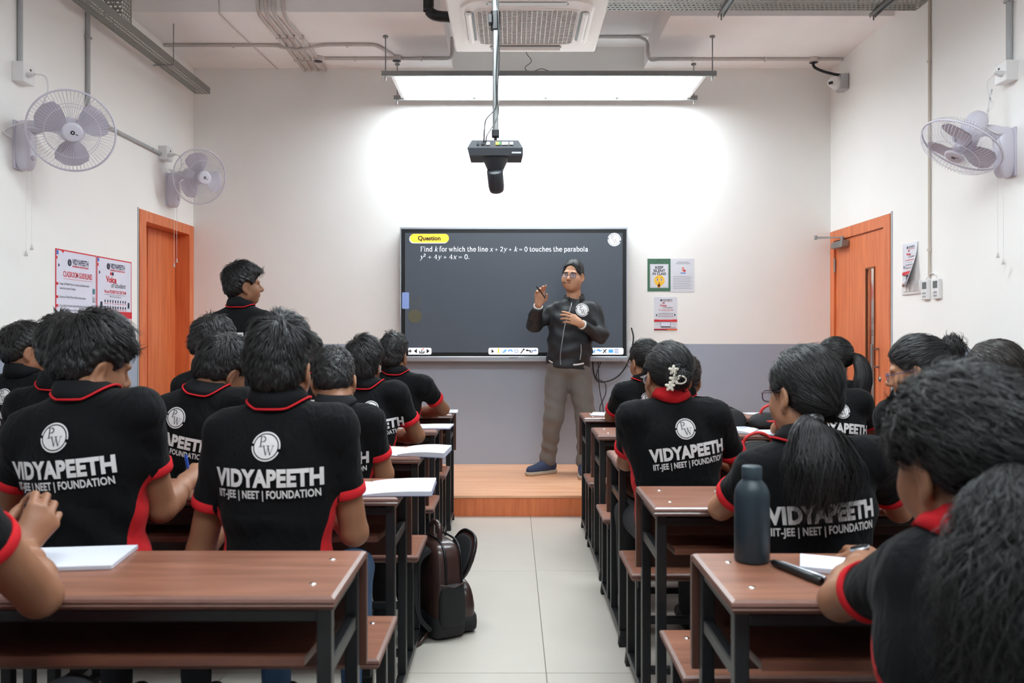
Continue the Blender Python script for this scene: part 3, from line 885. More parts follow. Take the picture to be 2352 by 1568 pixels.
def wall_fan(base, side, axis, reach, label, rot):
    """base: wall point of bracket; side +1 mounts on left wall; axis: facing of the cage; reach: cage centre relative to base"""
    t = empty('wall_fan', tuple(base), label, 'fan', 'wall mounted fans')
    s = side
    ax = unit(axis)
    c = np.array(reach, float)
    # bracket
    m = MB()
    m.add(*superbox((s * 0.045, 0, -0.005), np.eye(3), (0.047, 0.048, 0.14), 3.4, 24, 16), 0, True)
    m.build('bracket', M_FANP, t)
    MB().rbox((min(0, s * 0.012), -0.045, -0.14), (max(0, s * 0.012), 0.045, 0.13), 0.004).build('wall_plate', M_FANP, t)
    MB().lathe([(0.017, 0), (0.015, 0.008), (0.0, 0.01)], (s * 0.086, -0.01, -0.075), (s, -0.3, 0), 14).build('speed_knob', M_FANP, t)
    back = c - ax * 0.10
    m = MB()
    p0 = np.array([s * 0.05, 0, 0.09])
    m.tube(bez([p0, p0 * 0.5 + back * 0.5 + np.array([0, 0, 0.015]), back + np.array([0, 0, -0.035])], 8), [0.045, 0.042, 0.038, 0.034, 0.032, 0.03, 0.028, 0.028, 0.03], 12)
    m.build('arm', M_FANP, t)
    MB().lathe([(0.0, -0.15), (0.04, -0.145), (0.055, -0.12), (0.062, -0.02), (0.068, 0.03), (0.05, 0.036)], c - ax * 0.06, ax, 20).build('motor_housing', M_FANP, t)
    # cage frame
    a = np.cross(ax, [0, 0, 1.0])
    a /= np.linalg.norm(a)
    b = np.cross(a, ax)
    Rr = 0.215
    W = 0.0011
    N = 66

    def ring(mb, r, h, rad, n=48, k=5):
        mb.tube([c + ax * h + (a * cos(2 * pi * i / n) + b * sin(2 * pi * i / n)) * r for i in range(n + 1)], rad, k, cap=False)
    fr, bk = MB(), MB()
    for i in range(N):
        q = 2 * pi * i / N
        e = a * cos(q) + b * sin(q)
        fr.tube([c + ax * (0.075) + e * 0.052, c + ax * 0.078 + e * 0.12, c + ax * 0.065 + e * 0.18, c + ax * 0.035 + e * 0.208, c + e * Rr], W, 3, cap=False)
        bk.tube([c - ax * 0.045 + e * 0.07, c - ax * 0.055 + e * 0.14, c - ax * 0.045 + e * 0.19, c - ax * 0.02 + e * 0.211, c + e * Rr], W, 3, cap=False)
    ring(fr, 0.135, 0.076, 0.0016)
    ring(bk, 0.14, -0.056, 0.0016)
    fr.build('front_grille', M_FANP, t)
    bk.build('rear_grille', M_FANP, t)
    rm = MB()
    ring(rm, Rr + 0.002, 0.0, 0.0055, 56, 6)
    rm.build('rim', M_FANP, t)
    MB().lathe([(0.0, 0.082), (0.04, 0.082), (0.053, 0.079), (0.054, 0.07)], c, ax, 24).build('badge', M_FANP, t)
    m = MB()
    flat_print(m, strokes2d([(0.006, arc(0, 0, .008, .008, 0, 360, 12)), (0.004, [(.014, -.006), (.026, -.012)])]), c + ax * 0.0832, -a, b, 1.0)
    m.build('badge_mark', M_BLKINK, t)
    MB().lathe([(0.03, -0.04), (0.035, 0.02), (0.03, 0.035), (0.0, 0.04)], c, ax, 18).build('hub', M_FANB, t)
    for k in range(3):
        q0 = rot + 2 * pi * k / 3
        bl = MB()
        rows = []
        for i, r in enumerate((0.025, 0.06, 0.10, 0.145, 0.175, 0.188)):
            half = (0.35, 0.55, 0.66, 0.62, 0.5, 0.22)[i]
            row = []
            for j in range(7):
                q = q0 + (-1 + 2 * j / 6) * half
                row.append(c + (a * cos(q) + b * sin(q)) * r + ax * (0.012 + (-1 + 2 * j / 6) * (0.022 - 0.06 * r)))
            rows.append(row)
        vs = [p for row in rows for p in row]
        vs2 = [p - ax * 0.003 for p in vs]
        fs = [(i * 7 + j, i * 7 + j + 1, (i + 1) * 7 + j + 1, (i + 1) * 7 + j) for i in range(5) for j in range(6)]
        bl.add(vs + vs2, fs + [tuple(x + 42 for x in f)[::-1] for f in fs], 0, True)
        bl.build('blade', M_FANB, t)
    for k, (dy, ln) in enumerate(((-0.02, 0.46), (0.03, 0.42))):
        cm = MB()
        cm.tube([(s * 0.06, dy, -0.13), (s * 0.06, dy, -0.13 - ln)], 0.0014, 5)
        cm.lathe([(0.004, 0), (0.010, -0.03), (0.0, -0.031)], (s * 0.06, dy, -0.13 - ln), (0, 0, 1), 8)
        cm.build('pull_cord', M_WHITEP, t)
    return t


f1 = wall_fan((XL, 4.43, 2.32), 1, (0.50, -0.80, -0.33), (0.34, -0.07, 0.06), 'white wall fan over the near left wall, facing into the room', 0.5)
f2 = wall_fan((XL, 6.36, 2.42), 1, (0.72, -0.62, -0.22), (0.28, -0.06, 0.09), 'white wall fan above the left door', 1.2)
f3 = wall_fan((XR, 4.38, 2.27), -1, (-0.56, -0.06, -0.83), (-0.29, -0.02, 0.03), 'white wall fan on the right wall, tilted down', 0.2)


def lead(name, pts, r, m_, label, cat='cable'):
    o = np.array(pts[0], float)
    mb = MB().tube([p - o for p in bez(pts, max(12, 6 * len(pts)))], r, 6)
    return mb.build(name, m_, loc=tuple(o), label=label, cat=cat)


lead('fan_lead', [(XL + 0.12, 4.38, 2.70), (XL + 0.19, 4.37, 2.68), (XL + 0.21, 4.36, 2.60), (XL + 0.18, 4.36, 2.52), (XL + 0.17, 4.36, 2.45), (XL + 0.10, 4.36, 2.43), (XL + 0.02, 4.34, 2.40), (XL - 0.0 + 0.005, 4.30, 2.36), (XL + 0.03, 4.33, 2.335)], 0.0045, M_WHITEP, 'white lead looping from socket to near left fan')
lead('fan_lead', [(XL + 0.12, 6.2, 2.67), (XL + 0.17, 6.2, 2.64), (XL + 0.17, 6.2, 2.55), (XL + 0.12, 6.2, 2.52), (XL + 0.06, 6.25, 2.56), (XL + 0.12, 6.28, 2.53), (XL + 0.17, 6.3, 2.51)], 0.0045, M_WHITEP, 'white lead hanging from socket to far left fan')
lead('fan_lead', [(XR - 0.12, 4.34, 2.68), (XR - 0.16, 4.34, 2.64), (XR - 0.155, 4.34, 2.57), (XR - 0.13, 4.34, 2.52), (XR - 0.16, 4.34, 2.48), (XR - 0.15, 4.34, 2.55), (XR - 0.135, 4.34, 2.60), (XR - 0.155, 4.34, 2.50), (XR - 0.165, 4.34, 2.44), (XR - 0.17, 4.34, 2.40), (XR - 0.10, 4.34, 2.36), (XR - 0.04, 4.35, 2.39)], 0.0045, M_WHITEP, 'white lead knotted between socket and right fan')

# ================================================================== interactive screen
tv = empty('display_screen', (0.0155, 6.80, 1.605), 'large black interactive display showing a maths question on the front wall', 'screen')
SW, SH = 1.936, 1.135
fz = -0.03                                   # front face y
MB().box((-SW / 2 + 0.01, -0.02, -SH / 2 + 0.01), (SW / 2 - 0.01, 0.068, SH / 2 - 0.01)).build('casing', M_DGREY, tv)
m = MB()
m.box((-SW / 2, fz, SH / 2 - 0.014), (SW / 2, -0.0, SH / 2)).box((-SW / 2, fz, -SH / 2), (-SW / 2 + 0.010, 0, SH / 2 - 0.014)).box((SW / 2 - 0.010, fz, -SH / 2), (SW / 2, 0, SH / 2 - 0.014))
m.build('silver_frame', M_SILV, tv)
lb = MB().rbox((-SW / 2, fz - 0.012, -SH / 2 - 0.004), (SW / 2, 0, -SH / 2 + 0.040), 0.006).build('lower_bar', M_SILV, tv)
m = MB()
for k in range(7):
    m.box((0.78 + k * 0.022, fz - 0.0135, -SH / 2 + 0.006), (0.79 + k * 0.022, fz - 0.0122, -SH / 2 + 0.011))
for k in range(6):
    m.box((-0.04 + k * 0.013, fz - 0.0135, -SH / 2 + 0.026), (-0.031 + k * 0.013, fz - 0.0122, -SH / 2 + 0.033))
m.build('port_marks', M_DGREY, lb)
MB().box((-SW / 2 + 0.0102, fz + 0.004, -SH / 2 + 0.0405), (SW / 2 - 0.0102, -0.0202, SH / 2 - 0.0142)).build('bezel', M_BLK, tv)


def emat(name, rgb, e):
    return mat(name, rgb, 0.3, emit=e)


M_SCR = mat('screen_slate', (54, 59, 67), 0.3, noise=0.15, nscale=2.5, emit=0.45, spec=0.5)
E_W, E_Y, E_D, E_B, E_G = emat('screen_white', (236, 238, 244), 0.32), emat('screen_yellow', (252, 198, 60), 0.3), emat('screen_dark', (22, 24, 32), 0.05), emat('screen_blue', (80, 160, 220), 0.25), emat('screen_dim', (86, 84, 66), 0.12)
E_L = emat('screen_lilac', (120, 140, 190), 0.2)
sw, sh = 0.925, 0.508                         # half sizes of the lit area
zo = 0.012
scr = MB().box((-sw, fz + 0.001, -sh + zo), (sw, fz + 0.0035, sh + zo)).build('lit_panel', M_SCR, tv)


def spx(u, v):
    """screen-local x,z of photograph pixel on the screen plane"""
    p = P(u, v, 6.77)
    return p[0] - tv.location.x, p[2] - tv.location.z


def sprint(name, items, y=fz - 0.0006):
    mb = MB()
    ms = []
    for vf, (x, z), size, mt in items:
        if mt not in ms:
            ms.append(mt)
        flat_print(mb, vf, (x, y, z), (1, 0, 0), (0, 0, 1), size, ms.index(mt))
        y -= 0.00025
    return mb.build(name, ms, scr)


x0, z0 = spx(942, 557)
x1, z1 = spx(1031, 537)
sprint('question_tag', [(rrect2d(-.006, -.006, x1 - x0 - .006, z1 - z0 - .006, .034), (x0, z0), 1, E_W), (rrect2d(0, 0, x1 - x0, z1 - z0, .034), (x0, z0), 1, E_Y), (text2d('Question', 0.035), spx(986, 551.5), 0.036, E_D)])
v, f, L1 = serif2d('Find /k for which the line /x + 2/y + /k = 0 touches the parabola')
xa, za = spx(965, 577)
xb, _ = spx(1351, 577)
sz = 0.040
sprint('question_lettering', [((v * np.array([(xb - xa) / (L1 * sz), 1]), f), (xa, za), sz, E_W)])
v, f, L2 = serif2d('/y^2 + 4/y + 4/x = 0.')
xa, za = spx(964.5, 594.5)
xb, _ = spx(1079, 594)
sprint('question_lettering', [((v * np.array([(xb - xa) / (L2 * sz), 1]), f), (xa, za), sz, E_W)])
EMB = emblem2d()
sprint('emblem', [(EMB[0], spx(1411, 550), 0.056, E_W), (EMB[1], spx(1411, 550), 0.056, E_D)])
ms, zb = spx(953, 726)
medal = [(rrect2d(-.03, -.07, .03, .07, .01), spx(931.5, 690), 1, E_L),
         (disc2d(0.058, 24, 1), (ms, zb), 1, E_G),
         (strokes2d([(.004, [(-.05, .17), (-.01, .07), (.02, .07), (.05, .165)]), (.004, [(-.02, .15), (0, .1), (.03, .15)])]), (ms, zb), 1, E_G)]
sprint('screen_ornament', medal)
ic = lambda pts, w: strokes2d([(w, pts)])
c_ = lambda u: spx(u, 806)
for nm, ua, ub, icons in (
    ('tool_strip', 935, 991, [(strokes2d([(.009, [(-.015, 0), (.015, 0)]), (.009, [(0, -.015), (0, .015)])]), c_(942), 1, E_D), ((np.array([(.012, -.02), (.012, .02), (-.014, 0)]), [(0, 1, 2)]), c_(954.5), 1, E_D), ((np.array([(-.012, -.02), (-.012, .02), (.014, 0)]), [(0, 1, 2)]), c_(983), 1, E_D), (strokes2d([(.008, [(-.018, 0), (-.018, -.016), (.018, -.016), (.018, 0)]), (.008, [(0, -.01), (0, .014)])]), c_(969), 1, E_D), (disc2d(.006, 10, 1), spx(972, 801), 1, emat('screen_red', (220, 60, 60), .5))]),
    ('tool_strip', 1122, 1236, [((np.array([(-.008, .02), (-.008, -.016), (.014, -.006)]), [(0, 1, 2)]), c_(1131), 1, E_D), (ic([(0, -.02), (0, .025)], .012), c_(1145), 1, E_Y), (strokes2d([(.008, [(-.018, -.014), (.012, .014)]), (.006, [(-.008, -.016), (.018, .01)])]), c_(1159), 1, E_B), (ic(arc(0, -.01, .018, .02, 20, 160, 8), .009), c_(1172), 1, E_B), (ic(arc(0, 0, .014, .014, 0, 360, 12), .005), c_(1186), 1, E_L), (strokes2d([(.008, [(-.016, -.02), (.012, .016)]), (.014, [(.004, .014), (.018, .014)])]), c_(1200), 1, E_D), (strokes2d([(.009, [(-.018, .004), (.016, .004), (.02, -.012)]), (.009, [(-.018, .004), (-.006, .014)])]), c_(1213.5), 1, E_D), (strokes2d([(.008, [(.018, .004), (-.016, .004), (-.02, -.012)]), (.008, [(.018, .004), (.006, .014)])]), c_(1227), 1, E_L)]),
    ('tool_strip', 1350, 1432, [(strokes2d([(.009, [(-.01, -.016), (.012, .012)]), (.006, [(.01, -.016), (.002, -.004)])]), c_(1364), 1, E_B), (ic([(-.018, .004), (-.004, .014), (.004, 0), (.02, .006)], .01), c_(1376), 1, E_B), (strokes2d([(.008, [(-.015, -.017), (.015, .017)]), (.006, [(.014, -.016), (-.014, .016)])]), c_(1389), 1, E_D), (rect2d(-.02, -.014, .02, .014), c_(1403), 1, E_B), (strokes2d([(.007, [(-.018, .014), (.018, .014)]), (.007, [(-.018, 0), (.018, 0)]), (.007, [(-.018, -.014), (.018, -.014)])]), c_(1416), 1, E_L)])):
    xa, za = spx(ua, 814)
    xb, zb2 = spx(ub, 798.5)
    sprint(nm, [(rrect2d(0, 0, xb - xa, zb2 - za, .014), (xa, za), 1, E_W)] + icons)
# cables below the screen
lead('screen_cable', [(1.02, 6.80, 1.32), (1.035, 6.79, 1.22), (1.0, 6.80, 1.05), (0.93, 6.80, 0.93), (0.84, 6.80, 0.87), (0.74, 6.81, 0.86), (0.70, 6.81, 0.93), (0.69, 6.82, 1.03)], 0.006, M_BLK, 'black cable drooping from the screen corner')
lead('screen_cable', [(0.735, 6.80, 1.03), (0.74, 6.80, 0.9), (0.75, 6.80, 0.78), (0.78, 6.80, 0.62), (0.765, 6.80, 0.58), (0.75, 6.80, 0.64), (0.80, 6.80, 0.76), (0.79, 6.80, 0.85), (0.72, 6.80, 0.90), (0.76, 6.8, 1.03)], 0.0035, M_BLK, 'thin black cable hanging in a loop below the screen')
sb = empty('wall_socket', (1.02, 6.868, 1.10), 'white double socket plate beside the screen corner', 'socket')
MB().rbox((-0.06, -0.03, -0.075), (0.05, 0, 0.075), 0.006).build('plate', M_WHITEP, sb)
MB().rbox((-0.03, -0.036, 0.02), (0.02, -0.0305, 0.055), 0.002).build('switch', M_WHITEP, sb)
MB().rbox((-0.03, -0.06, -0.055), (0.015, -0.0305, -0.015), 0.004).build('plug', M_WHITEP, sb)

# ================================================================== posters and wall fittings
def sheet(name, o, ax, ay, nrm, w_, h_, paper, label, cat='poster', thick=0.0015, curl=None, group=None):
    """paper sheet as a thin slab on a wall: o = lower-left corner (world)"""
    t = empty(name, tuple(o), label, cat, group)
    ax, ay, nrm = [np.array(q, float) for q in (ax, ay, nrm)]
    n = 8
    vs = []
    for lay in (0, 1):
        for j in range(n + 1):
            for i in range(n + 1):
                x, y = i / n, j / n
                off = 0.0006 + thick * lay + (curl(x, y) if curl else 0)
                vs.append(ax * x * w_ + ay * y * h_ + nrm * off)
    k = (n + 1) * (n + 1)
    fs = []
    for j in range(n):
        for i in range(n):
            a = j * (n + 1) + i
            q = (a, a + 1, a + n + 2, a + n + 1)
            fs += [q[::-1], tuple(x + k for x in q)]
    for i in range(n):
        for a, b in ((i, i + 1), (n * (n + 1) + i + 1, n * (n + 1) + i), (i * (n + 1) + n, (i + 1) * (n + 1) + n), ((i + 1) * (n + 1), i * (n + 1))):
            fs.append((a, b, b + k, a + k))
    MB().add(vs, fs, 0, bool(curl)).build('paper', paper, t)
    return t, ax, ay, nrm


def printer(t, ax, ay, nrm, thick=0.0015):
    base = [nrm * (0.0006 + thick + 0.0005)]

    def pr(name, items, curl=None, w_=1, h_=1):
        mb = MB()
        ms = []
        for k, (vf, x, y, size, mt) in enumerate(items):
            if mt not in ms:
                ms.append(mt)
            v = vf[0]
            vs = []
            for p in v:
                px, py = x + p[0] * size, y + p[1] * size
                off = curl(px / w_, py / h_) if curl else 0
                vs.append(base[0] + nrm * (k * 0.00006 + off) + ax * px + ay * py)
            mb.add(vs, vf[1], ms.index(mt))
        base[0] = base[0] + nrm * (len(items) * 0.00006)
        return mb.build(name, ms, t)
    return pr


def tx(s, bold=0.0, align='CENTER', spacing=1.0):
    return text2d(s, bold, align, spacing)


def mini_emblem(x, y, r, dark=M_NAVY, light=M_PAPER):
    return [(disc2d(r, 20, 1), x, y, 1, dark), (EMB[1], x, y, r * 0.8, light)]


M_POST = mat('poster_pale', (226, 226, 242), 0.5, noise=0.03, nscale=6)
# left wall: classroom guidelines
LAX, LAY, LN = (0, 1, 0), (0, 0, 1), (1, 0, 0)
t, ax, ay, nr = sheet('wall_poster', (XL, 4.79, 1.20), LAX, LAY, LN, 0.475, 0.585, M_POST, 'classroom guidelines poster with red border on the left wall')
pr = printer(t, ax, ay, nr)
Wp, Hp = 0.475, 0.585
pr('border', [(rect2d(0, 0, .012, Hp), 0, 0, 1, M_RED), (rect2d(Wp - .008, 0, Wp, Hp), 0, 0, 1, M_RED), (rect2d(0, Hp - .008, Wp, Hp), 0, 0, 1, M_RED), (rect2d(.012, Hp - .035, .035, Hp - .01), 0, 0, 1, M_BLUEINK), (rect2d(.012, Hp - .062, .024, Hp - .045), 0, 0, 1, M_RED), ((np.array([(.06, Hp - .008), (.095, Hp - .008), (.085, Hp - .022)]), [(0, 1, 2)]), 0, 0, 1, M_RED), ((np.array([(.03, Hp - .11), (.05, Hp - .1), (.033, Hp - .085)]), [(0, 1, 2)]), 0, 0, 1, M_NAVY)])
pr('heading', mini_emblem(.155, Hp - .074, .022) + [(wtext('VIDYAPEETH', 0.02, .19, .034), .280, Hp - .082, 1, M_NAVY), (wtext('POWERED BY PHYSICS WALLAH', 0.03, .19, .0115), .280, Hp - .1, 1, M_RED), (wtext('CLASSROOM GUIDELINES', 0.015, .335, .034), .252, Hp - .164, 1, M_RED), (rect2d(.085, Hp - .178, .42, Hp - .176), 0, 0, 1, M_RED)])
lines = [('Usage of Mobile Phone is strictly prohibited inside', 'classrooms (except Design).'), ('Keep your Mobile Phone Silent during classes.',), ('If a student is found using mobile phone during classes', 'then the mobile phone will be confiscated.'), ('Uploading any kind of videos & photos in PW uniform on', 'social media is prohibited, doing so may result in suspension.'), ('Consumption of food and beverages during an ongoing', 'class is prohibited.'), ('Be polite to your Classmates.',)]
yy = Hp - .215
for ls in lines:
    it = [(rect2d(.0, yy - .004, .03, yy + .012), 0, 0, 1, M_RED)]
    for q in ls:
        it.append((wtext(q, 0.0, .0066 * len(q), .0135), .045 + .0033 * len(q), yy, 1, M_BLKINK))
        yy -= .027
    ey = yy + .012
    it += [(rect2d(.425, ey, .455, ey + .036), 0, 0, 1, M_GREYINK), (rect2d(.428, ey + .008, .452, ey + .034), 0, 0, 1, M_TEAL if len(ls) > 1 else M_PAPER), (rect2d(.436, ey + .012, .444, ey + .028), 0, 0, 1, M_NAVY)]
    pr('guideline_lines', it)
    yy -= .026


def voice_poster(t, ax, ay, nr, W_, H_, big, curl=None):
    pr_ = printer(t, ax, ay, nr)
    k = W_ / 0.48
    kh = H_ / 0.585
    S = lambda it: [(vf, x * k, y * kh, s * k, mt) for vf, x, y, s, mt in it]
    kw = dict(curl=curl, w_=W_, h_=H_)
    H0 = 0.585
    if big:
        pr_('border', S([(rect2d(0, 0, .008, H0), 0, 0, 1, M_RED), (rect2d(.472, 0, .48, H0), 0, 0, 1, M_RED), (rect2d(0, H0 - .008, .48, H0), 0, 0, 1, M_RED), (rect2d(.008, H0 - .035, .03, H0 - .01), 0, 0, 1, M_BLUEINK), (rect2d(.008, H0 - .065, .022, H0 - .045), 0, 0, 1, M_RED), ((np.array([(.026, H0 - .12), (.046, H0 - .105), (.028, H0 - .09)]), [(0, 1, 2)]), 0, 0, 1, M_NAVY)]), **kw)
    pr_('heading', S(mini_emblem(.150, H0 - .057, .022) + [(wtext('VIDYAPEETH', 0.02, .20, .034), .278, H0 - .068, 1, M_NAVY), (wtext('POWERED BY PHYSICS WALLAH', 0.03, .20, .0115), .278, H0 - .086, 1, M_RED), (disc2d(.012, 14, 1), .185, H0 - .105, 1, M_RED), (disc2d(.013, 14, 1), .21, H0 - .105, 1, M_NAVY), (tx('Voice', 0.035), .19, H0 - .165, .042, M_RED)]), **kw)
    v, f = tx('of Student', 0.0)
    v2 = v.copy()
    v2[:, 0] += v[:, 1] * 0.35
    pr_('script_word', S([((v2, f), .285, H0 - .198, .034, M_BLKINK), (wtext('We are STUDENT SUCCESS TEAM', 0.02, .30, .02), .245, H0 - .238, 1, M_RED), (rect2d(.10, H0 - .25, .39, H0 - .248), 0, 0, 1, M_GREYINK), (tx('We are here to help you', 0.0), .245, H0 - .266, .011, M_BLKINK)]), **kw)
    it = []
    for r in range(2):
        for c in range(9):
            x, y = .105 + c * .035, H0 - .295 - r * .042
            it += [(rect2d(-.006, -.008, .006, .010), x, y, 1, M_NAVY), (rect2d(-.009, -.018, .009, -.014), x, y, 1, M_RED)]
    it += [(rect2d(-.011, -.02, .011, .02), .055, H0 - .32, 1, M_NAVY), (rect2d(-.011, -.02, .011, .02), .432, H0 - .315, 1, M_NAVY)]
    pr_('pictograms', S(it), **kw)
    pr_('red_band', S([(rect2d(.0, H0 - .408, .48, H0 - .362), 0, 0, 1, M_RED), (wtext('Your Thoughts Matter', 0.02, 0.1, .0115), .245, H0 - .378, 1, M_PAPER), (wtext('This portal is your platform to share valuable', 0.02, 0.23, .0115), .245, H0 - .391, 1, M_PAPER), (wtext('feedback, suggestions and any concerns you may have.', 0.02, 0.29, .0115), .245, H0 - .404, 1, M_PAPER)]), **kw)
    pr_('code_frame', S([(rect2d(.14, .075, .34, .17), 0, 0, 1, M_NAVY), (rect2d(.145, .08, .335, .168), 0, 0, 1, M_POST), (rect2d(.14, .062, .34, .078), 0, 0, 1, M_BLKINK), (rect2d(.02, .12, .13, .122), 0, 0, 1, M_NAVY), (rect2d(.35, .12, .46, .122), 0, 0, 1, M_NAVY)]), **kw)
    pr_('footer', S([(tx('for understanding the', 0.0), .385, .05, .0105, M_BLKINK), (tx('soon as possible.', 0.0), .385, .037, .0105, M_BLKINK), (rect2d(0, 0, .48, .03), 0, 0, 1, M_RED)] + ([(rect2d(0, -.0, .27, .012), 0, 0, 1, M_NAVY), (rect2d(.27, 0, .48, .012), 0, 0, 1, M_ORG)] if not big else [(rect2d(.33, .016, .44, .022), 0, 0, 1, M_PAPER)])), **kw)


t, ax, ay, nr = sheet('wall_poster', (XL, 5.27, 1.20), LAX, LAY, LN, 0.48, 0.585, M_POST, 'red bordered voice of student poster beside the left door')
voice_poster(t, ax, ay, nr, 0.48, 0.585, True)
# front wall notices
BX, BY_, BN = (1, 0, 0), (0, 0, 1), (0, -1, 0)


def wallpt(u, v):
    p = P(u, v, YB)
    return (p[0], YB, p[2])


w_, h_ = 53 / 266.2, 75 / 266.2
t, ax, ay, nr = sheet('wall_notice', wallpt(1487, 669), BX, BY_, BN, w_, h_, M_GREEN, 'green keep silent in class notice with a yellow face', 'notice')
pr = printer(t, ax, ay, nr)
pr('board', [(rrect2d(.022, .030, w_ - .018, h_ - .046, .004), 0, 0, 1, M_PAPER), (rect2d(.027, .036, w_ - .023, h_ - .052), 0, 0, 1, M_GREYINK), (rect2d(.0285, .0375, w_ - .0245, h_ - .0535), 0, 0, 1, M_PAPER), (strokes2d([(.0015, [(w_ / 2 - .035, h_ - .048), (w_ / 2, h_ - .010), (w_ / 2 + .035, h_ - .048)])]), 0, 0, 1, M_BLKINK)])
pr('lettering', [(tx('KEEP', 0.03), w_ / 2 + .002, h_ - .087, .023, M_BLKINK), (tx('SILENT', 0.03), w_ / 2 + .002, h_ - .115, .023, M_BLKINK), (tx('IN CLASS', 0.03), w_ / 2 + .002, h_ - .14, .020, M_BLKINK)])
fx, fy = w_ / 2 + .003, .094
pr('face', [(disc2d(.046, 28, 1), fx, fy, 1, M_YEL), (disc2d(.010, 14, 1), fx - .018, fy + .006, 1, M_PAPER), (disc2d(.010, 14, 1), fx + .017, fy + .006, 1, M_PAPER), (disc2d(.0055, 12, 1), fx - .017, fy + .006, 1, M_BLKINK), (disc2d(.0055, 12, 1), fx + .017, fy + .006, 1, M_BLKINK), (strokes2d([(.003, arc(-.019, .018, .009, .006, 20, 160, 6)), (.003, arc(.019, .018, .009, .006, 20, 160, 6)), (.003, [(-.009, -.02), (-.006, -.016)]), (.003, [(.008, -.02), (.006, -.016)])]), fx, fy, 1, mat('print_brown', (150, 90, 40))), (strokes2d([(.012, [(0, -.014), (-.001, -.04)]), (.021, [(-.010, -.034), (.008, -.052)]), (.02, [(-.008, -.04), (-.006, -.062)])]), fx, fy, 1, M_ORG)])
w_, h_ = 54 / 266.2, 76 / 266.2
t, ax, ay, nr = sheet('wall_notice', wallpt(1540.5, 670), BX, BY_, BN, w_, h_, M_PAPER, 'white printed rules sheet beside the green notice', 'notice')
pr = printer(t, ax, ay, nr)
it = [(rect2d(.055, h_ - .032, w_ - .045, h_ - .028), 0, 0, 1, M_GREYINK), (rect2d(.045, h_ - .045, w_ - .035, h_ - .042), 0, 0, 1, M_GREYINK), (rrect2d(-.010, -.018, .008, .018, .004), w_ / 2 + .006, h_ - .09, 1, mat('print_salmon', (226, 150, 136))), (disc2d(.010, 14, 1), w_ / 2 + .018, h_ - .104, 1, M_RED), (rrect2d(w_ / 2 - .018, h_ - .128, w_ / 2 + .028, h_ - .120, .003), 0, 0, 1, M_BLUEINK)]
for k in range(8):
    it.append((rect2d(.02, h_ - .155 - k * .0145, w_ - (.02 if k % 2 else .035), h_ - .1525 - k * .0145), 0, 0, 1, M_GREYINK))
pr('lettering', it)
w_, h_ = 53 / 266.2, 76 / 266.2
t, ax, ay, nr = sheet('wall_notice', wallpt(1502, 758), BX, BY_, BN, w_, h_, M_PAPER, 'small voice of student notice below the rules sheet', 'notice')
voice_poster(t, ax, ay, nr, w_, h_, False)
# right wall: loose curling sheet
RAX = (0, -1, 0)
w_, h_ = 0.21, 0.295
curl = lambda x, y: 0.10 * max(0.0, (x - 0.25) * 0.9 + (0.75 - y) * 0.9 - 0.35) ** 2
t, ax, ay, nr = sheet('wall_notice', (XR, 5.60, 1.60), RAX, BY_, (-1, 0, 0), w_, h_, M_PAPER, 'loose voice of student sheet curling off the right wall', 'notice', curl=curl)
voice_poster(t, ax, ay, nr, w_, h_, False, curl)
# switch board and remotes
t = empty('switch_board', (XR, 5.47, 1.585), 'white switch board with four switches on the right wall', 'switch')
MB().rbox((-0.012, -0.13, -0.045), (0, 0.13, 0.045), 0.005).build('plate', M_WHITEP, t)
for k in range(4):
    MB().rbox((-0.017, -0.095 + k * 0.05, -0.025), (-0.0125, -0.055 + k * 0.05, 0.025), 0.002).build('switch', M_WHITEP, t)
for k, y in enumerate((5.27, 5.135)):
    t = empty('remote_control', (XR, y, 1.56), ('white air conditioner remote on the wall beside the switches', 'white air conditioner remote farther from the switch board')[k], 'remote')
    MB().rbox((-0.022, -0.04, -0.065), (0, 0.04, 0.065), 0.006).build('case', M_WHITEP, t)
    MB().box((-0.0235, -0.026, 0.005), (-0.0222, 0.026, 0.05)).build('display', mat('lcd_grey', (96, 104, 104), 0.3), t)
    for r in range(2):
        for c in range(2):
            MB().rbox((-0.026, -0.02 + c * 0.024, -0.05 + r * 0.022), (-0.0222, -0.004 + c * 0.024, -0.038 + r * 0.022), 0.001).build('button', M_PVC, t)
lead('remote_cable', [(XR - 0.012, 5.23, 1.65), (XR - 0.012, 5.25, 1.64), (XR - 0.012, 5.27, 1.625)], 0.004, M_WHITEP, 'short white cable into the remote by the switches')
lead('remote_cable', [(XR - 0.012, 5.225, 1.66), (XR - 0.012, 5.18, 1.665), (XR - 0.012, 5.145, 1.65), (XR - 0.012, 5.135, 1.625)], 0.004, M_WHITEP, 'white cable arching to the farther remote')
# ================================================================== desks with benches
TOP = 0.75
M_SHELF = wood('shaded_shelf_laminate', (82, 48, 36), (108, 66, 50), 0.4, axis=0, scale=3, ring=12)  # shade under the desktop is put into this darker laminate


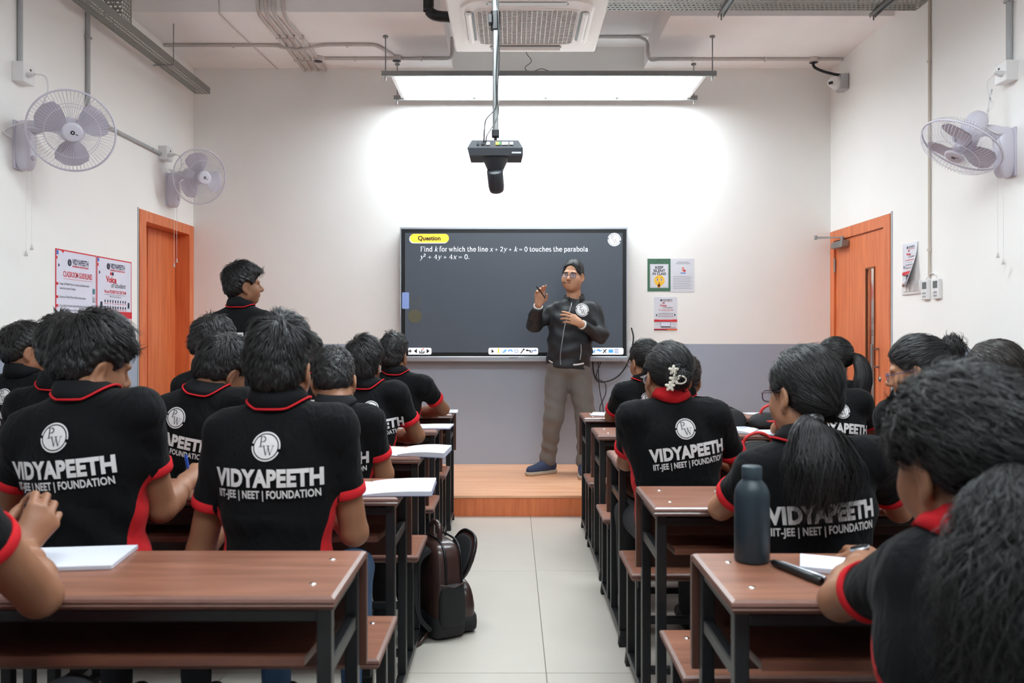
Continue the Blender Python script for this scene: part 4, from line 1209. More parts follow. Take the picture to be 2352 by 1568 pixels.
def desk_unit(x0, x1, far, bench, label, top_mesh={}):
    """desk from x0 to x1 with far edge at y=far; bench=(near, far) offsets of the seat beyond, or None"""
    W_ = x1 - x0
    t = empty('desk', ((x0 + x1) / 2, far, 0), label, 'desk', 'brown school desks with benches')
    h = W_ / 2

    def moulded(w2_, y0, y1, z1, th, name):
        """board with a stepped bull-nose edge"""
        e = [(0.010, 0.0), (0.002, 0.004), (0.0, 0.010), (0.004, 0.013), (0.001, 0.018), (0.006, th)]
        vs, fs = [], []
        for k, (ins, dz) in enumerate(e):
            vs += [(-w2_ + ins, y0 + ins, z1 - dz), (w2_ - ins, y0 + ins, z1 - dz), (w2_ - ins, y1 - ins, z1 - dz), (-w2_ + ins, y1 - ins, z1 - dz)]
        n = len(e)
        mb = MB()
        mb.add(vs, [(0, 1, 2, 3)], 0)
        sd = [(k * 4 + i, (k + 1) * 4 + i, (k + 1) * 4 + (i + 1) % 4, k * 4 + (i + 1) % 4) for k in range(n - 1) for i in range(4)]
        mb.add(vs, [s_[::-1] if False else s_ for s_ in sd] + [((n - 1) * 4 + 3, (n - 1) * 4 + 2, (n - 1) * 4 + 1, (n - 1) * 4)], 1)
        return mb.build(name, [M_DESK, M_EDGE], t)
    tp = moulded(h, -0.35, 0.0, TOP, 0.026, 'desktop')
    for sx in (-1, 1):
        for y in (-0.085, -0.265):
            MB().lathe([(0.0075, 0.0), (0.007, 0.002), (0.0, 0.0025)], (sx * (h - 0.065), y, TOP), n=10).build('screw', M_STEEL, tp)
    MB().rbox((-h + 0.002, 0.002, 0.47), (h - 0.002, 0.020, TOP - 0.012), 0.002).build('back_panel', mat('desk_panel_shaded_brown', (92, 58, 48), 0.4, noise=0.12, nscale=20, stretch=(0.2, 1, 1)), t)  # panel brown darkened to carry the shade below the desktop
    # shelf, tilted a little
    sh = MB()
    sh.obox((0, -0.17, 0.595), ((1, 0, 0), (0, 1, -0.10), (0, 0.10, 1)), (h - 0.07, 0.145, 0.009))
    sh.build('shelf', M_SHELF, t)
    for sx in (-1, 1):
        x = sx * (h - 0.03)
        tb = lambda a, b: MB().rbox(a, b, 0.003)
        L = 0.015
        tb((x - L, -0.318, 0.06), (x + L, -0.288, TOP - 0.027)).build('leg', M_IRON, t)
        tb((x - L, -0.045, 0.06), (x + L, -0.015, TOP - 0.027)).build('leg', M_IRON, t)
        tb((x - 0.012, -0.288, 0.575), (x + 0.012, -0.045, 0.605)).build('shelf_rail', M_IRON, t)
        tb((x - 0.012, -0.288, TOP - 0.052), (x + 0.012, -0.045, TOP - 0.028)).build('top_rail', M_IRON, t)
        yend = bench[1] - 0.03 if bench else -0.015
        tb((x - L, -0.335, 0.035), (x + L, yend + 0.012, 0.06)).build('floor_rail', M_IRON, t)
        for y in (-0.32, yend - 0.01):
            MB().add([(x - .019, y - .022, 0), (x + .019, y - .022, 0), (x + .019, y + .022, 0), (x - .019, y + .022, 0), (x - .016, y - .016, .04), (x + .016, y - .016, .04), (x + .016, y + .016, .04), (x - .016, y + .016, .04)],
                     [(3, 2, 1, 0), (4, 5, 6, 7), (0, 1, 5, 4), (1, 2, 6, 5), (2, 3, 7, 6), (3, 0, 4, 7)]).build('rubber_foot', M_RUB, t)
        if bench:
            for y in (bench[0] + 0.05, bench[1] - 0.06):
                tb((x - L, y - 0.015, 0.06), (x + L, y + 0.015, 0.40)).build('bench_leg', M_IRON, t)
            tb((x - 0.012, bench[0] + 0.02, 0.375), (x + 0.012, bench[1] - 0.02, 0.40)).build('bench_rail', M_IRON, t)
    for y, z in ((-0.303, 0.70), (-0.03, 0.13), (-0.03, 0.30)):
        MB().rbox((-h + 0.045, y - 0.011, z - 0.012), (h - 0.045, y + 0.011, z + 0.012), 0.003).build('cross_rail', M_IRON, t)
    if bench:
        b = moulded(h + 0.008, bench[0], bench[1], 0.43, 0.026, 'seat')
        for sx in (-1, 1):
            for y in (bench[0] + 0.07, bench[1] - 0.07):
                MB().lathe([(0.0075, 0.0), (0.007, 0.002), (0.0, 0.0025)], (sx * (h - 0.055), y, 0.43), n=10).build('screw', M_STEEL, b)
    return t


LFAR = [1.925, 2.88, 3.70, 4.61, 5.47]
LX = [-0.350, -0.362, -0.385, -0.402, -0.383]
RFAR = [1.902, 2.733, 3.569, 4.43, 5.256]
RX = [0.428, 0.4245, 0.4234, 0.4384, 0.4426]
ORD = ['nearest', 'second', 'third', 'fourth', 'frontmost']
for i in range(5):
    bl = (0.13, 0.46) if i < 4 else None
    br = (0.05, 0.37) if i < 4 else None
    desk_unit(LX[i] - 1.15, LX[i], LFAR[i], bl, '%s brown desk on the left side of the aisle%s' % (ORD[i], ', its top empty at the corner' if i == 0 else ''))
    if i:
        desk_unit(XL + 0.04, LX[i] - 1.18, LFAR[i] + 0.02, bl, '%s brown desk row against the left wall' % ORD[i])
    desk_unit(RX[i], RX[i] + 1.15, RFAR[i], br, '%s brown desk on the right side of the aisle%s' % (ORD[i], ', with the bottle' if i == 0 else ''))
    if i:
        desk_unit(RX[i] + 1.18, XR - 0.04, RFAR[i] + 0.02, br, '%s brown desk row against the right wall' % ORD[i])

# ================================================================== things on the desks
M_PAGE = mat('notebook_page', (218, 221, 233), 0.7, spec=0.2)
M_PAGEE = mat('page_edges', (196, 200, 212), 0.8, spec=0.1)
M_COVER = mat('notebook_cover', (96, 90, 130), 0.5)


def open_book(c, w_, d_, rot, label, tl=0.012, tr=0.012, droop=0.0, rules=False, cover=M_COVER, group='open notebooks on the desks', lift=0.0):
    """open exercise book: c = centre on the desk (x, y), width w_, depth d_; page blocks of thickness tl, tr either side"""
    t = empty('notebook', (c[0], c[1], TOP + 0.0006 + lift), label, 'notebook', group, rot=(0, 0, rot))
    n = 12
    for s, th, nm in ((-1, tl, 'page_block'), (1, tr, 'page_block')):
        xs = np.linspace(0, 1, n + 1)
        top = th * (0.35 + 0.65 * np.minimum(1, np.sin(np.minimum(xs * 2.2, pi / 2)) ** 0.8)) - droop * (xs ** 2.2) * (1 if s > 0 else 0)
        bot = 0.0015 - (droop * (xs ** 2.2) * (1 if s > 0 else 0))
        vs, fs, mi = [], [], []
        for k in range(n + 1):
            x = s * xs[k] * w_ / 2
            vs += [(x, -d_ / 2, bot[k] if droop else 0.0015), (x, d_ / 2, bot[k] if droop else 0.0015), (x, -d_ / 2, top[k]), (x, d_ / 2, top[k])]
        mb = MB()
        ft = [(k * 4 + 2, k * 4 + 6, k * 4 + 7, k * 4 + 3) for k in range(n)]
        fe = [(k * 4, k * 4 + 4, k * 4 + 6, k * 4 + 2) for k in range(n)] + [(k * 4 + 3, k * 4 + 7, k * 4 + 5, k * 4 + 1) for k in range(n)] + [(k * 4 + 1, k * 4 + 5, k * 4 + 4, k * 4) for k in range(n)] + [(n * 4, n * 4 + 1, n * 4 + 3, n * 4 + 2)]
        if s < 0:
            ft = [q[::-1] for q in ft]
            fe = [q[::-1] for q in fe]
        mb.add(vs, ft, 0, True)
        mb.add(vs, fe, 1)
        pb = mb.build(nm, [M_PAGE, M_PAGEE], t)
        if rules:
            rm = MB()
            zt = float(top[6]) + 0.0006
            for k in range(9):
                y = -d_ / 2 + 0.02 + k * (d_ - 0.04) / 8
                rm.box((min(s * w_ * 0.16, s * w_ * 0.44), y, zt), (max(s * w_ * 0.16, s * w_ * 0.44), y + 0.0012, zt + 0.0002))
            rm.build('written_lines', M_GREYINK, pb)
        cv = MB()
        cv.add([(0, -d_ / 2 - .002, 0), (s * (w_ / 2 + .002), -d_ / 2 - .002, -droop if s > 0 else 0), (s * (w_ / 2 + .002), d_ / 2 + .002, -droop if s > 0 else 0), (0, d_ / 2 + .002, 0), (0, -d_ / 2 - .002, .001), (s * (w_ / 2 + .002), -d_ / 2 - .002, .001 - (droop if s > 0 else 0)), (s * (w_ / 2 + .002), d_ / 2 + .002, .001 - (droop if s > 0 else 0)), (0, d_ / 2 + .002, .001)],
               [(3, 2, 1, 0), (4, 5, 6, 7), (0, 1, 5, 4), (1, 2, 6, 5), (2, 3, 7, 6), (3, 0, 4, 7)])
        cv.build('cover', cover, t)
    return t


def pad(c, w_, d_, th, rot, label, rules=0, cat='notebook', name='notepad', group=None):
    t = empty(name, (c[0], c[1], TOP + 0.0006), label, cat, group, rot=(0, 0, rot))
    mb = MB()
    mb.rbox((-w_ / 2, -d_ / 2, 0), (w_ / 2, d_ / 2, th), 0.001)
    mb.build('page_block', M_PAGE, t)
    MB().box((-w_ / 2, -d_ / 2, th * 0.2), (w_ / 2, -d_ / 2 - 0.0004, th * 0.8)).build('page_edge', M_PAGEE, t)
    if rules:
        rm = MB()
        for k in range(rules):
            y = d_ / 2 - 0.02 - k * (d_ - 0.04) / rules
            rm.box((-w_ * 0.42, y, th + 0.0003), (w_ * (0.42 - 0.2 * ((k * 7) % 3) / 2), y + 0.0014, th + 0.0006))
        rm.build('printed_lines', M_GREYINK, t)
    return t


def onto(u, v, z=TOP):
    d = F_PX * (CAM_Z - z) / (v - CY)
    p = P(u, v, d)
    return p[0], p[1]


def pen(a, b, r, m_, label, tipm=None, clip=False, group=None):
    a, b = np.array(a, float), np.array(b, float)
    t = empty('pen', tuple(a), label, 'pen', group)
    dv = unit(b - a)
    L = np.linalg.norm(b - a)
    MB().lathe([(0.0008, 0), (r * .8, 0.012), (r, 0.02), (r, L - 0.004), (r * 0.8, L)], ax=dv, n=10).build('barrel', m_, t)
    MB().lathe([(r * 1.12, L - 0.05), (r * 1.12, L - 0.002), (r * 0.7, L)], ax=dv, n=10).build('cap', tipm or m_, t)
    if clip:
        MB().obox(dv * (L - 0.03) + np.array([0, 0, r + 0.002]), (dv, unit(np.cross([0, 0, 1], dv)), (0, 0, 1)), (0.018, 0.0015, 0.0008)).build('clip', M_STEEL, t)
    return t


# left block
pad(onto(165, 1287), 0.235, 0.17, 0.010, 0.12, 'thick white notebook beside the elbow on the nearest left desk')
pad(onto(-30, 1268), 0.15, 0.11, 0.012, -0.2, 'white notebook at the frame edge on the nearest left desk')
open_book((-0.482, 2.665), 0.44, 0.24, 0.03, 'open white notebook overhanging the second left desk', 0.008, 0.016)
open_book((-0.480, 3.495), 0.40, 0.24, -0.06, 'open white notebook overhanging the third left desk', 0.010, 0.022, droop=0.006)
open_book((-0.545, 4.44), 0.42, 0.2, -0.05, 'open white notebook on the fourth left desk', 0.006, 0.008)
open_book((-0.55, 5.28), 0.38, 0.2, 0.05, 'open notebook under the elbow on the frontmost left desk', 0.008, 0.006, rules=True)
open_book((-1.66, 2.67), 0.40, 0.24, 0.05, 'open notebook at the frame edge on the second left desk row', 0.010, 0.010)
# right block
pad(onto(1920, 1305), 0.15, 0.105, 0.012, -0.35, 'white notepad under the arm with the wristwatch')
pad(onto(1690, 1134), 0.10, 0.10, 0.004, 0.3, 'small white paper pad beside the elbow on the second right desk')
open_book((1.20, 2.53), 0.34, 0.235, -0.15, 'large printed open book on the second right desk', 0.008, 0.008, rules=True)
open_book((1.66, 3.44), 0.30, 0.20, 0.1, 'ruled notebook held open by the hand with a silver watch', 0.008, 0.012, rules=True)
pad(onto(1722, 1046), 0.17, 0.13, 0.014, -0.2, 'thick white notebook beside the pens on the third right desk')
open_book((1.28, 4.20), 0.30, 0.20, -0.5, 'ruled open notebook between the red and black bags', 0.018, 0.008, rules=True, cover=mat('dark_cover', (40, 36, 48)))
open_book((0.64, 5.10), 0.26, 0.2, -0.2, 'open notebook on the frontmost right desk', 0.006, 0.006)
pad(onto(2030, 966), 0.2, 0.14, 0.006, 0.1, 'white sheets under the forearm by the far right wall')
pad(onto(1735, 951), 0.13, 0.10, 0.006, 0.1, 'white paper behind the red handled bag')
# pens
pa = onto(1768, 1297, TOP)
pb_ = onto(1888, 1345, TOP)
pen((pa[0], pa[1], TOP + .009), (pb_[0], pb_[1], TOP + .009), 0.0085, M_BLK, 'thick black pen lying by the dark blue bottle', clip=False)
pa, pb_ = onto(1790, 1297), onto(1905, 1340)
pen((pa[0], pa[1] + .012, TOP + .005), (pb_[0], pb_[1] + .02, TOP + .005), 0.0045, M_SILV, 'thin silver pen lying behind the black pen')
M_BLUEP = mat('blue_pen_plastic', (60, 150, 215), 0.3)
pen((*onto(1742, 1039), TOP + .006), (*onto(1786, 1052), TOP + .006), 0.005, M_BLK, 'black pen with blue cap near the third right desk notebook', M_BLUEP)
pen((*onto(1750, 1034), TOP + .006), (*onto(1800, 1046), TOP + .006), 0.005, M_BLUEP, 'light blue pen near the third right desk notebook')

# bottle
bc = onto(1727, 1288)
t = empty('water_bottle', (bc[0], bc[1], TOP), 'dark teal metal water bottle standing on the nearest right desk', 'bottle')
M_BOT = mat('bottle_teal_enamel', (27, 44, 53), 0.45, bump=0.06, bscale=500)
MB().lathe([(0.034, 0.0), (0.038, 0.002), (0.0395, 0.006), (0.0395, 0.150), (0.038, 0.162), (0.033, 0.174), (0.026, 0.183), (0.022, 0.188), (0.022, 0.192)], n=40).build('bottle_body', M_BOT, t)
MB().lathe([(0.0225, 0.190), (0.0228, 0.193), (0.0228, 0.216), (0.021, 0.2185), (0.0, 0.2185)], n=36).build('bottle_cap', mat('bottle_cap_matte', (31, 48, 57), 0.5), t)
m = MB()
v, f = strokes2d([(.12, arc(.35, .35, .3, .3, 40, 330)), (.12, [(.9, 0), (.9, 1)]), (.12, arc(1.5, .35, .3, .3, 0, 360)), (.12, [(2.1, 0), (2.1, .7), (2.5, .7), (2.5, 0)]), (.12, [(3., 0), (3.3, .7), (3.6, 0)])])
vs = []
for p in v * 0.007:
    a_ = 1.12 + p[1] / 0.0398
    vs.append((0.0399 * sin(a_), -0.0399 * cos(a_), 0.085 + p[0]))
m.add(vs, f)
m.build('maker_mark', M_PVC, t)

# ================================================================== bags
M_LEATH = mat('brown_leather', (62, 42, 38), 0.28, noise=0.3, nscale=14, bump=0.25, bscale=22, coat=0.15)
M_FAB = mat('black_fabric', (24, 24, 26), 0.75, bump=0.2, bscale=400)
M_FABR = mat('red_bag_trim', (196, 48, 46), 0.6)


bpk = empty('backpack', (-0.32, 3.43, 0), 'brown leather and black backpack standing open in the aisle', 'backpack', rot=(0, 0, radians(-62)))
I3 = np.eye(3)
# local: x = width, y = back(-)/front(+), z = up
mb = MB(); mb.add(*superbox((0, 0.0, 0.20), I3, (0.145, 0.075, 0.195), 5, 32, 20, 0.16), 0, True); mb.build('main_body', M_LEATH, bpk)
mb = MB(); mb.add(*superbox((0, 0.0, 0.055), I3, (0.150, 0.080, 0.055), 5, 32, 10), 0, True); mb.build('base_panel', M_FAB, bpk)
mb = MB(); mb.add(*superbox((0, 0.095, 0.115), I3, (0.120, 0.042, 0.098), 3.2, 28, 14, 0.2), 0, True); mb.build('front_pocket', M_LEATH, bpk)
mb = MB(); mb.add(*superbox((0, 0.1, 0.045), I3, (0.124, 0.044, 0.045), 4, 28, 10), 0, True); mb.build('pocket_base', M_FAB, bpk)
mb = MB(); mb.add(*superbox((0.136, 0.005, 0.140), I3, (0.024, 0.060, 0.092), 4, 20, 12, 0.05), 0, True); mb.build('side_pocket', M_FAB, bpk)
mb = MB(); mb.tube([(0.150, -0.052, 0.236), (0.163, 0.005, 0.224), (0.150, 0.062, 0.234)], 0.004, 6); mb.build('pocket_hem', M_LEATH, bpk)
# open flap: a thick curved lid leaning outwards
a_ = radians(24)
F3 = np.array([[1, 0, 0], [0, cos(a_), -sin(a_)], [0, sin(a_), cos(a_)]])
mb = MB(); mb.add(*superbox((0, 0.115, 0.305), F3, (0.112, 0.013, 0.105), 3, 28, 14, 0.15), 0, True); mb.build('open_flap', M_LEATH, bpk)
mb = MB(); mb.add(*superbox((0, 0.098, 0.302), F3, (0.100, 0.008, 0.095), 3, 28, 12, 0.15), 0, True); mb.build('flap_lining', M_FAB, bpk)
mb = MB()
pts = []
for q in np.linspace(radians(-35), radians(215), 30):
    sg = lambda w_: math.copysign(abs(w_) ** (2 / 3), w_)
    zz = sg(sin(q))
    pts.append(np.array([0, 0.115, 0.305]) + F3[0] * 0.112 * sg(cos(q)) * (1 - 0.15 * max(0, zz)) + F3[2] * 0.105 * zz - F3[1] * 0.008)
mb.tube(pts, 0.006, 6)
mb.build('zip_edge', M_BLK, bpk)
mb = MB()
pts = [(-0.142, -0.02, .06), (-0.143, -0.02, .2), (-0.128, -0.02, .34), (-0.08, -0.02, .39), (0, -0.02, .398), (0.08, -0.02, .39), (0.128, -0.02, .34), (0.143, -0.02, .2)]
mb.tube(bez(pts, 40), 0.0055, 6)
pts = [(p[0] * 0.98, 0.052, p[2]) for p in pts]
mb.tube(bez(pts, 40), 0.005, 6)
mb.build('zip', M_BLK, bpk)
mb = MB(); mb.tube(bez([(-0.045, -0.01, 0.385), (-0.042, -0.01, 0.445), (0.0, -0.01, 0.462), (0.042, -0.01, 0.445), (0.045, -0.01, 0.385)], 20), 0.012, 8); mb.build('carry_handle', M_LEATH, bpk)
for sx in (-1, 1):
    mb = MB()
    pth = bez([(sx * 0.06, -0.07, 0.37), (sx * 0.075, -0.125, 0.33), (sx * 0.085, -0.145, 0.22), (sx * 0.09, -0.13, 0.11), (sx * 0.10, -0.085, 0.05)], 24)
    for a, b in zip(pth[:-1], pth[1:]):
        d_ = unit(b - a)
        mb.obox((a + b) / 2, (d_, (1, 0, 0), np.cross(d_, (1, 0, 0))), (np.linalg.norm(b - a) * 0.55, 0.032, 0.009))
    mb.build('shoulder_strap', M_FAB, bpk)
mb = MB(); mb.tube(bez([(0.1, -0.085, 0.04), (0.14, -0.14, 0.012), (0.16, -0.2, 0.008), (0.15, -0.27, 0.008)], 16), 0.007, 6); mb.build('loose_strap', M_LEATH, bpk)
for p_ in ((0.148, -0.02, 0.21), (0.112, 0.075, 0.225)):
    MB().rbox((p_[0] - .005, p_[1] - .004, p_[2] - .03), (p_[0] + .005, p_[1] + .004, p_[2]), 0.002).build('zip_pull', M_GALV, bpk)


def soft_bag(c, half, rot, label, red=True):
    t = empty('school_bag', c, label, 'bag', rot=(0, 0, rot))
    mb = MB(); mb.add(*superbox((0, 0, half[2]), I3, half, 3.2, 28, 14, 0.25), 0, True); mb.build('bag_body', M_FAB, t)
    if red:
        for k, z in ((0.9, 1.05), (0.72, 1.45)):
            mb = MB()
            pts = [(cos(q) * half[0] * k * 1.03, sin(q) * half[1] * k * 1.05 - 0.0, half[2] * z) for q in np.linspace(pi * 1.0, pi * 2.0, 20)]
            mb.tube(pts, 0.007, 6)
            mb.build('red_piping', M_FABR, t)
        mb = MB(); mb.tube(bez([(-half[0] * .55, -half[1] * .2, half[2] * 2 - .025), (-half[0] * .42, -half[1] * .3, half[2] * 2 + .022), (-half[0] * .05, -half[1] * .3, half[2] * 2 + .042), (half[0] * .3, -half[1] * .3, half[2] * 2 + .022), (half[0] * .5, -half[1] * .2, half[2] * 2 - .025)], 20), 0.008, 8); mb.build('carry_handle', M_FABR, t)
    else:
        mb = MB(); mb.tube(bez([(-half[0] * .5, 0, half[2] * 1.8), (0, 0, half[2] * 2.12), (half[0] * .5, 0, half[2] * 1.8)], 12), 0.008, 6); mb.build('carry_handle', M_FAB, t)
    return t


soft_bag((1.18, 4.37, TOP), (0.10, 0.075, 0.055), 0.2, 'plain black bag lying on the fourth right desk', False)
soft_bag((1.42, 4.36, TOP), (0.12, 0.075, 0.045), -0.1, 'black bag with red handle lying behind the ruled notebook')
soft_bag((1.17, 3.80, 0.43), (0.15, 0.09, 0.165), 0.1, 'black bag with red piping on the bench behind the pens')
# ================================================================== people: smooth-union distance fields turned into meshes
class Field:
    def __init__(self):
        self.ops = []

    def cone(self, a, b, ra, rb, k=0.02, flat=None, cap=False, sub=False):
        self.ops.append(('c', np.array(a, float), np.array(b, float), ra, rb, k, flat, cap, sub))
        return self

    def ell(self, c, r, R=None, k=0.02, sub=False):
        self.ops.append(('e', np.array(c, float), np.array(r, float), np.eye(3) if R is None else np.array(R, float), k, sub))
        return self

    def cut(self, p, n):
        n = np.array(n, float) / np.linalg.norm(n)
        self.ops.append(('p', n, float(np.array(p, float) @ n)))
        return self

    @staticmethod
    def _d(op, X, Y, Z):
        if op[0] == 'c':
            _, a, b, ra, rb, k, flat, cap, sub = op
            ba = b - a
            L2 = ba @ ba + 1e-12
            px, py, pz = X - a[0], Y - a[1], Z - a[2]
            t0 = (px * ba[0] + py * ba[1] + pz * ba[2]) / L2
            t = np.clip(t0, 0, 1)
            wx, wy, wz = px - t * ba[0], py - t * ba[1], pz - t * ba[2]
            q = wx * wx + wy * wy + wz * wz
            if flat is not None:
                ax, f = flat
                wa = wx * ax[0] + wy * ax[1] + wz * ax[2]
                q = q + (f * f - 1) * wa * wa
            d = np.sqrt(q) - (ra + (rb - ra) * t)
            if cap:
                d = np.maximum(d, (t0 - 1) * sqrt(L2))
            return d
        _, c, r, R, k, sub = op
        px, py, pz = X - c[0], Y - c[1], Z - c[2]
        qs = [px * R[0][i] + py * R[1][i] + pz * R[2][i] for i in range(3)]
        k0 = np.sqrt(sum((q / r[i]) ** 2 for i, q in enumerate(qs))) + 1e-9
        k1 = np.sqrt(sum((q / (r[i] ** 2)) ** 2 for i, q in enumerate(qs))) + 1e-9
        return k0 * (k0 - 1) / k1

    @staticmethod
    def _mix(F, d, k, sub):
        if sub:
            h_ = np.maximum(k - np.abs(F + d), 0) / k
            return np.maximum(F, -d) + h_ * h_ * k * 0.25
        h_ = np.maximum(k - np.abs(F - d), 0) / k
        return np.minimum(F, d) - h_ * h_ * k * 0.25

    def at(self, Pts):
        X, Y, Z = Pts[:, 0], Pts[:, 1], Pts[:, 2]
        F = np.full(len(Pts), 1.0)
        for op in self.ops:
            if op[0] == 'p':
                F = np.maximum(F, X * op[1][0] + Y * op[1][1] + Z * op[1][2] - op[2])
            else:
                k, sub = (op[5], op[8]) if op[0] == 'c' else (op[4], op[5])
                F = self._mix(F, self._d(op, X, Y, Z), k, sub)
        return F

    def bounds(self):
        lo, hi = np.full(3, 9.0), np.full(3, -9.0)
        for op in self.ops:
            if op[0] == 'c' and not op[8]:
                r = max(op[3], op[4])
                lo = np.minimum(lo, np.minimum(op[1], op[2]) - r)
                hi = np.maximum(hi, np.maximum(op[1], op[2]) + r)
            elif op[0] == 'e' and not op[5]:
                r = op[2].max()
                lo = np.minimum(lo, op[1] - r)
                hi = np.maximum(hi, op[1] + r)
        return lo, hi

    def mesh(self, h, lo=None, hi=None, smooth=1):
        if lo is None:
            lo, hi = self.bounds()
            lo, hi = lo - 3 * h, hi + 3 * h
        n = np.ceil((hi - lo) / h).astype(int) + 1
        xs = [lo[i] + h * np.arange(n[i]) for i in range(3)]
        F = np.full(n, 1.0, np.float32)
        for op in self.ops:
            if op[0] == 'p':
                D = (xs[0] * op[1][0])[:, None, None] + (xs[1] * op[1][1])[None, :, None] + (xs[2] * op[1][2])[None, None, :] - op[2]
                F = np.maximum(F, D.astype(np.float32))
                continue
            if op[0] == 'c':
                r = max(op[3], op[4])
                b0, b1 = np.minimum(op[1], op[2]) - r, np.maximum(op[1], op[2]) + r
                k, sub = op[5], op[8]
            else:
                r = op[2].max()
                b0, b1 = op[1] - r, op[1] + r
                k, sub = op[4], op[5]
            mg = k + 2.5 * h
            i0 = np.maximum(0, np.floor((b0 - mg - lo) / h).astype(int))
            i1 = np.minimum(n, np.ceil((b1 + mg - lo) / h).astype(int) + 1)
            if (i1 <= i0).any():
                continue
            sl = tuple(slice(a, b) for a, b in zip(i0, i1))
            X, Y, Z = xs[0][sl[0]][:, None, None], xs[1][sl[1]][None, :, None], xs[2][sl[2]][None, None, :]
            F[sl] = self._mix(F[sl], self._d(op, X, Y, Z), k, sub)
        return surface_nets(F, lo, h, smooth)


def surface_nets(F, lo, h, smooth=1):
    n = np.array(F.shape)
    ins = F < 0
    m = n - 1
    nc = int(m.prod())
    S = np.zeros((3, nc))
    C = np.zeros(nc)
    quads = []
    for ax in range(3):
        a = [slice(None)] * 3
        b = [slice(None)] * 3
        a[ax], b[ax] = slice(0, -1), slice(1, None)
        idx = np.array(np.nonzero(ins[tuple(a)] != ins[tuple(b)]))
        if idx.shape[1] == 0:
            continue
        j2 = idx.copy()
        j2[ax] += 1
        f0, f1 = F[tuple(idx)], F[tuple(j2)]
        t = f0 / (f0 - f1)
        pos = idx.astype(float)
        pos[ax] += t
        u, v = (ax + 1) % 3, (ax + 2) % 3
        cells = []
        ok = np.ones(idx.shape[1], bool)
        for du, dv in ((-1, -1), (0, -1), (0, 0), (-1, 0)):
            c = idx.copy()
            c[u] += du
            c[v] += dv
            val = (c[u] >= 0) & (c[v] >= 0) & (c[u] < m[u]) & (c[v] < m[v])
            ok &= val
            ci = (c[0] * m[1] + c[1]) * m[2] + c[2]
            cv = ci[val]
            C += np.bincount(cv, minlength=nc)
            for q in range(3):
                S[q] += np.bincount(cv, weights=pos[q][val], minlength=nc)
            cells.append(ci)
        Q = np.stack(cells, 1)[ok]
        flip = ~ins[tuple(idx)][ok]
        Q[flip] = Q[flip][:, ::-1]
        quads.append(Q)
    used = np.nonzero(C)[0]
    remap = np.full(nc, -1)
    remap[used] = np.arange(len(used))
    V = (S[:, used] / C[used]).T * h + lo
    Q = remap[np.vstack(quads)] if quads else np.zeros((0, 4), int)
    for _ in range(smooth):
        A = np.zeros_like(V)
        W = np.zeros(len(V))
        for e in range(4):
            i, j = Q[:, e], Q[:, (e + 1) % 4]
            for q in range(3):
                A[:, q] += np.bincount(i, weights=V[j, q], minlength=len(V)) + np.bincount(j, weights=V[i, q], minlength=len(V))
            W += np.bincount(i, minlength=len(V)) + np.bincount(j, minlength=len(V))
        V = V * 0.5 + 0.5 * A / np.maximum(W, 1)[:, None]
    return V, Q


def vnormals(V, Q):
    a, b, c, d = (V[Q[:, i]] for i in range(4))
    fn = np.cross(c - a, d - b)
    N_ = np.zeros_like(V)
    for e in range(4):
        for q in range(3):
            N_[:, q] += np.bincount(Q[:, e], weights=fn[:, q], minlength=len(V))
    return N_ / (np.linalg.norm(N_, axis=1)[:, None] + 1e-12)


def np_mesh(name, V, Q, mats, smooth=True, attr=None, tri=None, mi=None):
    """mesh from numpy quads (and optional triangles)"""
    me = bpy.data.meshes.new(name)
    nq = len(Q)
    nt = 0 if tri is None else len(tri)
    me.vertices.add(len(V))
    me.vertices.foreach_set('co', np.asarray(V, np.float32).ravel())
    me.loops.add(nq * 4 + nt * 3)
    li = np.asarray(Q, np.int32).ravel()
    if nt:
        li = np.concatenate([li, np.asarray(tri, np.int32).ravel()])
    me.loops.foreach_set('vertex_index', li)
    me.polygons.add(nq + nt)
    st = np.concatenate([np.arange(nq) * 4, nq * 4 + np.arange(nt) * 3]).astype(np.int32)
    me.polygons.foreach_set('loop_start', st)
    me.polygons.foreach_set('use_smooth', np.full(nq + nt, smooth))
    for m_ in (mats if isinstance(mats, (list, tuple)) else [mats]):
        me.materials.append(m_)
    if mi is not None:
        me.polygons.foreach_set('material_index', np.asarray(mi, np.int32))
    if attr is not None:
        at = me.attributes.new('panel', 'FLOAT', 'POINT')
        at.data.foreach_set('value', np.asarray(attr, np.float32))
    me.update()
    me.validate()
    return me


def merge(parts):
    V, Q, o = [], [], 0
    for v, q in parts:
        V.append(v)
        Q.append(q + o)
        o += len(v)
    return np.vstack(V), np.vstack(Q)


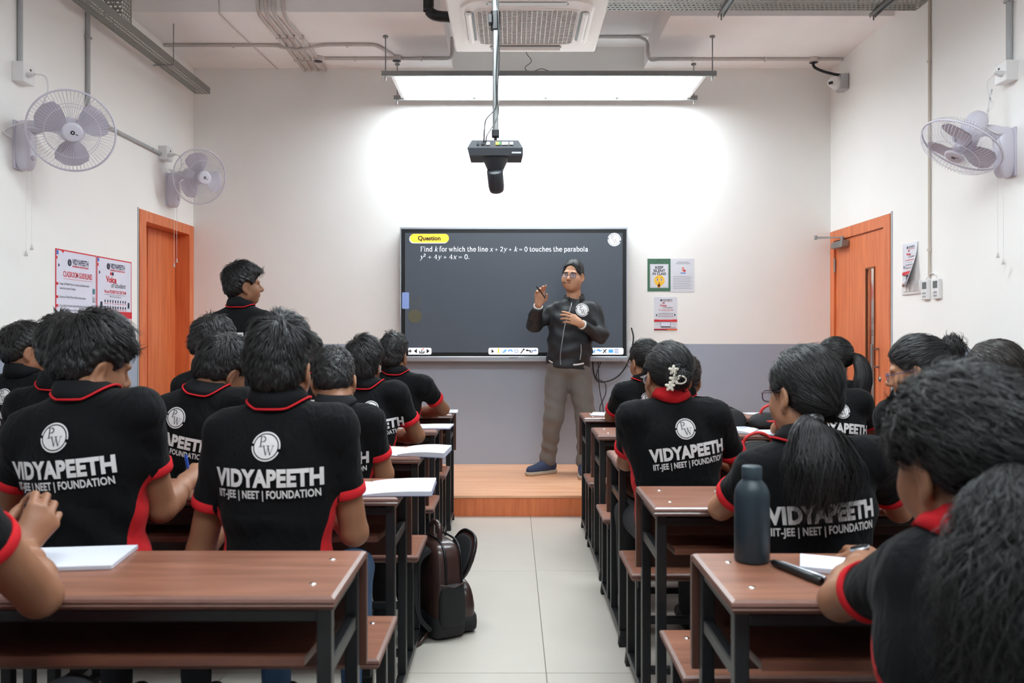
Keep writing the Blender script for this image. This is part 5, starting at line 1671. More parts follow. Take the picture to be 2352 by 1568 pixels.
# ---- cloth and skin materials
def shirt_material():
    m_ = bpy.data.materials.new('polo_cotton')
    m_.use_nodes = True
    nt = m_.node_tree
    b = nt.nodes['Principled BSDF']
    at = nt.nodes.new('ShaderNodeAttribute')
    at.attribute_name = 'panel'
    gt = nt.nodes.new('ShaderNodeMath')
    gt.operation = 'GREATER_THAN'
    gt.inputs[1].default_value = 0.0
    nt.links.new(at.outputs['Fac'], gt.inputs[0])
    tc = nt.nodes.new('ShaderNodeTexCoord')
    nz = nt.nodes.new('ShaderNodeTexNoise')
    nz.inputs['Scale'].default_value = 9
    nz.inputs['Detail'].default_value = 5
    nt.links.new(tc.outputs['Object'], nz.inputs['Vector'])
    mxa = nt.nodes.new('ShaderNodeMix')
    mxa.data_type = 'RGBA'
    mxa.inputs[6].default_value = (*lin((9, 10, 12)), 1)
    mxa.inputs[7].default_value = (*lin((16, 17, 20)), 1)
    nt.links.new(nz.outputs['Fac'], mxa.inputs[0])
    mx = nt.nodes.new('ShaderNodeMix')
    mx.data_type = 'RGBA'
    mx.inputs[7].default_value = (*lin((196, 34, 40)), 1)
    nt.links.new(gt.outputs[0], mx.inputs[0])
    nt.links.new(mxa.outputs[2], mx.inputs[6])
    nt.links.new(mx.outputs[2], b.inputs['Base Color'])
    b.inputs['Roughness'].default_value = 0.85
    b.inputs['Sheen Weight'].default_value = 0.03
    b.inputs['Sheen Roughness'].default_value = 0.5
    b.inputs['Specular IOR Level'].default_value = 0.16
    mp = nt.nodes.new('ShaderNodeMapping')
    mp.inputs['Scale'].default_value = (1, 1, 0.45)
    nt.links.new(tc.outputs['Object'], mp.inputs['Vector'])
    n2 = nt.nodes.new('ShaderNodeTexNoise')
    n2.inputs['Scale'].default_value = 16
    n2.inputs['Detail'].default_value = 3
    n2.inputs['Distortion'].default_value = 1.4
    nt.links.new(mp.outputs[0], n2.inputs['Vector'])
    n3 = nt.nodes.new('ShaderNodeTexNoise')
    n3.inputs['Scale'].default_value = 600
    nt.links.new(tc.outputs['Object'], n3.inputs['Vector'])
    b1 = nt.nodes.new('ShaderNodeBump')
    b1.inputs['Strength'].default_value = 0.5
    b1.inputs['Distance'].default_value = 0.02
    nt.links.new(n2.outputs['Fac'], b1.inputs['Height'])
    b2 = nt.nodes.new('ShaderNodeBump')
    b2.inputs['Strength'].default_value = 0.25
    b2.inputs['Distance'].default_value = 0.001
    nt.links.new(n3.outputs['Fac'], b2.inputs['Height'])
    nt.links.new(b1.outputs[0], b2.inputs['Normal'])
    nt.links.new(b2.outputs[0], b.inputs['Normal'])
    return m_


M_SHIRT = shirt_material()
M_CUFF = mat('polo_red_knit', (200, 34, 42), 0.85, bump=0.3, bscale=500, spec=0.2)
M_COLLAR = mat('polo_dark_collar', (20, 21, 24), 0.85, bump=0.3, bscale=500, spec=0.2)
M_PRINT = mat('shirt_white_print', (224, 222, 222), 0.7, spec=0.2)
M_PRINTD = mat('shirt_print_dark', (24, 26, 34), 0.8)


def hair_material(name, dark, light, rough):
    m_ = bpy.data.materials.new(name)
    m_.use_nodes = True
    nt = m_.node_tree
    b = nt.nodes['Principled BSDF']
    ge = nt.nodes.new('ShaderNodeNewGeometry')
    mx = nt.nodes.new('ShaderNodeMix')
    mx.data_type = 'RGBA'
    mx.inputs[6].default_value = (*lin(dark), 1)
    mx.inputs[7].default_value = (*lin(light), 1)
    nt.links.new(ge.outputs['Random Per Island'], mx.inputs[0])
    nt.links.new(mx.outputs[2], b.inputs['Base Color'])
    mr = nt.nodes.new('ShaderNodeMapRange')
    mr.inputs[3].default_value = rough - .08
    mr.inputs[4].default_value = rough + .16
    nt.links.new(ge.outputs['Random Per Island'], mr.inputs[0])
    nt.links.new(mr.outputs[0], b.inputs['Roughness'])
    b.inputs['Specular IOR Level'].default_value = 0.5
    return m_


M_HAIR = hair_material('black_hair', (8, 8, 9), (23, 21, 22), .46)
M_HAIRB = hair_material('dark_brown_hair', (18, 14, 12), (44, 33, 28), .42)
M_JEANS = mat('blue_denim', (74, 104, 142), 0.8, noise=0.35, nscale=9, bump=0.3, bscale=500)
M_DARKT = mat('dark_trousers', (34, 35, 40), 0.8, noise=0.2, nscale=12, bump=0.2, bscale=300)
M_GREYT = mat('grey_trousers', (104, 98, 94), 0.8, noise=0.15, nscale=20, bump=0.3, bscale=24, sheen=0.1)
M_OLIVE = mat('olive_trousers', (108, 98, 70), 0.8, noise=0.2, nscale=12)
M_SHOE = mat('dark_shoe', (36, 36, 42), 0.55)
M_LENS = mat('spectacle_lens', (206, 206, 238), 0.05, alpha=0.16, spec=0.8)
SKINS = [mat('skin_%d' % i, c, 0.5, noise=0.10, nscale=22, bump=0.06, bscale=160, spec=0.4) for i, c in enumerate([(168, 120, 92), (150, 104, 78), (132, 90, 66), (182, 132, 102)])]


def rot3(yaw, pitch, roll):
    return np.array(Matrix.Rotation(radians(yaw), 3, 'Z') @ Matrix.Rotation(radians(pitch), 3, 'X') @ Matrix.Rotation(radians(roll), 3, 'Y'))


def head_field(F, o, R, g=1.0):
    W = lambda x, y, z: o + R @ np.array([x, y, z]) * g
    E = lambda c, r, k=0.02, sub=False, RR=None: F.ell(W(*c), np.array(r) * g, R if RR is None else R @ RR, k, sub)
    E((0, -.012, .035), (.076, .096, .088))
    E((0, .022, -.03), (.063, .070, .080), .03)
    E((0, .052, -.086), (.035, .033, .029), .035)
    for s in (-1, 1):
        E((s * .038, .052, -.032), (.026, .03, .03), .03)
        E((s * .026, .078, .024), (.026, .014, .010), .018)
        E((s * .031, .098, .003), (.016, .014, .011), .014, True)
        E((s * .011, .100, -.032), (.009, .010, .008), .010)
        T = np.array(Matrix.Rotation(s * 0.35, 3, 'Z') @ Matrix.Rotation(-0.18, 3, 'X'))
        E((s * .080, -.010, -.010), (.009, .019, .031), .008, False, T)
        E((s * .090, -.006, -.010), (.008, .010, .018), .008, True, T)
        E((s * .076, -.002, -.040), (.008, .010, .011), .010)
        E((s * .046, .004, -.068), (.02, .034, .022), .03)
    F.cone(W(0, .086, .014), W(0, .113, -.024), .0065 * g, .0115 * g, .016)
    E((0, .090, -.053), (.021, .011, .0055), .010)
    E((0, .088, -.064), (.018, .011, .0065), .010)


def hair_volume(o, R, g, st, shave=0.0):
    """field of the hair mass; st: thickness dict"""
    F = Field()
    W = lambda x, y, z: o + R @ np.array([x, y, z]) * g
    ts, tb, tt = st.get('side', .012), st.get('back', .016), st.get('top', .028)
    F.ell(W(0, -.014, .038), np.array([.076 + ts, .095 + tb, .088 + tt]) * g, R, .02)
    if st.get('back_low', True):
        F.ell(W(0, -.045, -.02), np.array([.062 + ts * .6, .058 + tb * .5, .055]) * g, R, .03)
    if st.get('fringe', 0):
        F.ell(W(0.0, .055, .085), np.array([.062, .045, .035]) * g, R, .03)
    if st.get('burns', True):
        for s in (-1, 1):
            F.ell(W(s * .068, .034, .004), np.array([.010 + ts * .5, .016, .036]) * g, R, .012)
    a = st.get('front', .024)
    n1 = R @ np.array([0, .80, -.60])
    F.cut(W(0, 0, 0) + n1 * a * g, n1)
    n2 = R @ np.array([0, .62, -1.0]) / 1.177
    F.cut(W(0, 0, 0) + n2 * st.get('nape', .016) * g, n2)
    if st.get('forehead'):
        F.ell(W(*st['forehead'][:3]), np.array(st['forehead'][3:]) * g, R, .012, True)
    if st.get('ears', True):
        for s in (-1, 1):
            F.ell(W(s * .090, .008, -.014), np.array([.034, .030, .042]) * g, R, .008, True)
    return F


def strands(P0, D0, Nrm, segs, step, width, grav=0.0, bend=0.15, noise=0.15, rng=RNG, clump=0, hug=None, pull=None, curl=0.0):
    """tapered tent-section ribbons; all arrays (n,3) ; returns V,Q"""
    n = len(P0)
    D = D0.copy()
    p = P0.copy()
    pts = [p.copy()]
    step = np.broadcast_to(np.asarray(step, float), (n,))[:, None]
    ph = rng.uniform(0, 6.28, n)
    tang = np.cross(D, Nrm)
    for s in range(segs):
        p = p + D * step
        if hug is not None:
            p = hug(p, s / segs)
        pts.append(p.copy())
        D = D + np.array([0, 0, -grav]) - Nrm * bend + rng.normal(0, noise, (n, 3))
        if curl:
            D = D + tang * (np.sin(ph + s * 1.3)[:, None] * curl)
        if pull is not None:
            D = D + pull(p, s / segs)
        D /= np.linalg.norm(D, axis=1)[:, None] + 1e-9
    A = np.stack(pts, 1)                                # n, segs+1, 3
    if clump:
        gid = rng.integers(0, max(1, n // clump), n)
        order = np.zeros(max(1, n // clump), int)
        # nearest guide among a sample
        guides = rng.choice(n, max(1, n // clump), replace=False)
        d2 = ((P0[:, None, :] - P0[guides][None]) ** 2).sum(2)
        gid = guides[d2.argmin(1)]
        wgt = (np.linspace(0, 1, segs + 1) ** 1.3 * 0.6)[None, :, None]
        A = A * (1 - wgt) + A[gid] * wgt
    T = np.gradient(A, axis=1)
    T /= np.linalg.norm(T, axis=2)[:, :, None] + 1e-9
    Nn = np.broadcast_to(Nrm[:, None, :], A.shape)
    S = np.cross(T, Nn)
    S /= np.linalg.norm(S, axis=2)[:, :, None] + 1e-9
    U = np.cross(S, T)
    wd = np.broadcast_to(np.asarray(width, float), (n,))[:, None, None] * (1 - np.linspace(0, 1, segs + 1)[None, :, None] ** 2 * 0.9)
    V = np.stack([A - S * wd, A + U * wd * 0.7, A + S * wd], 2)     # n, segs+1, 3, 3
    V = V.reshape(-1, 3)
    base = (np.arange(n) * (segs + 1) * 3)[:, None, None]
    sg = (np.arange(segs) * 3)[None, :, None]
    k = np.arange(2)[None, None, :]
    i0 = base + sg + k
    Q = np.stack([i0, i0 + 1, i0 + 4, i0 + 3], -1).reshape(-1, 4)
    return V, Q


def pony(path, n, r0, r1, rng, width=0.0016, segs=14, wave=0.01, flat=None, depth=0.6, rmid=None, freq=9.0, lmin=.62):
    """bundle of strands along path (list of points); radius r0 at root, rmid in the middle, r1 at the tip"""
    pth = np.array(bez(path, segs * 2))
    idx = np.linspace(0, len(pth) - 1, segs + 1)
    C = np.stack([np.interp(idx, np.arange(len(pth)), pth[:, q]) for q in range(3)], 1)
    T = np.gradient(C, axis=0)
    T /= np.linalg.norm(T, axis=1)[:, None]
    ref = np.array([0, 1.0, 0.01]) if flat is None else np.array(flat, float)
    A = np.cross(T, ref)
    A /= np.linalg.norm(A, axis=1)[:, None] + 1e-9
    B = np.cross(A, T)
    s = np.linspace(0, 1, segs + 1)
    rmid = rmid or (r0 + r1) * 0.75
    rad = np.interp(s, [0, .12, .3, .6, 1], [r0, r0 + (rmid - r0) * .22, r0 + (rmid - r0) * .62, rmid, r1])
    ph = rng.uniform(0, 2 * pi, n)
    rho = np.sqrt(rng.uniform(0.02, 1, n))
    ln = rng.uniform(lmin, 1.0, n)
    a1, a2 = rng.uniform(0, 6.28, n), rng.uniform(0, 6.28, n)
    out = np.zeros((n, segs + 1, 3))
    nr = np.zeros((n, segs + 1, 3))
    for k in range(segs + 1):
        sk = np.clip(s[k] * ln, 0, 1)
        f = sk * segs
        i = np.minimum(f.astype(int), segs - 1)
        w_ = (f - i)[:, None]
        c = C[i] * (1 - w_) + C[i + 1] * w_
        a = A[i] * (1 - w_) + A[i + 1] * w_
        b = B[i] * (1 - w_) + B[i + 1] * w_
        r = np.interp(sk, s, rad)
        wv = wave * sk
        e1 = (np.cos(ph) * rho * r + wv * np.sin(a1 + sk * freq))[:, None]
        e2 = (np.sin(ph) * rho * r * depth + wv * np.sin(a2 + sk * freq * .9) * 0.7)[:, None]
        out[:, k] = c + a * e1 + b * e2
        nr[:, k] = a * np.cos(ph)[:, None] + b * np.sin(ph)[:, None] + 1e-6
    T2 = np.gradient(out, axis=1)
    T2 /= np.linalg.norm(T2, axis=2)[:, :, None] + 1e-9
    S = np.cross(T2, nr)
    S /= np.linalg.norm(S, axis=2)[:, :, None] + 1e-9
    U = np.cross(S, T2)
    wd = (width * (1 - s ** 3 * 0.8))[None, :, None]
    V = np.stack([out - S * wd, out + U * wd * 0.7, out + S * wd], 2).reshape(-1, 3)
    base = (np.arange(n) * (segs + 1) * 3)[:, None, None]
    sg = (np.arange(segs) * 3)[None, :, None]
    kk = np.arange(2)[None, None, :]
    i0 = base + sg + kk
    Q = np.stack([i0, i0 + 1, i0 + 4, i0 + 3], -1).reshape(-1, 4)
    return V, Q


def build_hair(o, R, g, st, fine, rng):
    """hair cap plus strands; returns V, Q"""
    F = hair_volume(o, R, g, st)
    V, Q = F.mesh(0.005 if fine else 0.007, smooth=1)
    Nn = vnormals(V, Q)
    # lumpy surface so the mass never reads as a smooth shell
    L = (V - o) @ R
    am = st.get('lump', .003)
    V = V + Nn * (am * (np.sin(L[:, 0] * 150 + 4 * np.sin(L[:, 2] * 60)) * np.sin(L[:, 1] * 130 + L[:, 2] * 90)))[:, None]
    parts = [(V, Q)]
    n = int(st.get('n', 2600) * (1.0 if fine else 0.5))
    nearear = (np.abs(L[:, 0]) > .055) & (L[:, 2] < .042) & (L[:, 1] > -.045) if st.get('flow', 'crown') == 'crown' else (np.abs(L[:, 0]) > .062) & (L[:, 2] < .012) & (L[:, 1] > -.03)
    okv = np.nonzero(~nearear)[0]      # keep the ears clear
    pick = okv[rng.integers(0, len(okv), n)]
    p = V[pick] + rng.normal(0, .0015, (n, 3))
    nn = Nn[pick]
    lp = L[pick]
    kind = st.get('flow', 'crown')
    if kind == 'crown':
        cr = np.array(st.get('crown', (0.01, -.06, .12)))
        d = lp - cr
        if st.get('sweep'):
            d = d + np.array(st['sweep'])
    else:
        tie = np.array(st['tie'])
        d = tie - lp
    d = (R @ d.T).T
    d = d - nn * (d * nn).sum(1)[:, None]
    d /= np.linalg.norm(d, axis=1)[:, None] + 1e-9
    lift = st.get('lift', .35)
    D = d + nn * lift + rng.normal(0, st.get('mess', .18), (n, 3))
    D /= np.linalg.norm(D, axis=1)[:, None]
    ln = st.get('len', .04) * rng.uniform(.6, 1.15, n)
    if kind == 'crown':
        ln = ln * np.interp(lp[:, 2], [-.06, .03, .10], [.35, .7, 1.1]) * np.where((np.abs(lp[:, 0]) > .045) & (lp[:, 1] > -.06) & (lp[:, 2] < .09), .45, 1.0)
    segs = 5
    parts.append(strands(p + nn * st.get('rise', -.002), D, nn, segs, ln / segs, (st.get('w', .0013) if fine else st.get('w', .0013) * 1.5) * g, grav=st.get('grav', .06), bend=st.get('bend', .16), noise=.05, rng=rng, clump=st.get('clump', 9)))
    return merge(parts)


def rel_band(c, ax, prof, xs=1.0, ys=1.0, xdir=None, n=32):
    """lathe with elliptical section, for collars and cuffs"""
    c, t = np.array(c, float), unit(ax)
    a = np.array(xdir, float)
    a = unit(a - t * (a @ t))
    b = np.cross(t, a)
    vs = [c + t * h_ + a * cos(2 * pi * j / n) * r * xs + b * sin(2 * pi * j / n) * r * ys for r, h_ in prof for j in range(n)]
    k = len(prof)
    fs = [(i * n + j, i * n + (j + 1) % n, ((i + 1) % k) * n + (j + 1) % n, ((i + 1) % k) * n + j) for i in range(k) for j in range(n)]
    return np.array(vs), np.array(fs)


def hand_field(F, wrist, f, th, pn, curl=0.5, spread=0.0, g=1.0, thumb=0.5, curls=None, pinch=False):
    """f: finger direction, th: towards the thumb side, pn: palm normal (fingers curl to it)"""
    f, th = unit(f), np.array(th, float)
    th = unit(th - f * (th @ f))
    pn = np.array(pn, float)
    pn = unit(pn - f * (pn @ f) - th * (pn @ th))
    kn = []
    for i in range(4):
        k = wrist + (f * (.085, .089, .083, .074)[i] + th * (.030, .010, -.011, -.030)[i] - pn * (.0, .002, .001, -.002)[i]) * g
        F.cone(wrist + (f * .012 + th * (.014, .005, -.005, -.014)[i]) * g, k, .0145 * g, .0115 * g, .016)
        kn.append(k)
    F.cone(wrist + f * .02 * g, wrist + f * .06 * g, .018 * g, .016 * g, .02, flat=(pn, 1.1))
    cs = curls or [curl] * 4
    for i in range(4):
        p = kn[i]
        a = 0.0
        dev = spread * (1.2, .3, -.5, -1.4)[i]
        for j in range(3):
            a += cs[i] * (0.75, 1.0, 0.65)[j]
            L = (.043, .027, .021)[j] * (.95, 1.06, 1.0, .80)[i] * g
            d = unit(f * cos(a) + pn * sin(a) + th * dev)
            q = p + d * L
            r = (.0098, .0088, .0078)[j] * (1, 1, .96, .86)[i] * g
            F.cone(p, q, r, r * .93, .004)
            p = q
    p = wrist + (f * .022 + th * .024 + pn * .006) * g
    d1 = unit(th * (.85 - .3 * thumb) + f * .6 + pn * (.15 + .6 * thumb))
    q = p + d1 * .043 * g
    F.cone(wrist + (f * .008 + th * .012) * g, p, .016 * g, .015 * g, .014)
    F.cone(p, q, .0135 * g, .0108 * g, .010)
    d2 = unit(f * .85 + th * (.25 - .5 * thumb) + pn * (.15 + .5 * thumb))
    q2 = q + d2 * .030 * g
    F.cone(q, q2, .0104 * g, .0095 * g, .004)
    F.cone(q2, q2 + unit(d2 + pn * .2) * .022 * g, .0095 * g, .0078 * g, .004)


def project(F, O, ax, az, ay, v2, off):
    """lay 2-D points on a field, looking along ay from outside"""
    p = O + v2[:, :1] * ax + v2[:, 1:2] * az - ay * 0.4
    p0 = p.copy()
    for _ in range(110):
        d = F.at(p)
        p = p + ay * np.clip(d * 0.62, -0.05, 0.05)[:, None]
        if np.abs(d).max() < 0.0004:
            break
    miss = (np.abs(d) > 0.004) | (np.linalg.norm(p - p0, axis=1) > 0.62)
    return p - ay * off, miss
# ------------------------------------------------------------------ person builder
def px(p):
    return P(*p) if p is not None else None


def student(label, head, neck, sl, sr, el, wl, er, wr, pel, hair, skin=1, fine=False, g=1.0, sleeve=0.60, collar='stripe', hands=(None, None),
            prints=True, trousers=M_DARKT, glasses=None, seed=1, hairmat=M_HAIR, female=False, waist=.148, group=None, standing=False, twist=0.0, knees=None, ptilt=0.0,
            extra_hair=None, torso_flat=1.42, sr_=.050):
    rng = np.random.default_rng(seed)
    N, SL, SR, EL, WL, ER, WR = [px(q) for q in (neck, sl, sr, el, wl, er, wr)]
    PV = np.array(pel, float)
    o = P(*head[:3])
    R = rot3(*head[3:6])
    zt = unit(N - PV)
    xt = SR - SL
    xt = unit(xt - zt * (xt @ zt))
    yt = np.cross(zt, xt)
    sw = np.linalg.norm(SR - SL)
    sk = SKINS[skin]
    base = np.array([PV[0], PV[1], 0.0])
    hv = 0.0042 if fine else 0.006
    bv = 0.008 if fine else 0.011
    # ---------- skin: torso core, neck, arms (coarse) + head and hands (fine), one mesh
    B = Field()
    B.cone(PV + zt * .03, N - zt * .18, .11, .125, .03, flat=(yt, 1.4))
    B.cone(N - zt * .18, N - zt * .06, .125, .07, .04, flat=(yt, 1.4))
    nr = .045 if female else .052
    nb = o + R @ np.array([0, -.024, -.05]) * g
    B.cone(N - zt * .05, nb, (nr + .006) * g, nr * g, .03)
    ar = .039 if female else .043
    for S_, E_, W_ in ((SL, EL, WL), (SR, ER, WR)):
        B.cone(N - zt * .06, S_, .05, .05, .03)
        B.cone(S_, E_, ar + .004, ar - .004, .015)
        m_ = E_ + (W_ - E_) * .35
        B.cone(E_, m_, ar - .003, ar - .001, .012)
        B.cone(m_, W_, ar - .001, ar * .62, .012)
    parts = [B.mesh(bv, smooth=2)]
    H = Field()
    head_field(H, o, R, g)
    H.cone(N - zt * .02, nb, (nr + .006) * g, nr * g, .03)
    parts.append(H.mesh(hv, smooth=1))
    for (E_, W_), hs in (((EL, WL), hands[0]), ((ER, WR), hands[1])):
        Hd = Field()
        f = unit(W_ - E_)
        side = 1.0 if W_ is WL else -1.0          # thumb towards the middle
        if hs is None:
            hs = dict(f=f + np.array([0, 0, -.15]), th=xt * side, pn=np.array([0, 0, -1.0]), curl=.45)
        m_ = E_ + (W_ - E_) * .7
        Hd.cone(m_, W_, (ar - .001) * .66 + ar * .62 * .34, ar * .62, .012)
        hand_field(Hd, W_, hs['f'], hs['th'], hs['pn'], hs.get('curl', .5), hs.get('spread', .05), hs.get('g', .95), hs.get('thumb', .5), hs.get('curls'))
        parts.append(Hd.mesh(.0042 if fine else .006, smooth=1))
    V, Q = merge(parts)
    body = link_mesh('person', np_mesh('body', V - base, Q, sk), None, tuple(base), label=label, cat='person', group=group)
    # ---------- shirt
    S = Field()
    S.cone(PV - zt * .08, N - zt * .20, waist, .162 * (sw / .30) ** .5, .03, flat=(yt, torso_flat))
    S.ell(N - zt * .155 + yt * .005, (sw / 2 + .026, .122, .155), np.stack([xt, yt, zt], 1), .05)
    for S_ in (SL, SR):
        S.cone(N - zt * .045, S_ - zt * .006, .066, .062, .035)
    T = Field()
    T.ops = list(S.ops)
    sle = Field()
    ends = []
    for S_, E_ in ((SL, EL), (SR, ER)):
        e = S_ + (E_ - S_) * sleeve
        sle.cone(S_, e, .062, sr_, .03, cap=True)
        ends.append((e, unit(E_ - S_)))
    S.ops += sle.ops
    S.cut(PV - zt * .07, -zt)
    S.cone(N + zt * .01, N + zt * .09 + (nb - N) * .4, .058, .060, .01, sub=True)
    V, Q = S.mesh(bv, smooth=2)
    Nn = vnormals(V, Q)
    L = (V - N) @ np.stack([xt, yt, zt], 1)
    x, y, z = L[:, 0], L[:, 1], L[:, 2]
    ph = rng.uniform(0, 6.28, 6)
    low = np.clip((-z - .12) / .2, 0, 1)
    wr_ = .0050 * low * np.sin(z * 48 + 7 * np.abs(x) * 4 + ph[0] + 2.0 * np.sin(x * 14 + ph[1])) + .0042 * np.sin(x * 22 + z * 26 + ph[2] + 1.5 * np.sin(z * 17 + ph[3])) * np.clip((-z - .02) / .1, 0, 1)
    dT, dS = T.at(V), sle.at(V)
    insl = dS < dT - .004
    wr_ = np.where(insl, .0022 * np.sin(z * 60 + x * 40 + ph[4]), wr_)
    inprint = (y < 0) & (z > -.29) & (z < -.04)
    wr_ = wr_ * np.where(inprint, np.interp(np.abs(x), [.145, .18], [.35, 1.0]), 1.0)
    V = V + Nn * wr_[:, None]
    ang = np.degrees(np.arctan2(np.abs(x), -(y - .02) * torso_flat))
    a0 = np.interp(-z, [.14, .22, .34, .46], [94, 74, 56, 46])
    panel = np.minimum((ang - a0) / 20, (-z - .15) * 5)
    panel = np.where(insl, -1, panel)
    shirt = link_mesh('shirt', np_mesh('shirt', V - base, Q, M_SHIRT, attr=panel), body)
    shirt['label'] = 'black polo shirt with red side panels'
    for (e, d) in ends:
        v, q = rel_band(e, d, [(sr_ + .0015, -.026), (sr_ + .0050, -.025), (sr_ + .0045, -.002), (sr_ + .003, .0015), (sr_ - .004, .0015), (sr_ - .004, -.02)], xdir=yt)
        ob = link_mesh('cuff', np_mesh('cuff', v - base, q, M_CUFF), shirt)
    cm = M_CUFF if collar == 'red' else M_COLLAR
    K = 36
    qs_ = np.linspace(0, 2 * pi, K, endpoint=False)
    dv = np.cos(qs_)[:, None] * xt + np.sin(qs_)[:, None] * yt
    rb = .082 if not female else .075
    ring = N + dv * rb + zt * .10
    for _ in range(60):
        ds = S.at(ring)
        ring = ring - zt * np.clip((ds - .004) * .7, -.02, .02)[:, None]
    hgt = np.clip((ring - N) @ zt, -.015, .028)
    ring = N + dv * rb + zt * hgt[:, None]
    axn = unit(nb - N)
    tc_ = N + axn * min(.036, np.linalg.norm(nb - N) * .95) + zt * .012
    ro = nr * g + .013
    top = tc_ + dv * ro + zt * (np.sin(qs_) * -.006)[:, None]
    mid = (ring + top) / 2 + dv * .004
    loops = [ring - dv * .006, ring + dv * .002, mid, top + dv * .001, top - dv * .004 + zt * .001, top - dv * .006 - zt * .02]
    v = np.vstack(loops)
    q = np.array([(i * K + j, i * K + (j + 1) % K, (i + 1) * K + (j + 1) % K, (i + 1) * K + j) for i in range(5) for j in range(K)])
    co = link_mesh('collar', np_mesh('collar', v - base, q, cm), shirt)
    if collar == 'stripe':
        st_pts = ring + dv * .0035 + zt * .004
        MB().tube([p for p in (np.vstack([st_pts, st_pts[:1]]) - base)], .0032, 6, cap=False).build('collar_stripe', M_CUFF, co)
    # ---------- print on the back
    if prints:
        O = N.copy()
        ca, sa = cos(ptilt), sin(ptilt)
        px_, pz_ = xt * ca + zt * sa, zt * ca - xt * sa

        def lay(name, v2, f, off, m_):
            p, miss = project(S, O, px_, pz_, yt, v2, off)
            p[miss] = N
            f = [q for q in f if not any(miss[i] for i in q)]
            if f:
                MB().add([tuple(r) for r in (p - base)], f).build(name, m_, shirt)
        tw = twist
        for (vf, r, dz) in ((EMB[0], .0375, -.105),):
            lay('emblem', EMB[0][0] * r + np.array([tw, dz]), EMB[0][1], .0048, M_PRINT)
            lay('emblem_letters', EMB[1][0] * r + np.array([tw, dz]), EMB[1][1], .0060, M_PRINTD)
        v2, f = wtext('VIDYAPEETH', 0.05, .285, .043, 1.05)
        lay('name_lettering', v2 + np.array([tw, -.208]), f, .0052, M_PRINT)
        v2, f = wtext('IIT-JEE | NEET | FOUNDATION', 0.03, .270, .0205, 1.05)
        lay('line_lettering', v2 + np.array([tw, -.240]), f, .0052, M_PRINT)
    # ---------- trousers and shoes
    Tr = Field()
    xh = np.array([xt[0], xt[1], 0])
    xh /= np.linalg.norm(xh)
    fw = np.array([-xh[1], xh[0], 0])
    shoes = []
    Tr.ell(PV + np.array([0, 0, -.005]), (.15, .115, .085), np.stack([xh, fw, [0, 0, 1]], 1), .03)
    for s in (-1, 1):
        hp = PV + xh * s * .08
        if standing:
            kn, an = hp + np.array([0, .01, -.43]) + xh * s * .01, hp + np.array([0, -.02, -.84]) + xh * s * .02
            an[2] = .09
        elif knees is not None:
            kn, an = [np.array(q, float) for q in knees[0 if s < 0 else 1]]
        else:
            kn = hp + fw * .40 + xh * s * .05 + np.array([0, 0, -.015])
            an = kn + fw * .02 + np.array([0, 0, -kn[2] + .10])
        Tr.cone(hp, kn, .082, .062, .03)
        Tr.cone(kn, an, .060, .046, .02)
        shoes.append((an, fw))
    V, Q = Tr.mesh(.011 if fine else .014, smooth=2)
    link_mesh('trousers', np_mesh('trousers', V - base, Q, trousers), body)
    for an, d in shoes:
        Sh = Field()
        a = np.array([an[0], an[1], .045])
        Sh.cone(a - d * .03, a + d * .05, .040, .042, .02)
        Sh.cone(a + d * .04 + np.array([0, 0, -.008]), a + d * .16 + np.array([0, 0, -.014]), .042, .034, .02, flat=((0, 0, 1), 1.15))
        Sh.cut(np.array([0, 0, .002]), np.array([0, 0, -1.0]))
        V, Q = Sh.mesh(.009, smooth=1)
        link_mesh('shoe', np_mesh('shoe', V - base, Q, M_SHOE), body)
    # ---------- hair
    hp = build_hair(o, R, g, hair, fine, rng)
    if extra_hair:
        hp = merge([hp] + extra_hair(o, R, g, rng))
    link_mesh('hair', np_mesh('hair', hp[0] - base, hp[1], hairmat), body)
    if glasses:
        spectacles(o, R, g, body, base, glasses)
    return body, base, dict(o=o, R=R, N=N, xt=xt, yt=yt, zt=zt, S=S)


def spectacles(o, R, g, body, base, m_frame, half=0.024, lens_h=.016):
    W = lambda x, y, z: o + R @ np.array([x, y, z]) * g - base
    mb = MB()
    for s in (-1, 1):
        c = (s * .031, .106, -.001)
        pts = [W(c[0] + half * np.sign(cos(q)) * abs(cos(q)) ** .6, c[1] - .10 * (c[0] + half * cos(q)) ** 2 * 12 * .1, c[2] + lens_h * np.sign(sin(q)) * abs(sin(q)) ** .6) for q in np.linspace(0, 2 * pi, 25)]
        mb.tube(pts, .0016, 6, cap=False)
        mb.tube([W(s * .055, .103, .006), W(s * .076, .085, .006), W(s * .082, .0, .008), W(s * .082, -.014, -.006)], .0016, 6)
    mb.tube([W(-.008, .107, .002), W(0, .109, .005), W(.008, .107, .002)], .0014, 6)
    gl = mb.build('glasses', m_frame, body)
    for s in (-1, 1):
        lm = MB()
        c = (s * .031, .106, -.001)
        pts = [W(c[0] + half * .97 * np.sign(cos(q)) * abs(cos(q)) ** .6, c[1], c[2] + lens_h * .97 * np.sign(sin(q)) * abs(sin(q)) ** .6) for q in np.linspace(0, 2 * pi, 24, endpoint=False)]
        p2 = [p - R @ np.array([0, .0012, 0]) for p in pts]
        lm.add(pts + p2, [tuple(range(24)), tuple(range(47, 23, -1))] + [(i, (i + 1) % 24, 24 + (i + 1) % 24, 24 + i) for i in range(24)])
        lm.build('lens', M_LENS, gl)
    return gl


BOY = dict(side=.010, back=.013, top=.026, n=2600, len=.042, lift=.45, w=.0014, clump=9)
BOYF = dict(BOY, fringe=1, side=.013, len=.05)
BUZZ = dict(BOY, top=.014, side=.007, len=.022, mess=.3, n=3200)


def seat(u, far, off=0.25, z=.525):
    y = far + off
    return ((u - CX) / F_PX * y, y, z)


GB, GG = 'students seen from behind on the left benches', 'students seen from behind on the right benches'
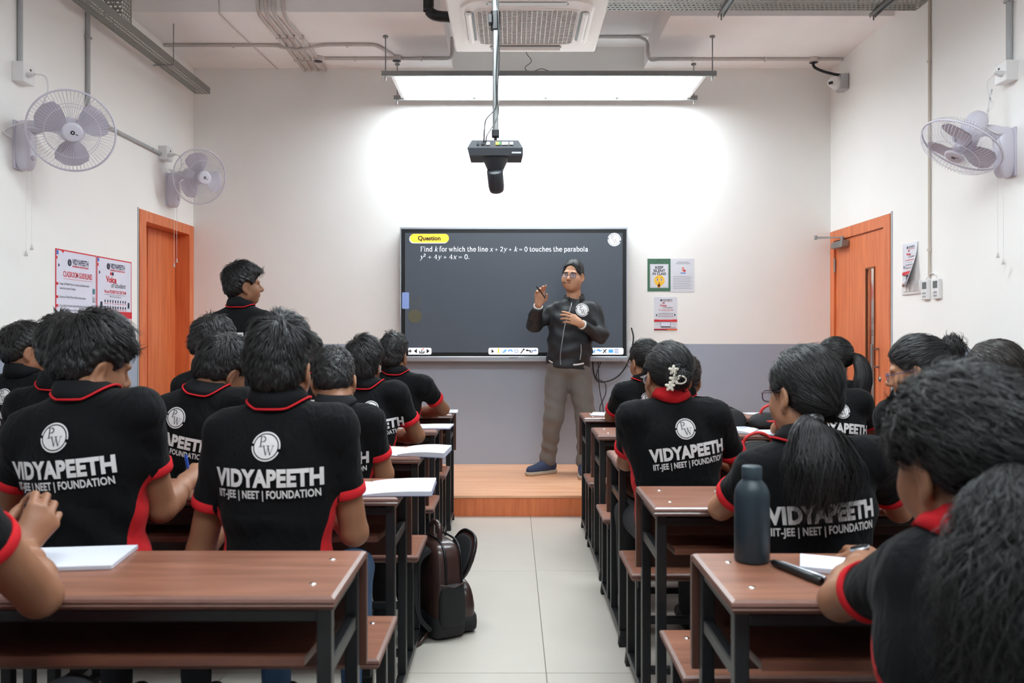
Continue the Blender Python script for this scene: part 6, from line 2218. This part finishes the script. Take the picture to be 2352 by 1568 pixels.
# ---- left block, nearest bench
student('boy with thick short black hair sitting upright beside the aisle, nearest left bench', (645, 846, 2.22, -4, -4, 2), (641, 925, 2.20), (524, 992, 2.19), (768, 980, 2.19), (462, 1262, 2.24), (560, 1128, 2.60), (814, 1222, 2.26), (742, 1128, 2.60),
        seat(640, LFAR[0], .27), dict(BOY, top=.032, n=4200, len=.05), 1, True, sleeve=.62, trousers=M_JEANS, seed=3, group=GB, waist=.142)
pen_hand = dict(f=np.array([.25, .75, .35]), th=np.array([-.8, .3, .4]), pn=np.array([-.5, .2, -.6]), curl=.75, g=.95, thumb=.8)
student('boy leaning right and writing with a blue capped pen, nearest left bench', (212, 838, 2.25, -38, -18, 8), (198, 902, 2.19), (70, 992, 2.17), (318, 944, 2.17), (12, 1180, 2.26), (100, 1135, 2.58), (372, 1168, 2.28), (424, 1112, 2.44),
        seat(205, LFAR[0], .27), dict(BOY, top=.030, n=4200, len=.05, sweep=(.02, .02, 0)), 1, True, sleeve=.60, seed=5, group=GB, hands=(None, pen_hand), ptilt=.07, twist=-.03, waist=.155)
# second bench
student('boy bent over with bowed head between the two nearest boys, second left bench', (512, 852, 3.14, -34, -24, 10), (474, 892, 3.06), (388, 945, 3.05), (566, 928, 3.05), (345, 1060, 3.12), (420, 1045, 3.38), (600, 1050, 3.15), (560, 1045, 3.40),
        seat(432, LFAR[1], .24), dict(BOYF, top=.022, len=.055, n=3600, mess=.12), 2, True, seed=8, group=GB, twist=-.055, ptilt=-.05, waist=.165)
student('boy with flat short hair bent over beside the aisle, second left bench', (768, 876, 3.17, 3, -26, -4), (772, 928, 3.08), (704, 972, 3.06), (846, 966, 3.06), (690, 1095, 3.1), (730, 1045, 3.42), (882, 1088, 3.14), (815, 1045, 3.45),
        seat(765, LFAR[1], .24), dict(BUZZ, n=4200), 1, True, sleeve=.66, collar='plain', seed=9, group=GB)
student('boy half hidden behind the leaning writer, second left bench', (152, 806, 3.08, -10, -5, 0), (140, 880, 3.06), (52, 930, 3.06), (236, 922, 3.06), (20, 1050, 3.12), (90, 1045, 3.4), (270, 1050, 3.12), (190, 1045, 3.4),
        seat(145, LFAR[1], .24), dict(BOY, len=.05), 1, False, seed=10, group=GB)
# third bench
student('boy with side swept hair beside the aisle, third left bench', (834, 842, 3.94, -3, -6, 3), (842, 884, 3.92), (790, 912, 3.9), (908, 902, 3.9), (775, 1000, 3.96), (830, 1000, 4.3), (958, 1000, 4.0), (900, 1000, 4.3),
        seat(840, LFAR[2], .24), dict(BOYF, len=.06, sweep=(.05, .0, 0), mess=.1, n=3600), 2, True, sleeve=.66, seed=12, group=GB, twist=.03, ptilt=.09)
student('boy with curly black hair facing the standing student, third left bench', (489, 792, 3.95, -52, -14, 5), (480, 846, 3.93), (425, 888, 3.92), (552, 880, 3.92), (400, 980, 3.98), (450, 1000, 4.3), (580, 980, 3.98), (540, 1000, 4.3),
        seat(480, LFAR[2], .24), dict(BOY, mess=.35, n=3000), 2, False, collar='plain', seed=13, group=GB)
fist = dict(f=np.array([.3, .4, .6]), th=np.array([-.3, -.3, .9]), pn=np.array([-.6, .6, .1]), curl=1.0, g=.95)
student('boy with chin on his hand at the far left wall, third left bench', (60, 806, 3.93, -48, -6, 0), (52, 856, 3.92), (-20, 892, 3.92), (106, 886, 3.92), (-50, 1000, 4.0), (40, 1000, 4.3), (150, 985, 4.05), (118, 868, 4.04),
        seat(45, LFAR[2], .24), dict(BOY, top=.022), 1, False, collar='plain', seed=14, group=GB, hands=(None, fist), twist=-.02)
# fourth bench
student('boy with curly top hair leaning on the frontmost left desk', (904, 818, 4.82, -14, -6, 3), (908, 853, 4.82), (872, 882, 4.80), (972, 884, 4.80), (860, 960, 4.9), (900, 945, 5.2), (1018, 940, 4.95), (965, 946, 5.18),
        seat(905, LFAR[3], .24), dict(BOY, top=.024, side=.007, mess=.35), 2, False, seed=16, group=GB, sleeve=.62, twist=-.10)
student('student mostly hidden between two boys, fourth left bench', (706, 818, 4.82, -25, -6, 0), (704, 850, 4.82), (656, 882, 4.80), (754, 882, 4.80), (640, 950, 4.9), (690, 946, 5.2), (768, 950, 4.9), (730, 946, 5.2),
        seat(704, LFAR[3], .24), dict(BOY, side=.012), 1, False, seed=17, group=GB)
student('boy standing up on the left side, turning his face to the teacher', (559, 656, 4.86, -58, 2, 3), (552, 702, 4.86), (498, 742, 4.85), (612, 738, 4.85), (470, 830, 4.88), (500, 880, 5.05), (640, 830, 4.88), (620, 880, 5.05),
        ((552 - CX) / F_PX * 4.86, 4.86, .92), dict(BOYF, len=.055, mess=.08, side=.016, nape=.022), 2, True, seed=18, group=GB, standing=True, twist=-.06)
# arm of the student at the left frame edge
yf = dict(f=np.array([.25, .55, .75]), th=np.array([-.5, -.3, .75]), pn=np.array([-.85, .3, -.1]), curl=.95, g=1.0, thumb=.9)
student('student cut off by the left frame edge, bare elbow on the nearest desk', (-330, 860, 1.25, -10, -10, 0), (-330, 960, 1.25), (-560, 1100, 1.25), (-170, 1110, 1.25), (-620, 1400, 1.35), (-500, 1250, 1.65), (92, 1368, 1.52), (48, 1262, 1.68),
        ((-330 - CX) / F_PX * 1.25, 1.22, .525), dict(BOY), 1, True, seed=20, group=GB, sleeve=.5, hands=(None, yf), prints=False)
# ---- right block
GIRL = dict(side=.009, back=.013, top=.013, front=.026, nape=.006, back_low=False, n=3000, len=.06, lift=.02, mess=.07, bend=.125, rise=.001, w=.0012, clump=5, lump=.0012, flow='tie', tie=(0, -.13, -.02), grav=.0)


def tail(path, n, r0, r1, **kw):
    def fn(o, R, g, rng):
        return [pony([P(*q) for q in path], n, r0, r1, rng, **kw)]
    return fn


def knot(c, r, n=700):
    """rolled-up bun: swirled strands on a ball"""
    def fn(o, R, g, rng):
        C = P(*c)
        Fb = Field().ell(C, (r, r * .85, r), None, .01)
        V, Q = Fb.mesh(.006, smooth=1)
        Nn = vnormals(V, Q)
        pk = rng.integers(0, len(V), n)
        ax = unit(np.array([.8, -.5, .3]))
        D = np.cross(np.broadcast_to(ax, (n, 3)), Nn[pk]) + rng.normal(0, .2, (n, 3))
        D /= np.linalg.norm(D, axis=1)[:, None]
        return [(V, Q), strands(V[pk], D, Nn[pk], 6, .011, .0016, bend=.28, noise=.12, rng=rng, clump=6)]
    return fn


TAIL_N = [(1868, 958, 2.105), (1876, 985, 2.05), (1886, 1040, 2.015), (1892, 1110, 2.00), (1885, 1215, 2.02)]
b, bs, inf = student('girl in round glasses with a loose low ponytail, nearest right bench', (1846, 906, 2.24, 24, -6, 3), (1838, 1010, 2.22), (1742, 1082, 2.20), (1998, 1052, 2.20), (1655, 1166, 2.36), (1745, 1120, 2.56), (2066, 1172, 2.36), (1980, 1120, 2.60),
            seat(1885, RFAR[0], .27), dict(GIRL, n=5200, w=.0011, tie=(.02, -.13, -.06), nape=.022, back_low=True), 0, True, sleeve=.66, female=True, seed=31, group=GG,
            glasses=mat('plum_wire_frame', (84, 58, 72), 0.3, metal=.6), extra_hair=tail(TAIL_N, 2600, .014, .085, rmid=.100, width=.0009, segs=18, wave=.022, depth=.25, lmin=.45), waist=.150)
v, q = rel_band(P(1870, 966, 2.095), (0, .5, 1), [(.012, -.010), (.022, -.012), (.026, 0), (.022, .012), (.012, .010)], xdir=(1, 0, 0))
link_mesh('hair_tie', np_mesh('hair_tie', v - bs, q, M_BLK), b)
# second bench
b, bs, inf = student('girl with a white flower hair clip and red collar, second right bench', (1533, 868, 3.04, 12, -8, 4), (1541, 918, 3.02), (1455, 958, 3.0), (1640, 955, 3.0), (1438, 1060, 3.16), (1500, 1045, 3.4), (1698, 1072, 3.14), (1640, 1045, 3.42),
            seat(1562, RFAR[1], .26), dict(GIRL, n=4200, tie=(.03, -.12, .0)), 1, True, sleeve=.72, female=True, seed=33, group=GG, collar='red', glasses=mat('clear_frame', (214, 214, 220), .2), ptilt=.08, twist=.015,
            extra_hair=knot((1556, 862, 2.925), .036, 900), waist=.166)
clip_m = mat('ivory_clip_plastic', (226, 220, 206), .3)
ck = empty('hair_clip', (0, 0, 0))
ck.parent = b
for (u_, v_, r_) in ((1547, 850, .018), (1549, 871, .019), (1539, 887, .018)):
    c_ = P(u_, v_, 2.885) - bs
    mb = MB()
    for k in range(5):
        q_ = 2 * pi * k / 5 + .3
        e = np.array([cos(q_), 0, sin(q_)])
        mb.add(*superbox(c_ + e * r_ * .55, np.array([e, [0, 1, 0], np.cross(e, [0, 1, 0])]), (r_ * .55, .003, r_ * .32), 2.2, 10, 6), 0, True)
    mb.build('clip_flower', clip_m, ck)
mb = MB()
c_ = P(1563, 872, 2.885) - bs
mb.tube([c_ + np.array([.02 * cos(q), 0, .014 * sin(q)]) for q in np.linspace(-2.2, 2.2, 16)], .003, 6)
mb.build('clip_loop', clip_m, ck)
b, bs, inf = student('girl in glasses with a round hair bun, second right bench', (2108, 852, 3.06, 58, -14, 0), (2128, 912, 3.04), (2050, 955, 3.03), (2215, 960, 3.03), (2045, 1085, 3.10), (2036, 1046, 3.34), (2222, 1085, 3.08), (2150, 1046, 3.4),
            seat(2140, RFAR[1], .26), dict(GIRL, n=3000, tie=(.0, -.12, .06)), 0, False, female=True, seed=34, group=GG, glasses=mat('violet_frame', (70, 60, 100), .3), extra_hair=knot((2186, 800, 3.04), .045, 800))
wt = MB()
wt.lathe([(.024, -.006), (.027, -.006), (.027, .006), (.024, .006)], P(2040, 1050, 3.31) - bs, np.array([.1, .9, .2]), 16)
wt.build('wrist_watch', M_SILV, b)
student('girl with a low brown ponytail beside the right wall, second right bench', (2283, 862, 3.10, 30, -8, 2), (2300, 925, 3.08), (2232, 965, 3.06), (2395, 965, 3.06), (2262, 1090, 3.14), (2270, 1046, 3.4), (2420, 1090, 3.14), (2350, 1046, 3.4),
        seat(2295, RFAR[1], .26), dict(GIRL, n=3000, tie=(.02, -.12, -.05)), 1, False, female=True, seed=35, group=GG, hairmat=M_HAIRB, extra_hair=tail([(2326, 872, 2.98), (2342, 905, 2.93), (2352, 960, 2.92), (2350, 1030, 2.95)], 700, .014, .03, rmid=.045, width=.002))
# third bench
student('girl with loose hair whose back shows beyond the ponytail girl, third right bench', (1868, 886, 4.02, 12, -28, 0), (1904, 896, 3.90), (1846, 930, 3.86), (1972, 922, 3.86), (1786, 985, 4.08), (1850, 1000, 4.25), (2003, 985, 4.06), (1945, 1000, 4.28),
        seat(1915, RFAR[2], .26), dict(GIRL, n=2000, tie=(0, -.12, -.05)), 1, False, female=True, seed=36, group=GG, sleeve=.74, ptilt=-.06, twist=.02, hairmat=M_HAIRB,
        extra_hair=tail([(1882, 890, 3.86), (1892, 905, 3.78), (1902, 930, 3.74)], 220, .012, .04, rmid=.04, width=.0016, depth=.3))
student('student hidden behind the girl with the flower clip', (1566, 874, 3.90, 0, -8, 0), (1562, 912, 3.88), (1510, 942, 3.87), (1622, 942, 3.87), (1495, 1010, 3.95), (1540, 1000, 4.3), (1640, 1010, 3.95), (1600, 1000, 4.3),
        seat(1562, RFAR[2], .26), dict(GIRL, n=1600, side=.012), 1, False, female=True, seed=37, group=GG, hairmat=M_HAIRB, trousers=M_OLIVE)
# fourth bench
student('girl with long ponytail swinging right, before the orange right door', (1916, 828, 4.70, 22, -6, -4), (1908, 872, 4.70), (1862, 902, 4.68), (1968, 900, 4.68), (1850, 965, 4.8), (1890, 955, 5.0), (1985, 965, 4.8), (1950, 955, 5.0),
        seat(1912, RFAR[3], .26), dict(GIRL, n=2600, tie=(.07, -.09, .04)), 1, False, female=True, seed=38, group=GG, extra_hair=tail([(1950, 816, 4.63), (1972, 826, 4.58), (1984, 860, 4.55), (1978, 905, 4.54), (1985, 948, 4.56)], 900, .014, .025, rmid=.055, width=.002, depth=.5))
student('girl in glasses with high ponytail beside the aisle, fourth right bench', (1481, 832, 4.70, 22, -8, 0), (1480, 872, 4.70), (1432, 902, 4.68), (1530, 902, 4.68), (1402, 955, 4.85), (1440, 948, 5.05), (1560, 955, 4.85), (1520, 948, 5.05),
        seat(1480, RFAR[3], .26), dict(GIRL, n=2600, tie=(.03, -.11, .05)), 1, False, female=True, seed=39, group=GG, sleeve=.74, glasses=M_BLK, extra_hair=tail([(1492, 812, 4.60), (1496, 830, 4.55), (1490, 860, 4.54), (1484, 905, 4.55)], 700, .012, .03, rmid=.04, width=.002))
student('student whose forearm rests before the right wall, fourth right bench', (2125, 846, 4.72, 10, -8, 0), (2125, 880, 4.70), (2075, 908, 4.68), (2180, 908, 4.68), (2022, 958, 4.80), (2012, 948, 5.0), (2200, 965, 4.8), (2150, 955, 5.0),
        seat(2125, RFAR[3], .26), dict(GIRL, n=1400), 1, False, female=True, seed=40, group=GG)
# nearest girl at the right frame edge
TAIL_M = [(2345, 1085, 1.085), (2352, 1150, 1.045), (2345, 1260, 1.02), (2345, 1420, 1.01), (2395, 1640, 1.03)]
wh = dict(f=np.array([.2, .9, -.15]), th=np.array([-.9, .2, .2]), pn=np.array([0, -.1, -1.0]), curl=.55, g=.95)
b, bs, inf = student('girl with thick curly hair and wristwatch at the right frame edge', (2210, 1066, 1.23, 14, -12, -4), (2225, 1225, 1.20), (2130, 1316, 1.20), (2500, 1330, 1.18), (1926, 1380, 1.475), (1992, 1278, 1.79), (2560, 1500, 1.4), (2420, 1300, 1.7),
            ((2290 - CX) / F_PX * 1.16, 1.12, .525), dict(GIRL, n=10000, w=.0008, mess=.35, lift=.12, tie=(.03, -.13, -.02), len=.045, top=.018, side=.020, back=.018, lump=.005, front=.040), 1, True, female=True, g=1.05, seed=44, group=GG, sleeve=.66, sr_=.047, collar='red', hands=(wh, None), prints=False,
            extra_hair=tail(TAIL_M, 5200, .02, .125, rmid=.10, width=.0006, segs=30, wave=.035, depth=.6, freq=24, lmin=.4))
wt = MB()
wd = unit(P(1992, 1278, 1.79) - P(1928, 1384, 1.475))
wc = P(1984, 1290, 1.755) - bs
wt.lathe([(.026, -.009), (.0295, -.009), (.0295, .009), (.026, .009)], wc, wd, 24)
st_ = wt.build('watch_strap', M_BLK, b)
up = unit(np.array([-.35, 0, 1.0]) - wd * (np.array([-.35, 0, 1.0]) @ wd))
MB().lathe([(.0, .0255), (.020, .0255), (.020, .033), (.018, .0345), (.0, .0345)], wc, up, 24).build('watch_case', mat('watch_black_glass', (28, 30, 34), .12, spec=.8), st_)
MB().lathe([(.0205, .0285), (.0212, .0285), (.0212, .033), (.0205, .033)], wc, up, 24).build('watch_bezel', M_SILV, st_)
# pen in the writing boy's hand
pen(P(436, 1098, 2.50), P(426, 1044, 2.47), .0042, M_BLK, 'black pen with blue end held by the writing boy', mat('pen_blue_end', (40, 90, 190), .3))

# ================================================================== the teacher
def teacher():
    label = 'teacher in black jacket, grey trousers and glasses gesturing with both hands before the screen'
    D0 = 6.42
    o = P(1316, 633, 6.40)
    R = rot3(158, -3, -4)
    g = 1.0
    N = P(1319, 688, D0 + .02)
    SR, SL = P(1276, 708, D0), P(1367, 712, D0)
    ER, WR = P(1226, 744, 6.36), P(1237, 699, 6.17)
    EL, WL = P(1380, 772, 6.34), P(1333, 743, 6.12)
    PV = P(1304, 846, D0)
    zt = unit(N - PV)
    xt = SR - SL
    xt = unit(xt - zt * (xt @ zt))
    yt = np.cross(zt, xt)                      # faces the camera
    base = np.array([PV[0], PV[1], 0.145])
    B = Field()
    B.cone(PV, N - zt * .12, .12, .12, .03, flat=(yt, 1.3))
    nb = o + R @ np.array([0, -.02, -.055])
    B.cone(N - zt * .05, nb, .060, .053, .03)
    for S_, E_, W_ in ((SL, EL, WL), (SR, ER, WR)):
        B.cone(N - zt * .05, S_, .05, .05, .03)
        B.cone(S_, E_, .045, .04, .015)
        B.cone(E_, W_, .038, .027, .012)
    parts = [B.mesh(.010, smooth=2)]
    H = Field()
    head_field(H, o, R, g)
    H.ell(o + R @ np.array([0, .035, -.072]), (.060, .052, .046), R, .03)      # fuller jaw
    for s in (-1, 1):
        H.ell(o + R @ np.array([s * .042, .045, -.038]), (.030, .034, .036), R, .03)
    H.cone(N - zt * .02, nb, .060, .053, .03)
    parts.append(H.mesh(.0032, smooth=1))
    hr = dict(f=(.10, -.12, .95), th=(.85, .15, -.05), pn=(.35, -.75, .0), curl=.62, curls=[.42, .62, .72, .8], thumb=.75, spread=.02, g=1.0)
    hl = dict(f=(-.80, -.35, .42), th=(.25, .35, .85), pn=(-.25, .75, -.45), curl=.5, curls=[.38, .5, .58, .6], thumb=.6, spread=.06, g=1.0)
    for E_, W_, hs in ((ER, WR, hr), (EL, WL, hl)):
        Hd = Field()
        Hd.cone(E_ + (W_ - E_) * .6, W_, .031, .026, .012)
        hand_field(Hd, W_, np.array(hs['f']), hs['th'], hs['pn'], hs['curl'], hs['spread'], hs['g'], hs['thumb'], hs['curls'])
        parts.append(Hd.mesh(.0034, smooth=1))
    V, Q = merge(parts)
    body = link_mesh('person', np_mesh('body', V - base, Q, mat('skin_light', (192, 142, 112), 0.5, noise=0.08, nscale=22, bump=0.06, bscale=160, spec=0.4)), None, tuple(base), label=label, cat='person')
    # jacket
    S = Field()
    S.cone(PV + zt * .02, N - zt * .22, .180, .172, .04, flat=(yt, 1.30))
    S.ell(N - zt * .165 + yt * .005, (.188, .132, .165), np.stack([xt, yt, zt], 1), .05)
    S.ell(PV + zt * .20 + yt * .035, (.16, .125, .16), np.stack([xt, yt, zt], 1), .06)
    for S_, E_, W_ in ((SL, EL, WL), (SR, ER, WR)):
        S.cone(N - zt * .045, S_ - zt * .01, .066, .064, .035)
        S.cone(S_ - zt * .01, E_, .065, .058, .03)
        S.cone(E_, E_ + (W_ - E_) * .90, .060, .043, .025, cap=True)
    S.cut(PV - zt * .0, -zt)
    V, Q = S.mesh(.008, smooth=1)
    Nn = vnormals(V, Q)
    L = (V - N) @ np.stack([xt, yt, zt], 1)
    x, y, z = L.T
    wr_ = .006 * np.sin(x * 20 + z * 30 + 2.2 * np.sin(z * 14 + x * 6)) * np.clip(.5 + np.abs(x) * 3, 0, 1) + .004 * np.sin(z * 55 - x * 25 + 2 * np.sin(x * 17))
    V = V + Nn * wr_[:, None]
    M_JK = mat('jacket_black_softshell', (34, 36, 40), .55, noise=.15, nscale=6, bump=.35, bscale=9, spec=.4)
    jk = link_mesh('jacket', np_mesh('jacket', V - base, Q, M_JK), body)
    jk['label'] = 'black zipped softshell jacket'

    def front(v2, off):
        p, miss = project(S, N, -xt, zt, -yt, v2, off)
        return p - base, miss

    def lay(name, v2, f, off, m_, par=jk):
        p, miss = front(np.asarray(v2, float), off)
        f = [q for q in f if not any(miss[i] for i in q)]
        return MB().add([tuple(r) for r in p], f).build(name, m_, par)
    e = np.array([.062, -.085])
    lay('emblem', EMB[0][0] * .054 + e, EMB[0][1], .011, M_PRINT)
    lay('emblem_letters', EMB[1][0] * .054 + e, EMB[1][1], .0125, M_PRINTD)

    def ribbon(pts, w_, n=40):
        c = np.array(bez([(p[0], p[1], 0) for p in pts], n))[:, :2]
        t_ = np.gradient(c, axis=0)
        nn = np.stack([-t_[:, 1], t_[:, 0]], 1)
        nn /= np.linalg.norm(nn, axis=1)[:, None]
        v2 = np.vstack([c + nn * w_ / 2, c - nn * w_ / 2])
        k = len(c)
        return v2, [(i, i + 1, k + i + 1, k + i) for i in range(k - 1)]
    v2, f = ribbon([(-.022, -.03), (-.038, -.10), (-.062, -.20), (-.072, -.30), (-.078, -.45), (-.068, -.535)], .0065)
    lay('zip', v2, f, .010, mat('zip_grey', (150, 152, 156), .4, metal=.5))
    v2, f = ribbon([(.075, -.36), (.082, -.42), (.080, -.48)], .006)
    lay('pocket_zip', v2, f, .010, M_PVC)
    v2, f = ribbon([(.03, -.525), (.07, -.518), (.115, -.505)], .012)
    lay('hem_piping', v2, f, .010, M_PRINT)
    v2, f = ribbon([(-.17, -.495), (-.150, -.515), (-.13, -.525)], .010)
    lay('hem_piping', v2, f, .010, M_PRINT)
    c_ = front(np.array([[-.028, -.055]]), .014)[0][0]
    MB().rbox(c_ - np.array([.004, .003, .012]), c_ + np.array([.004, .003, .012]), .002).build('zip_pull', M_STEEL, jk)
    # standing collar, open at the front
    nd = unit(nb - N)
    a = unit(-xt - nd * (-xt @ nd))
    bb = np.cross(nd, a)
    if bb @ yt < 0:
        bb = -bb
    rows = []
    for ang in np.linspace(radians(-62), radians(242), 36):      # gap around the front (angle 270 = front)
        dv = a * cos(ang) - bb * sin(ang)
        k = abs(ang - pi / 2) / radians(152)
        rows.append([N + dv * (.088 - .002 * k) - nd * (.012 + .03 * k), N + dv * (.080 + .012 * k ** 2) + nd * (.045 - .015 * k), N + dv * (.074 + .010 * k ** 2) + nd * (.046 - .015 * k), N + dv * .078 - nd * (.014 + .03 * k)])
    vs = [p - base for r in rows for p in r]
    fs = [(i * 4 + j, i * 4 + (j + 1) % 4, (i + 1) * 4 + (j + 1) % 4, (i + 1) * 4 + j) for i in range(35) for j in range(4)] + [(0, 1, 2, 3), (35 * 4 + 3, 35 * 4 + 2, 35 * 4 + 1, 35 * 4)]
    MB().add(vs, fs, 0, True).build('collar', M_JK, jk)
    for E_, W_ in ((EL, WL), (ER, WR)):
        d = unit(W_ - E_)
        c = E_ + (W_ - E_) * .90
        v, q = rel_band(c, d, [(.028, -.006), (.036, -.004), (.0365, .008), (.033, .012), (.028, .010)], xdir=(0, 0, 1) if abs(d[2]) < .8 else (1, 0, 0))
        link_mesh('shirt_cuff', np_mesh('shirt_cuff', v - base, q, M_PRINT), body)
    # trousers
    T = Field()
    T.ell(PV + zt * .01, (.175, .135, .10), np.stack([xt, yt, zt], 1), .03)
    feet = []
    for hx, kx, ax_, in ((1279, (1272, 958, 6.36), (1259, 1046, 6.42)), (1331, (1345, 958, 6.36), (1343, 1050, 6.32))):
        hp, kn, an = P(hx, 872, D0), P(*kx), P(*ax_)
        T.cone(hp, kn, .100, .078, .04)
        T.cone(kn, an, .076, .062, .03)
        T.cone(an, an - np.array([0, 0, .03]), .063, .066, .02)
        feet.append(an)
    T.cut(np.array([0, 0, .215]), (0, 0, -1))
    V, Q = T.mesh(.009, smooth=1)
    Nn = vnormals(V, Q)
    V = V + Nn * (.005 * np.sin(V[:, 2] * 38 + V[:, 0] * 25 + 2 * np.sin(V[:, 2] * 17)) * np.clip((1.0 - V[:, 2]) * 2, .2, 1))[:, None]
    link_mesh('trousers', np_mesh('trousers', V - base, Q, M_GREYT), body)
    # shoes
    M_SH = mat('navy_trainer', (44, 58, 88), .7, noise=.2, nscale=40, bump=.2, bscale=200)
    M_SO = mat('beige_sole', (176, 162, 146), .6)
    for an, d in ((feet[0], unit([-.80, -.55, 0])), (feet[1], unit([-.12, -1, 0]))):
        c = np.array([an[0], an[1], .145])
        Sf = Field()
        Sf.cone(c - d * .03 + np.array([0, 0, .06]), c + d * .05 + np.array([0, 0, .062]), .042, .044, .02)
        Sf.cone(c + d * .05 + np.array([0, 0, .052]), c + d * .175 + np.array([0, 0, .038]), .046, .036, .03)
        Sf.cone(c - d * .03 + np.array([0, 0, .06]), c + np.array([0, 0, .10]), .04, .044, .02)
        Sf.cut(c + np.array([0, 0, .026]), (0, 0, -1))
        V, Q = Sf.mesh(.006, smooth=1)
        sh = link_mesh('shoe', np_mesh('shoe', V - base, Q, M_SH), body)
        Sl = Field()
        Sl.cone(c - d * .035 + np.array([0, 0, .02]), c + d * .18 + np.array([0, 0, .02]), .046, .042, .01)
        Sl.cone(c + d * .05 + np.array([0, 0, .02]), c + d * .14 + np.array([0, 0, .02]), .048, .048, .02)
        Sl.cut(c + np.array([0, 0, .030]), (0, 0, 1)).cut(c + np.array([0, 0, .001]), (0, 0, -1))
        V, Q = Sl.mesh(.006, smooth=0)
        link_mesh('sole', np_mesh('sole', V - base, Q, M_SO), sh)
        lc = MB()
        pr = np.cross(d, [0, 0, 1])
        for k in range(4):
            m_ = c + d * (.065 + k * .018) + np.array([0, 0, .101 - k * .0055])
            lc.tube([m_ - pr * .022 - np.array([0, 0, .006]), m_, m_ + pr * .022 - np.array([0, 0, .006])] - base, .003, 5)
        lc.build('lace', M_DARKT, sh)
    # face
    W = lambda x, y, z: o + R @ np.array([x, y, z]) - base
    for s in (-1, 1):
        ey = MB()
        ey.add(*superbox(W(s * .031, .0835, .003), R.T, (.0115, .0115, .0105), 2.0, 16, 10), 0, True)
        eo = ey.build('eye', mat('eye_white', (216, 206, 200), .25), body)
        ir = MB()
        ir.add(*superbox(W(s * .031 - .001, .0925, .003), R.T, (.0052, .0032, .0052), 2.0, 12, 8), 0, True)
        ir.build('iris', mat('iris_dark', (30, 20, 16), .15), eo)
        bw = MB()
        bw.tube([W(s * .014, .0975, .0215), W(s * .03, .0975, .0255), W(s * .048, .0865, .020)], [.0036, .0042, .002], 6)
        bw.build('eyebrow', M_HAIR, body)
        ld = MB()
        ld.tube([W(s * .019, .0955, .007), W(s * .031, .0975, .0115), W(s * .043, .0915, .006)], .0022, 6)
        ld.build('eyelid', SKINS[1], body)
    lp = MB()
    lp.add(*superbox(W(0, .0925, -.0525), R.T, (.0225, .0115, .0052), 2.2, 20, 8), 0, True)
    lp.add(*superbox(W(0, .0905, -.0650), R.T, (.0195, .0115, .0062), 2.2, 20, 8), 0, True)
    lp.build('lips', mat('lip_skin', (146, 88, 76), .45), body)
    MB().add(*superbox(W(0, .0965, -.0585), R.T, (.017, .007, .0022), 2.2, 16, 6), 0, True).build('mouth_opening', mat('mouth_dark', (60, 30, 28), .6), body)
    rng = np.random.default_rng(77)
    hv, hq = build_hair(o, R, g, dict(side=.006, back=.010, top=.012, front=.034, forehead=(0, .122, .046, .082, .062, .060), nape=.012, n=5200, len=.05, lift=.03, mess=.06, bend=.2, w=.0012, clump=6, lump=.001, crown=(-.035, .06, .13), sweep=(.06, -.26, .02), grav=.0), True, rng)
    link_mesh('hair', np_mesh('hair', hv - base, hq, M_HAIR), body)
    spectacles(o, R, g, body, base, mat('grey_thin_frame', (70, 66, 80), .3, metal=.4), .0245, .0155)
    mc = MB()
    mc.tube(bez([W(.083, -.005, -.02), W(.080, .04, -.035), W(.066, .085, -.05), W(.045, .108, -.055), W(.034, .112, -.056)], 16), .0022, 6)
    mc.tube([W(.036, .112, -.056), W(.024, .112, -.057)], .0052, 8)
    mc.tube(bez([W(.084, -.012, -.03), W(.087, -.005, .02), W(.07, -.085, .0), W(0, -.122, -.02), W(-.07, -.085, .0), W(-.087, -.005, .02)], 24), .0020, 6)
    mc.build('headset_microphone', M_BLK, body)
    rg = MB()
    fdir = unit(np.array(hl['f']))
    rg.lathe([(.009, -.003), (.0118, -.003), (.0118, .003), (.009, .003)], WL + fdir * .098 + unit(np.array(hl['th'])) * -.012 + np.array([.003, -.0, -.004]) - base, fdir + np.array([0, .35, -.25]), 14)
    rg.build('ring', mat('gold', (220, 180, 110), .25, metal=1.0), body)
    pen(P(1253.5, 686, 6.09), P(1232.5, 657, 6.05), .0048, M_BLK, 'black stylus pinched in the raised hand of the teacher')
    return body


teacher()
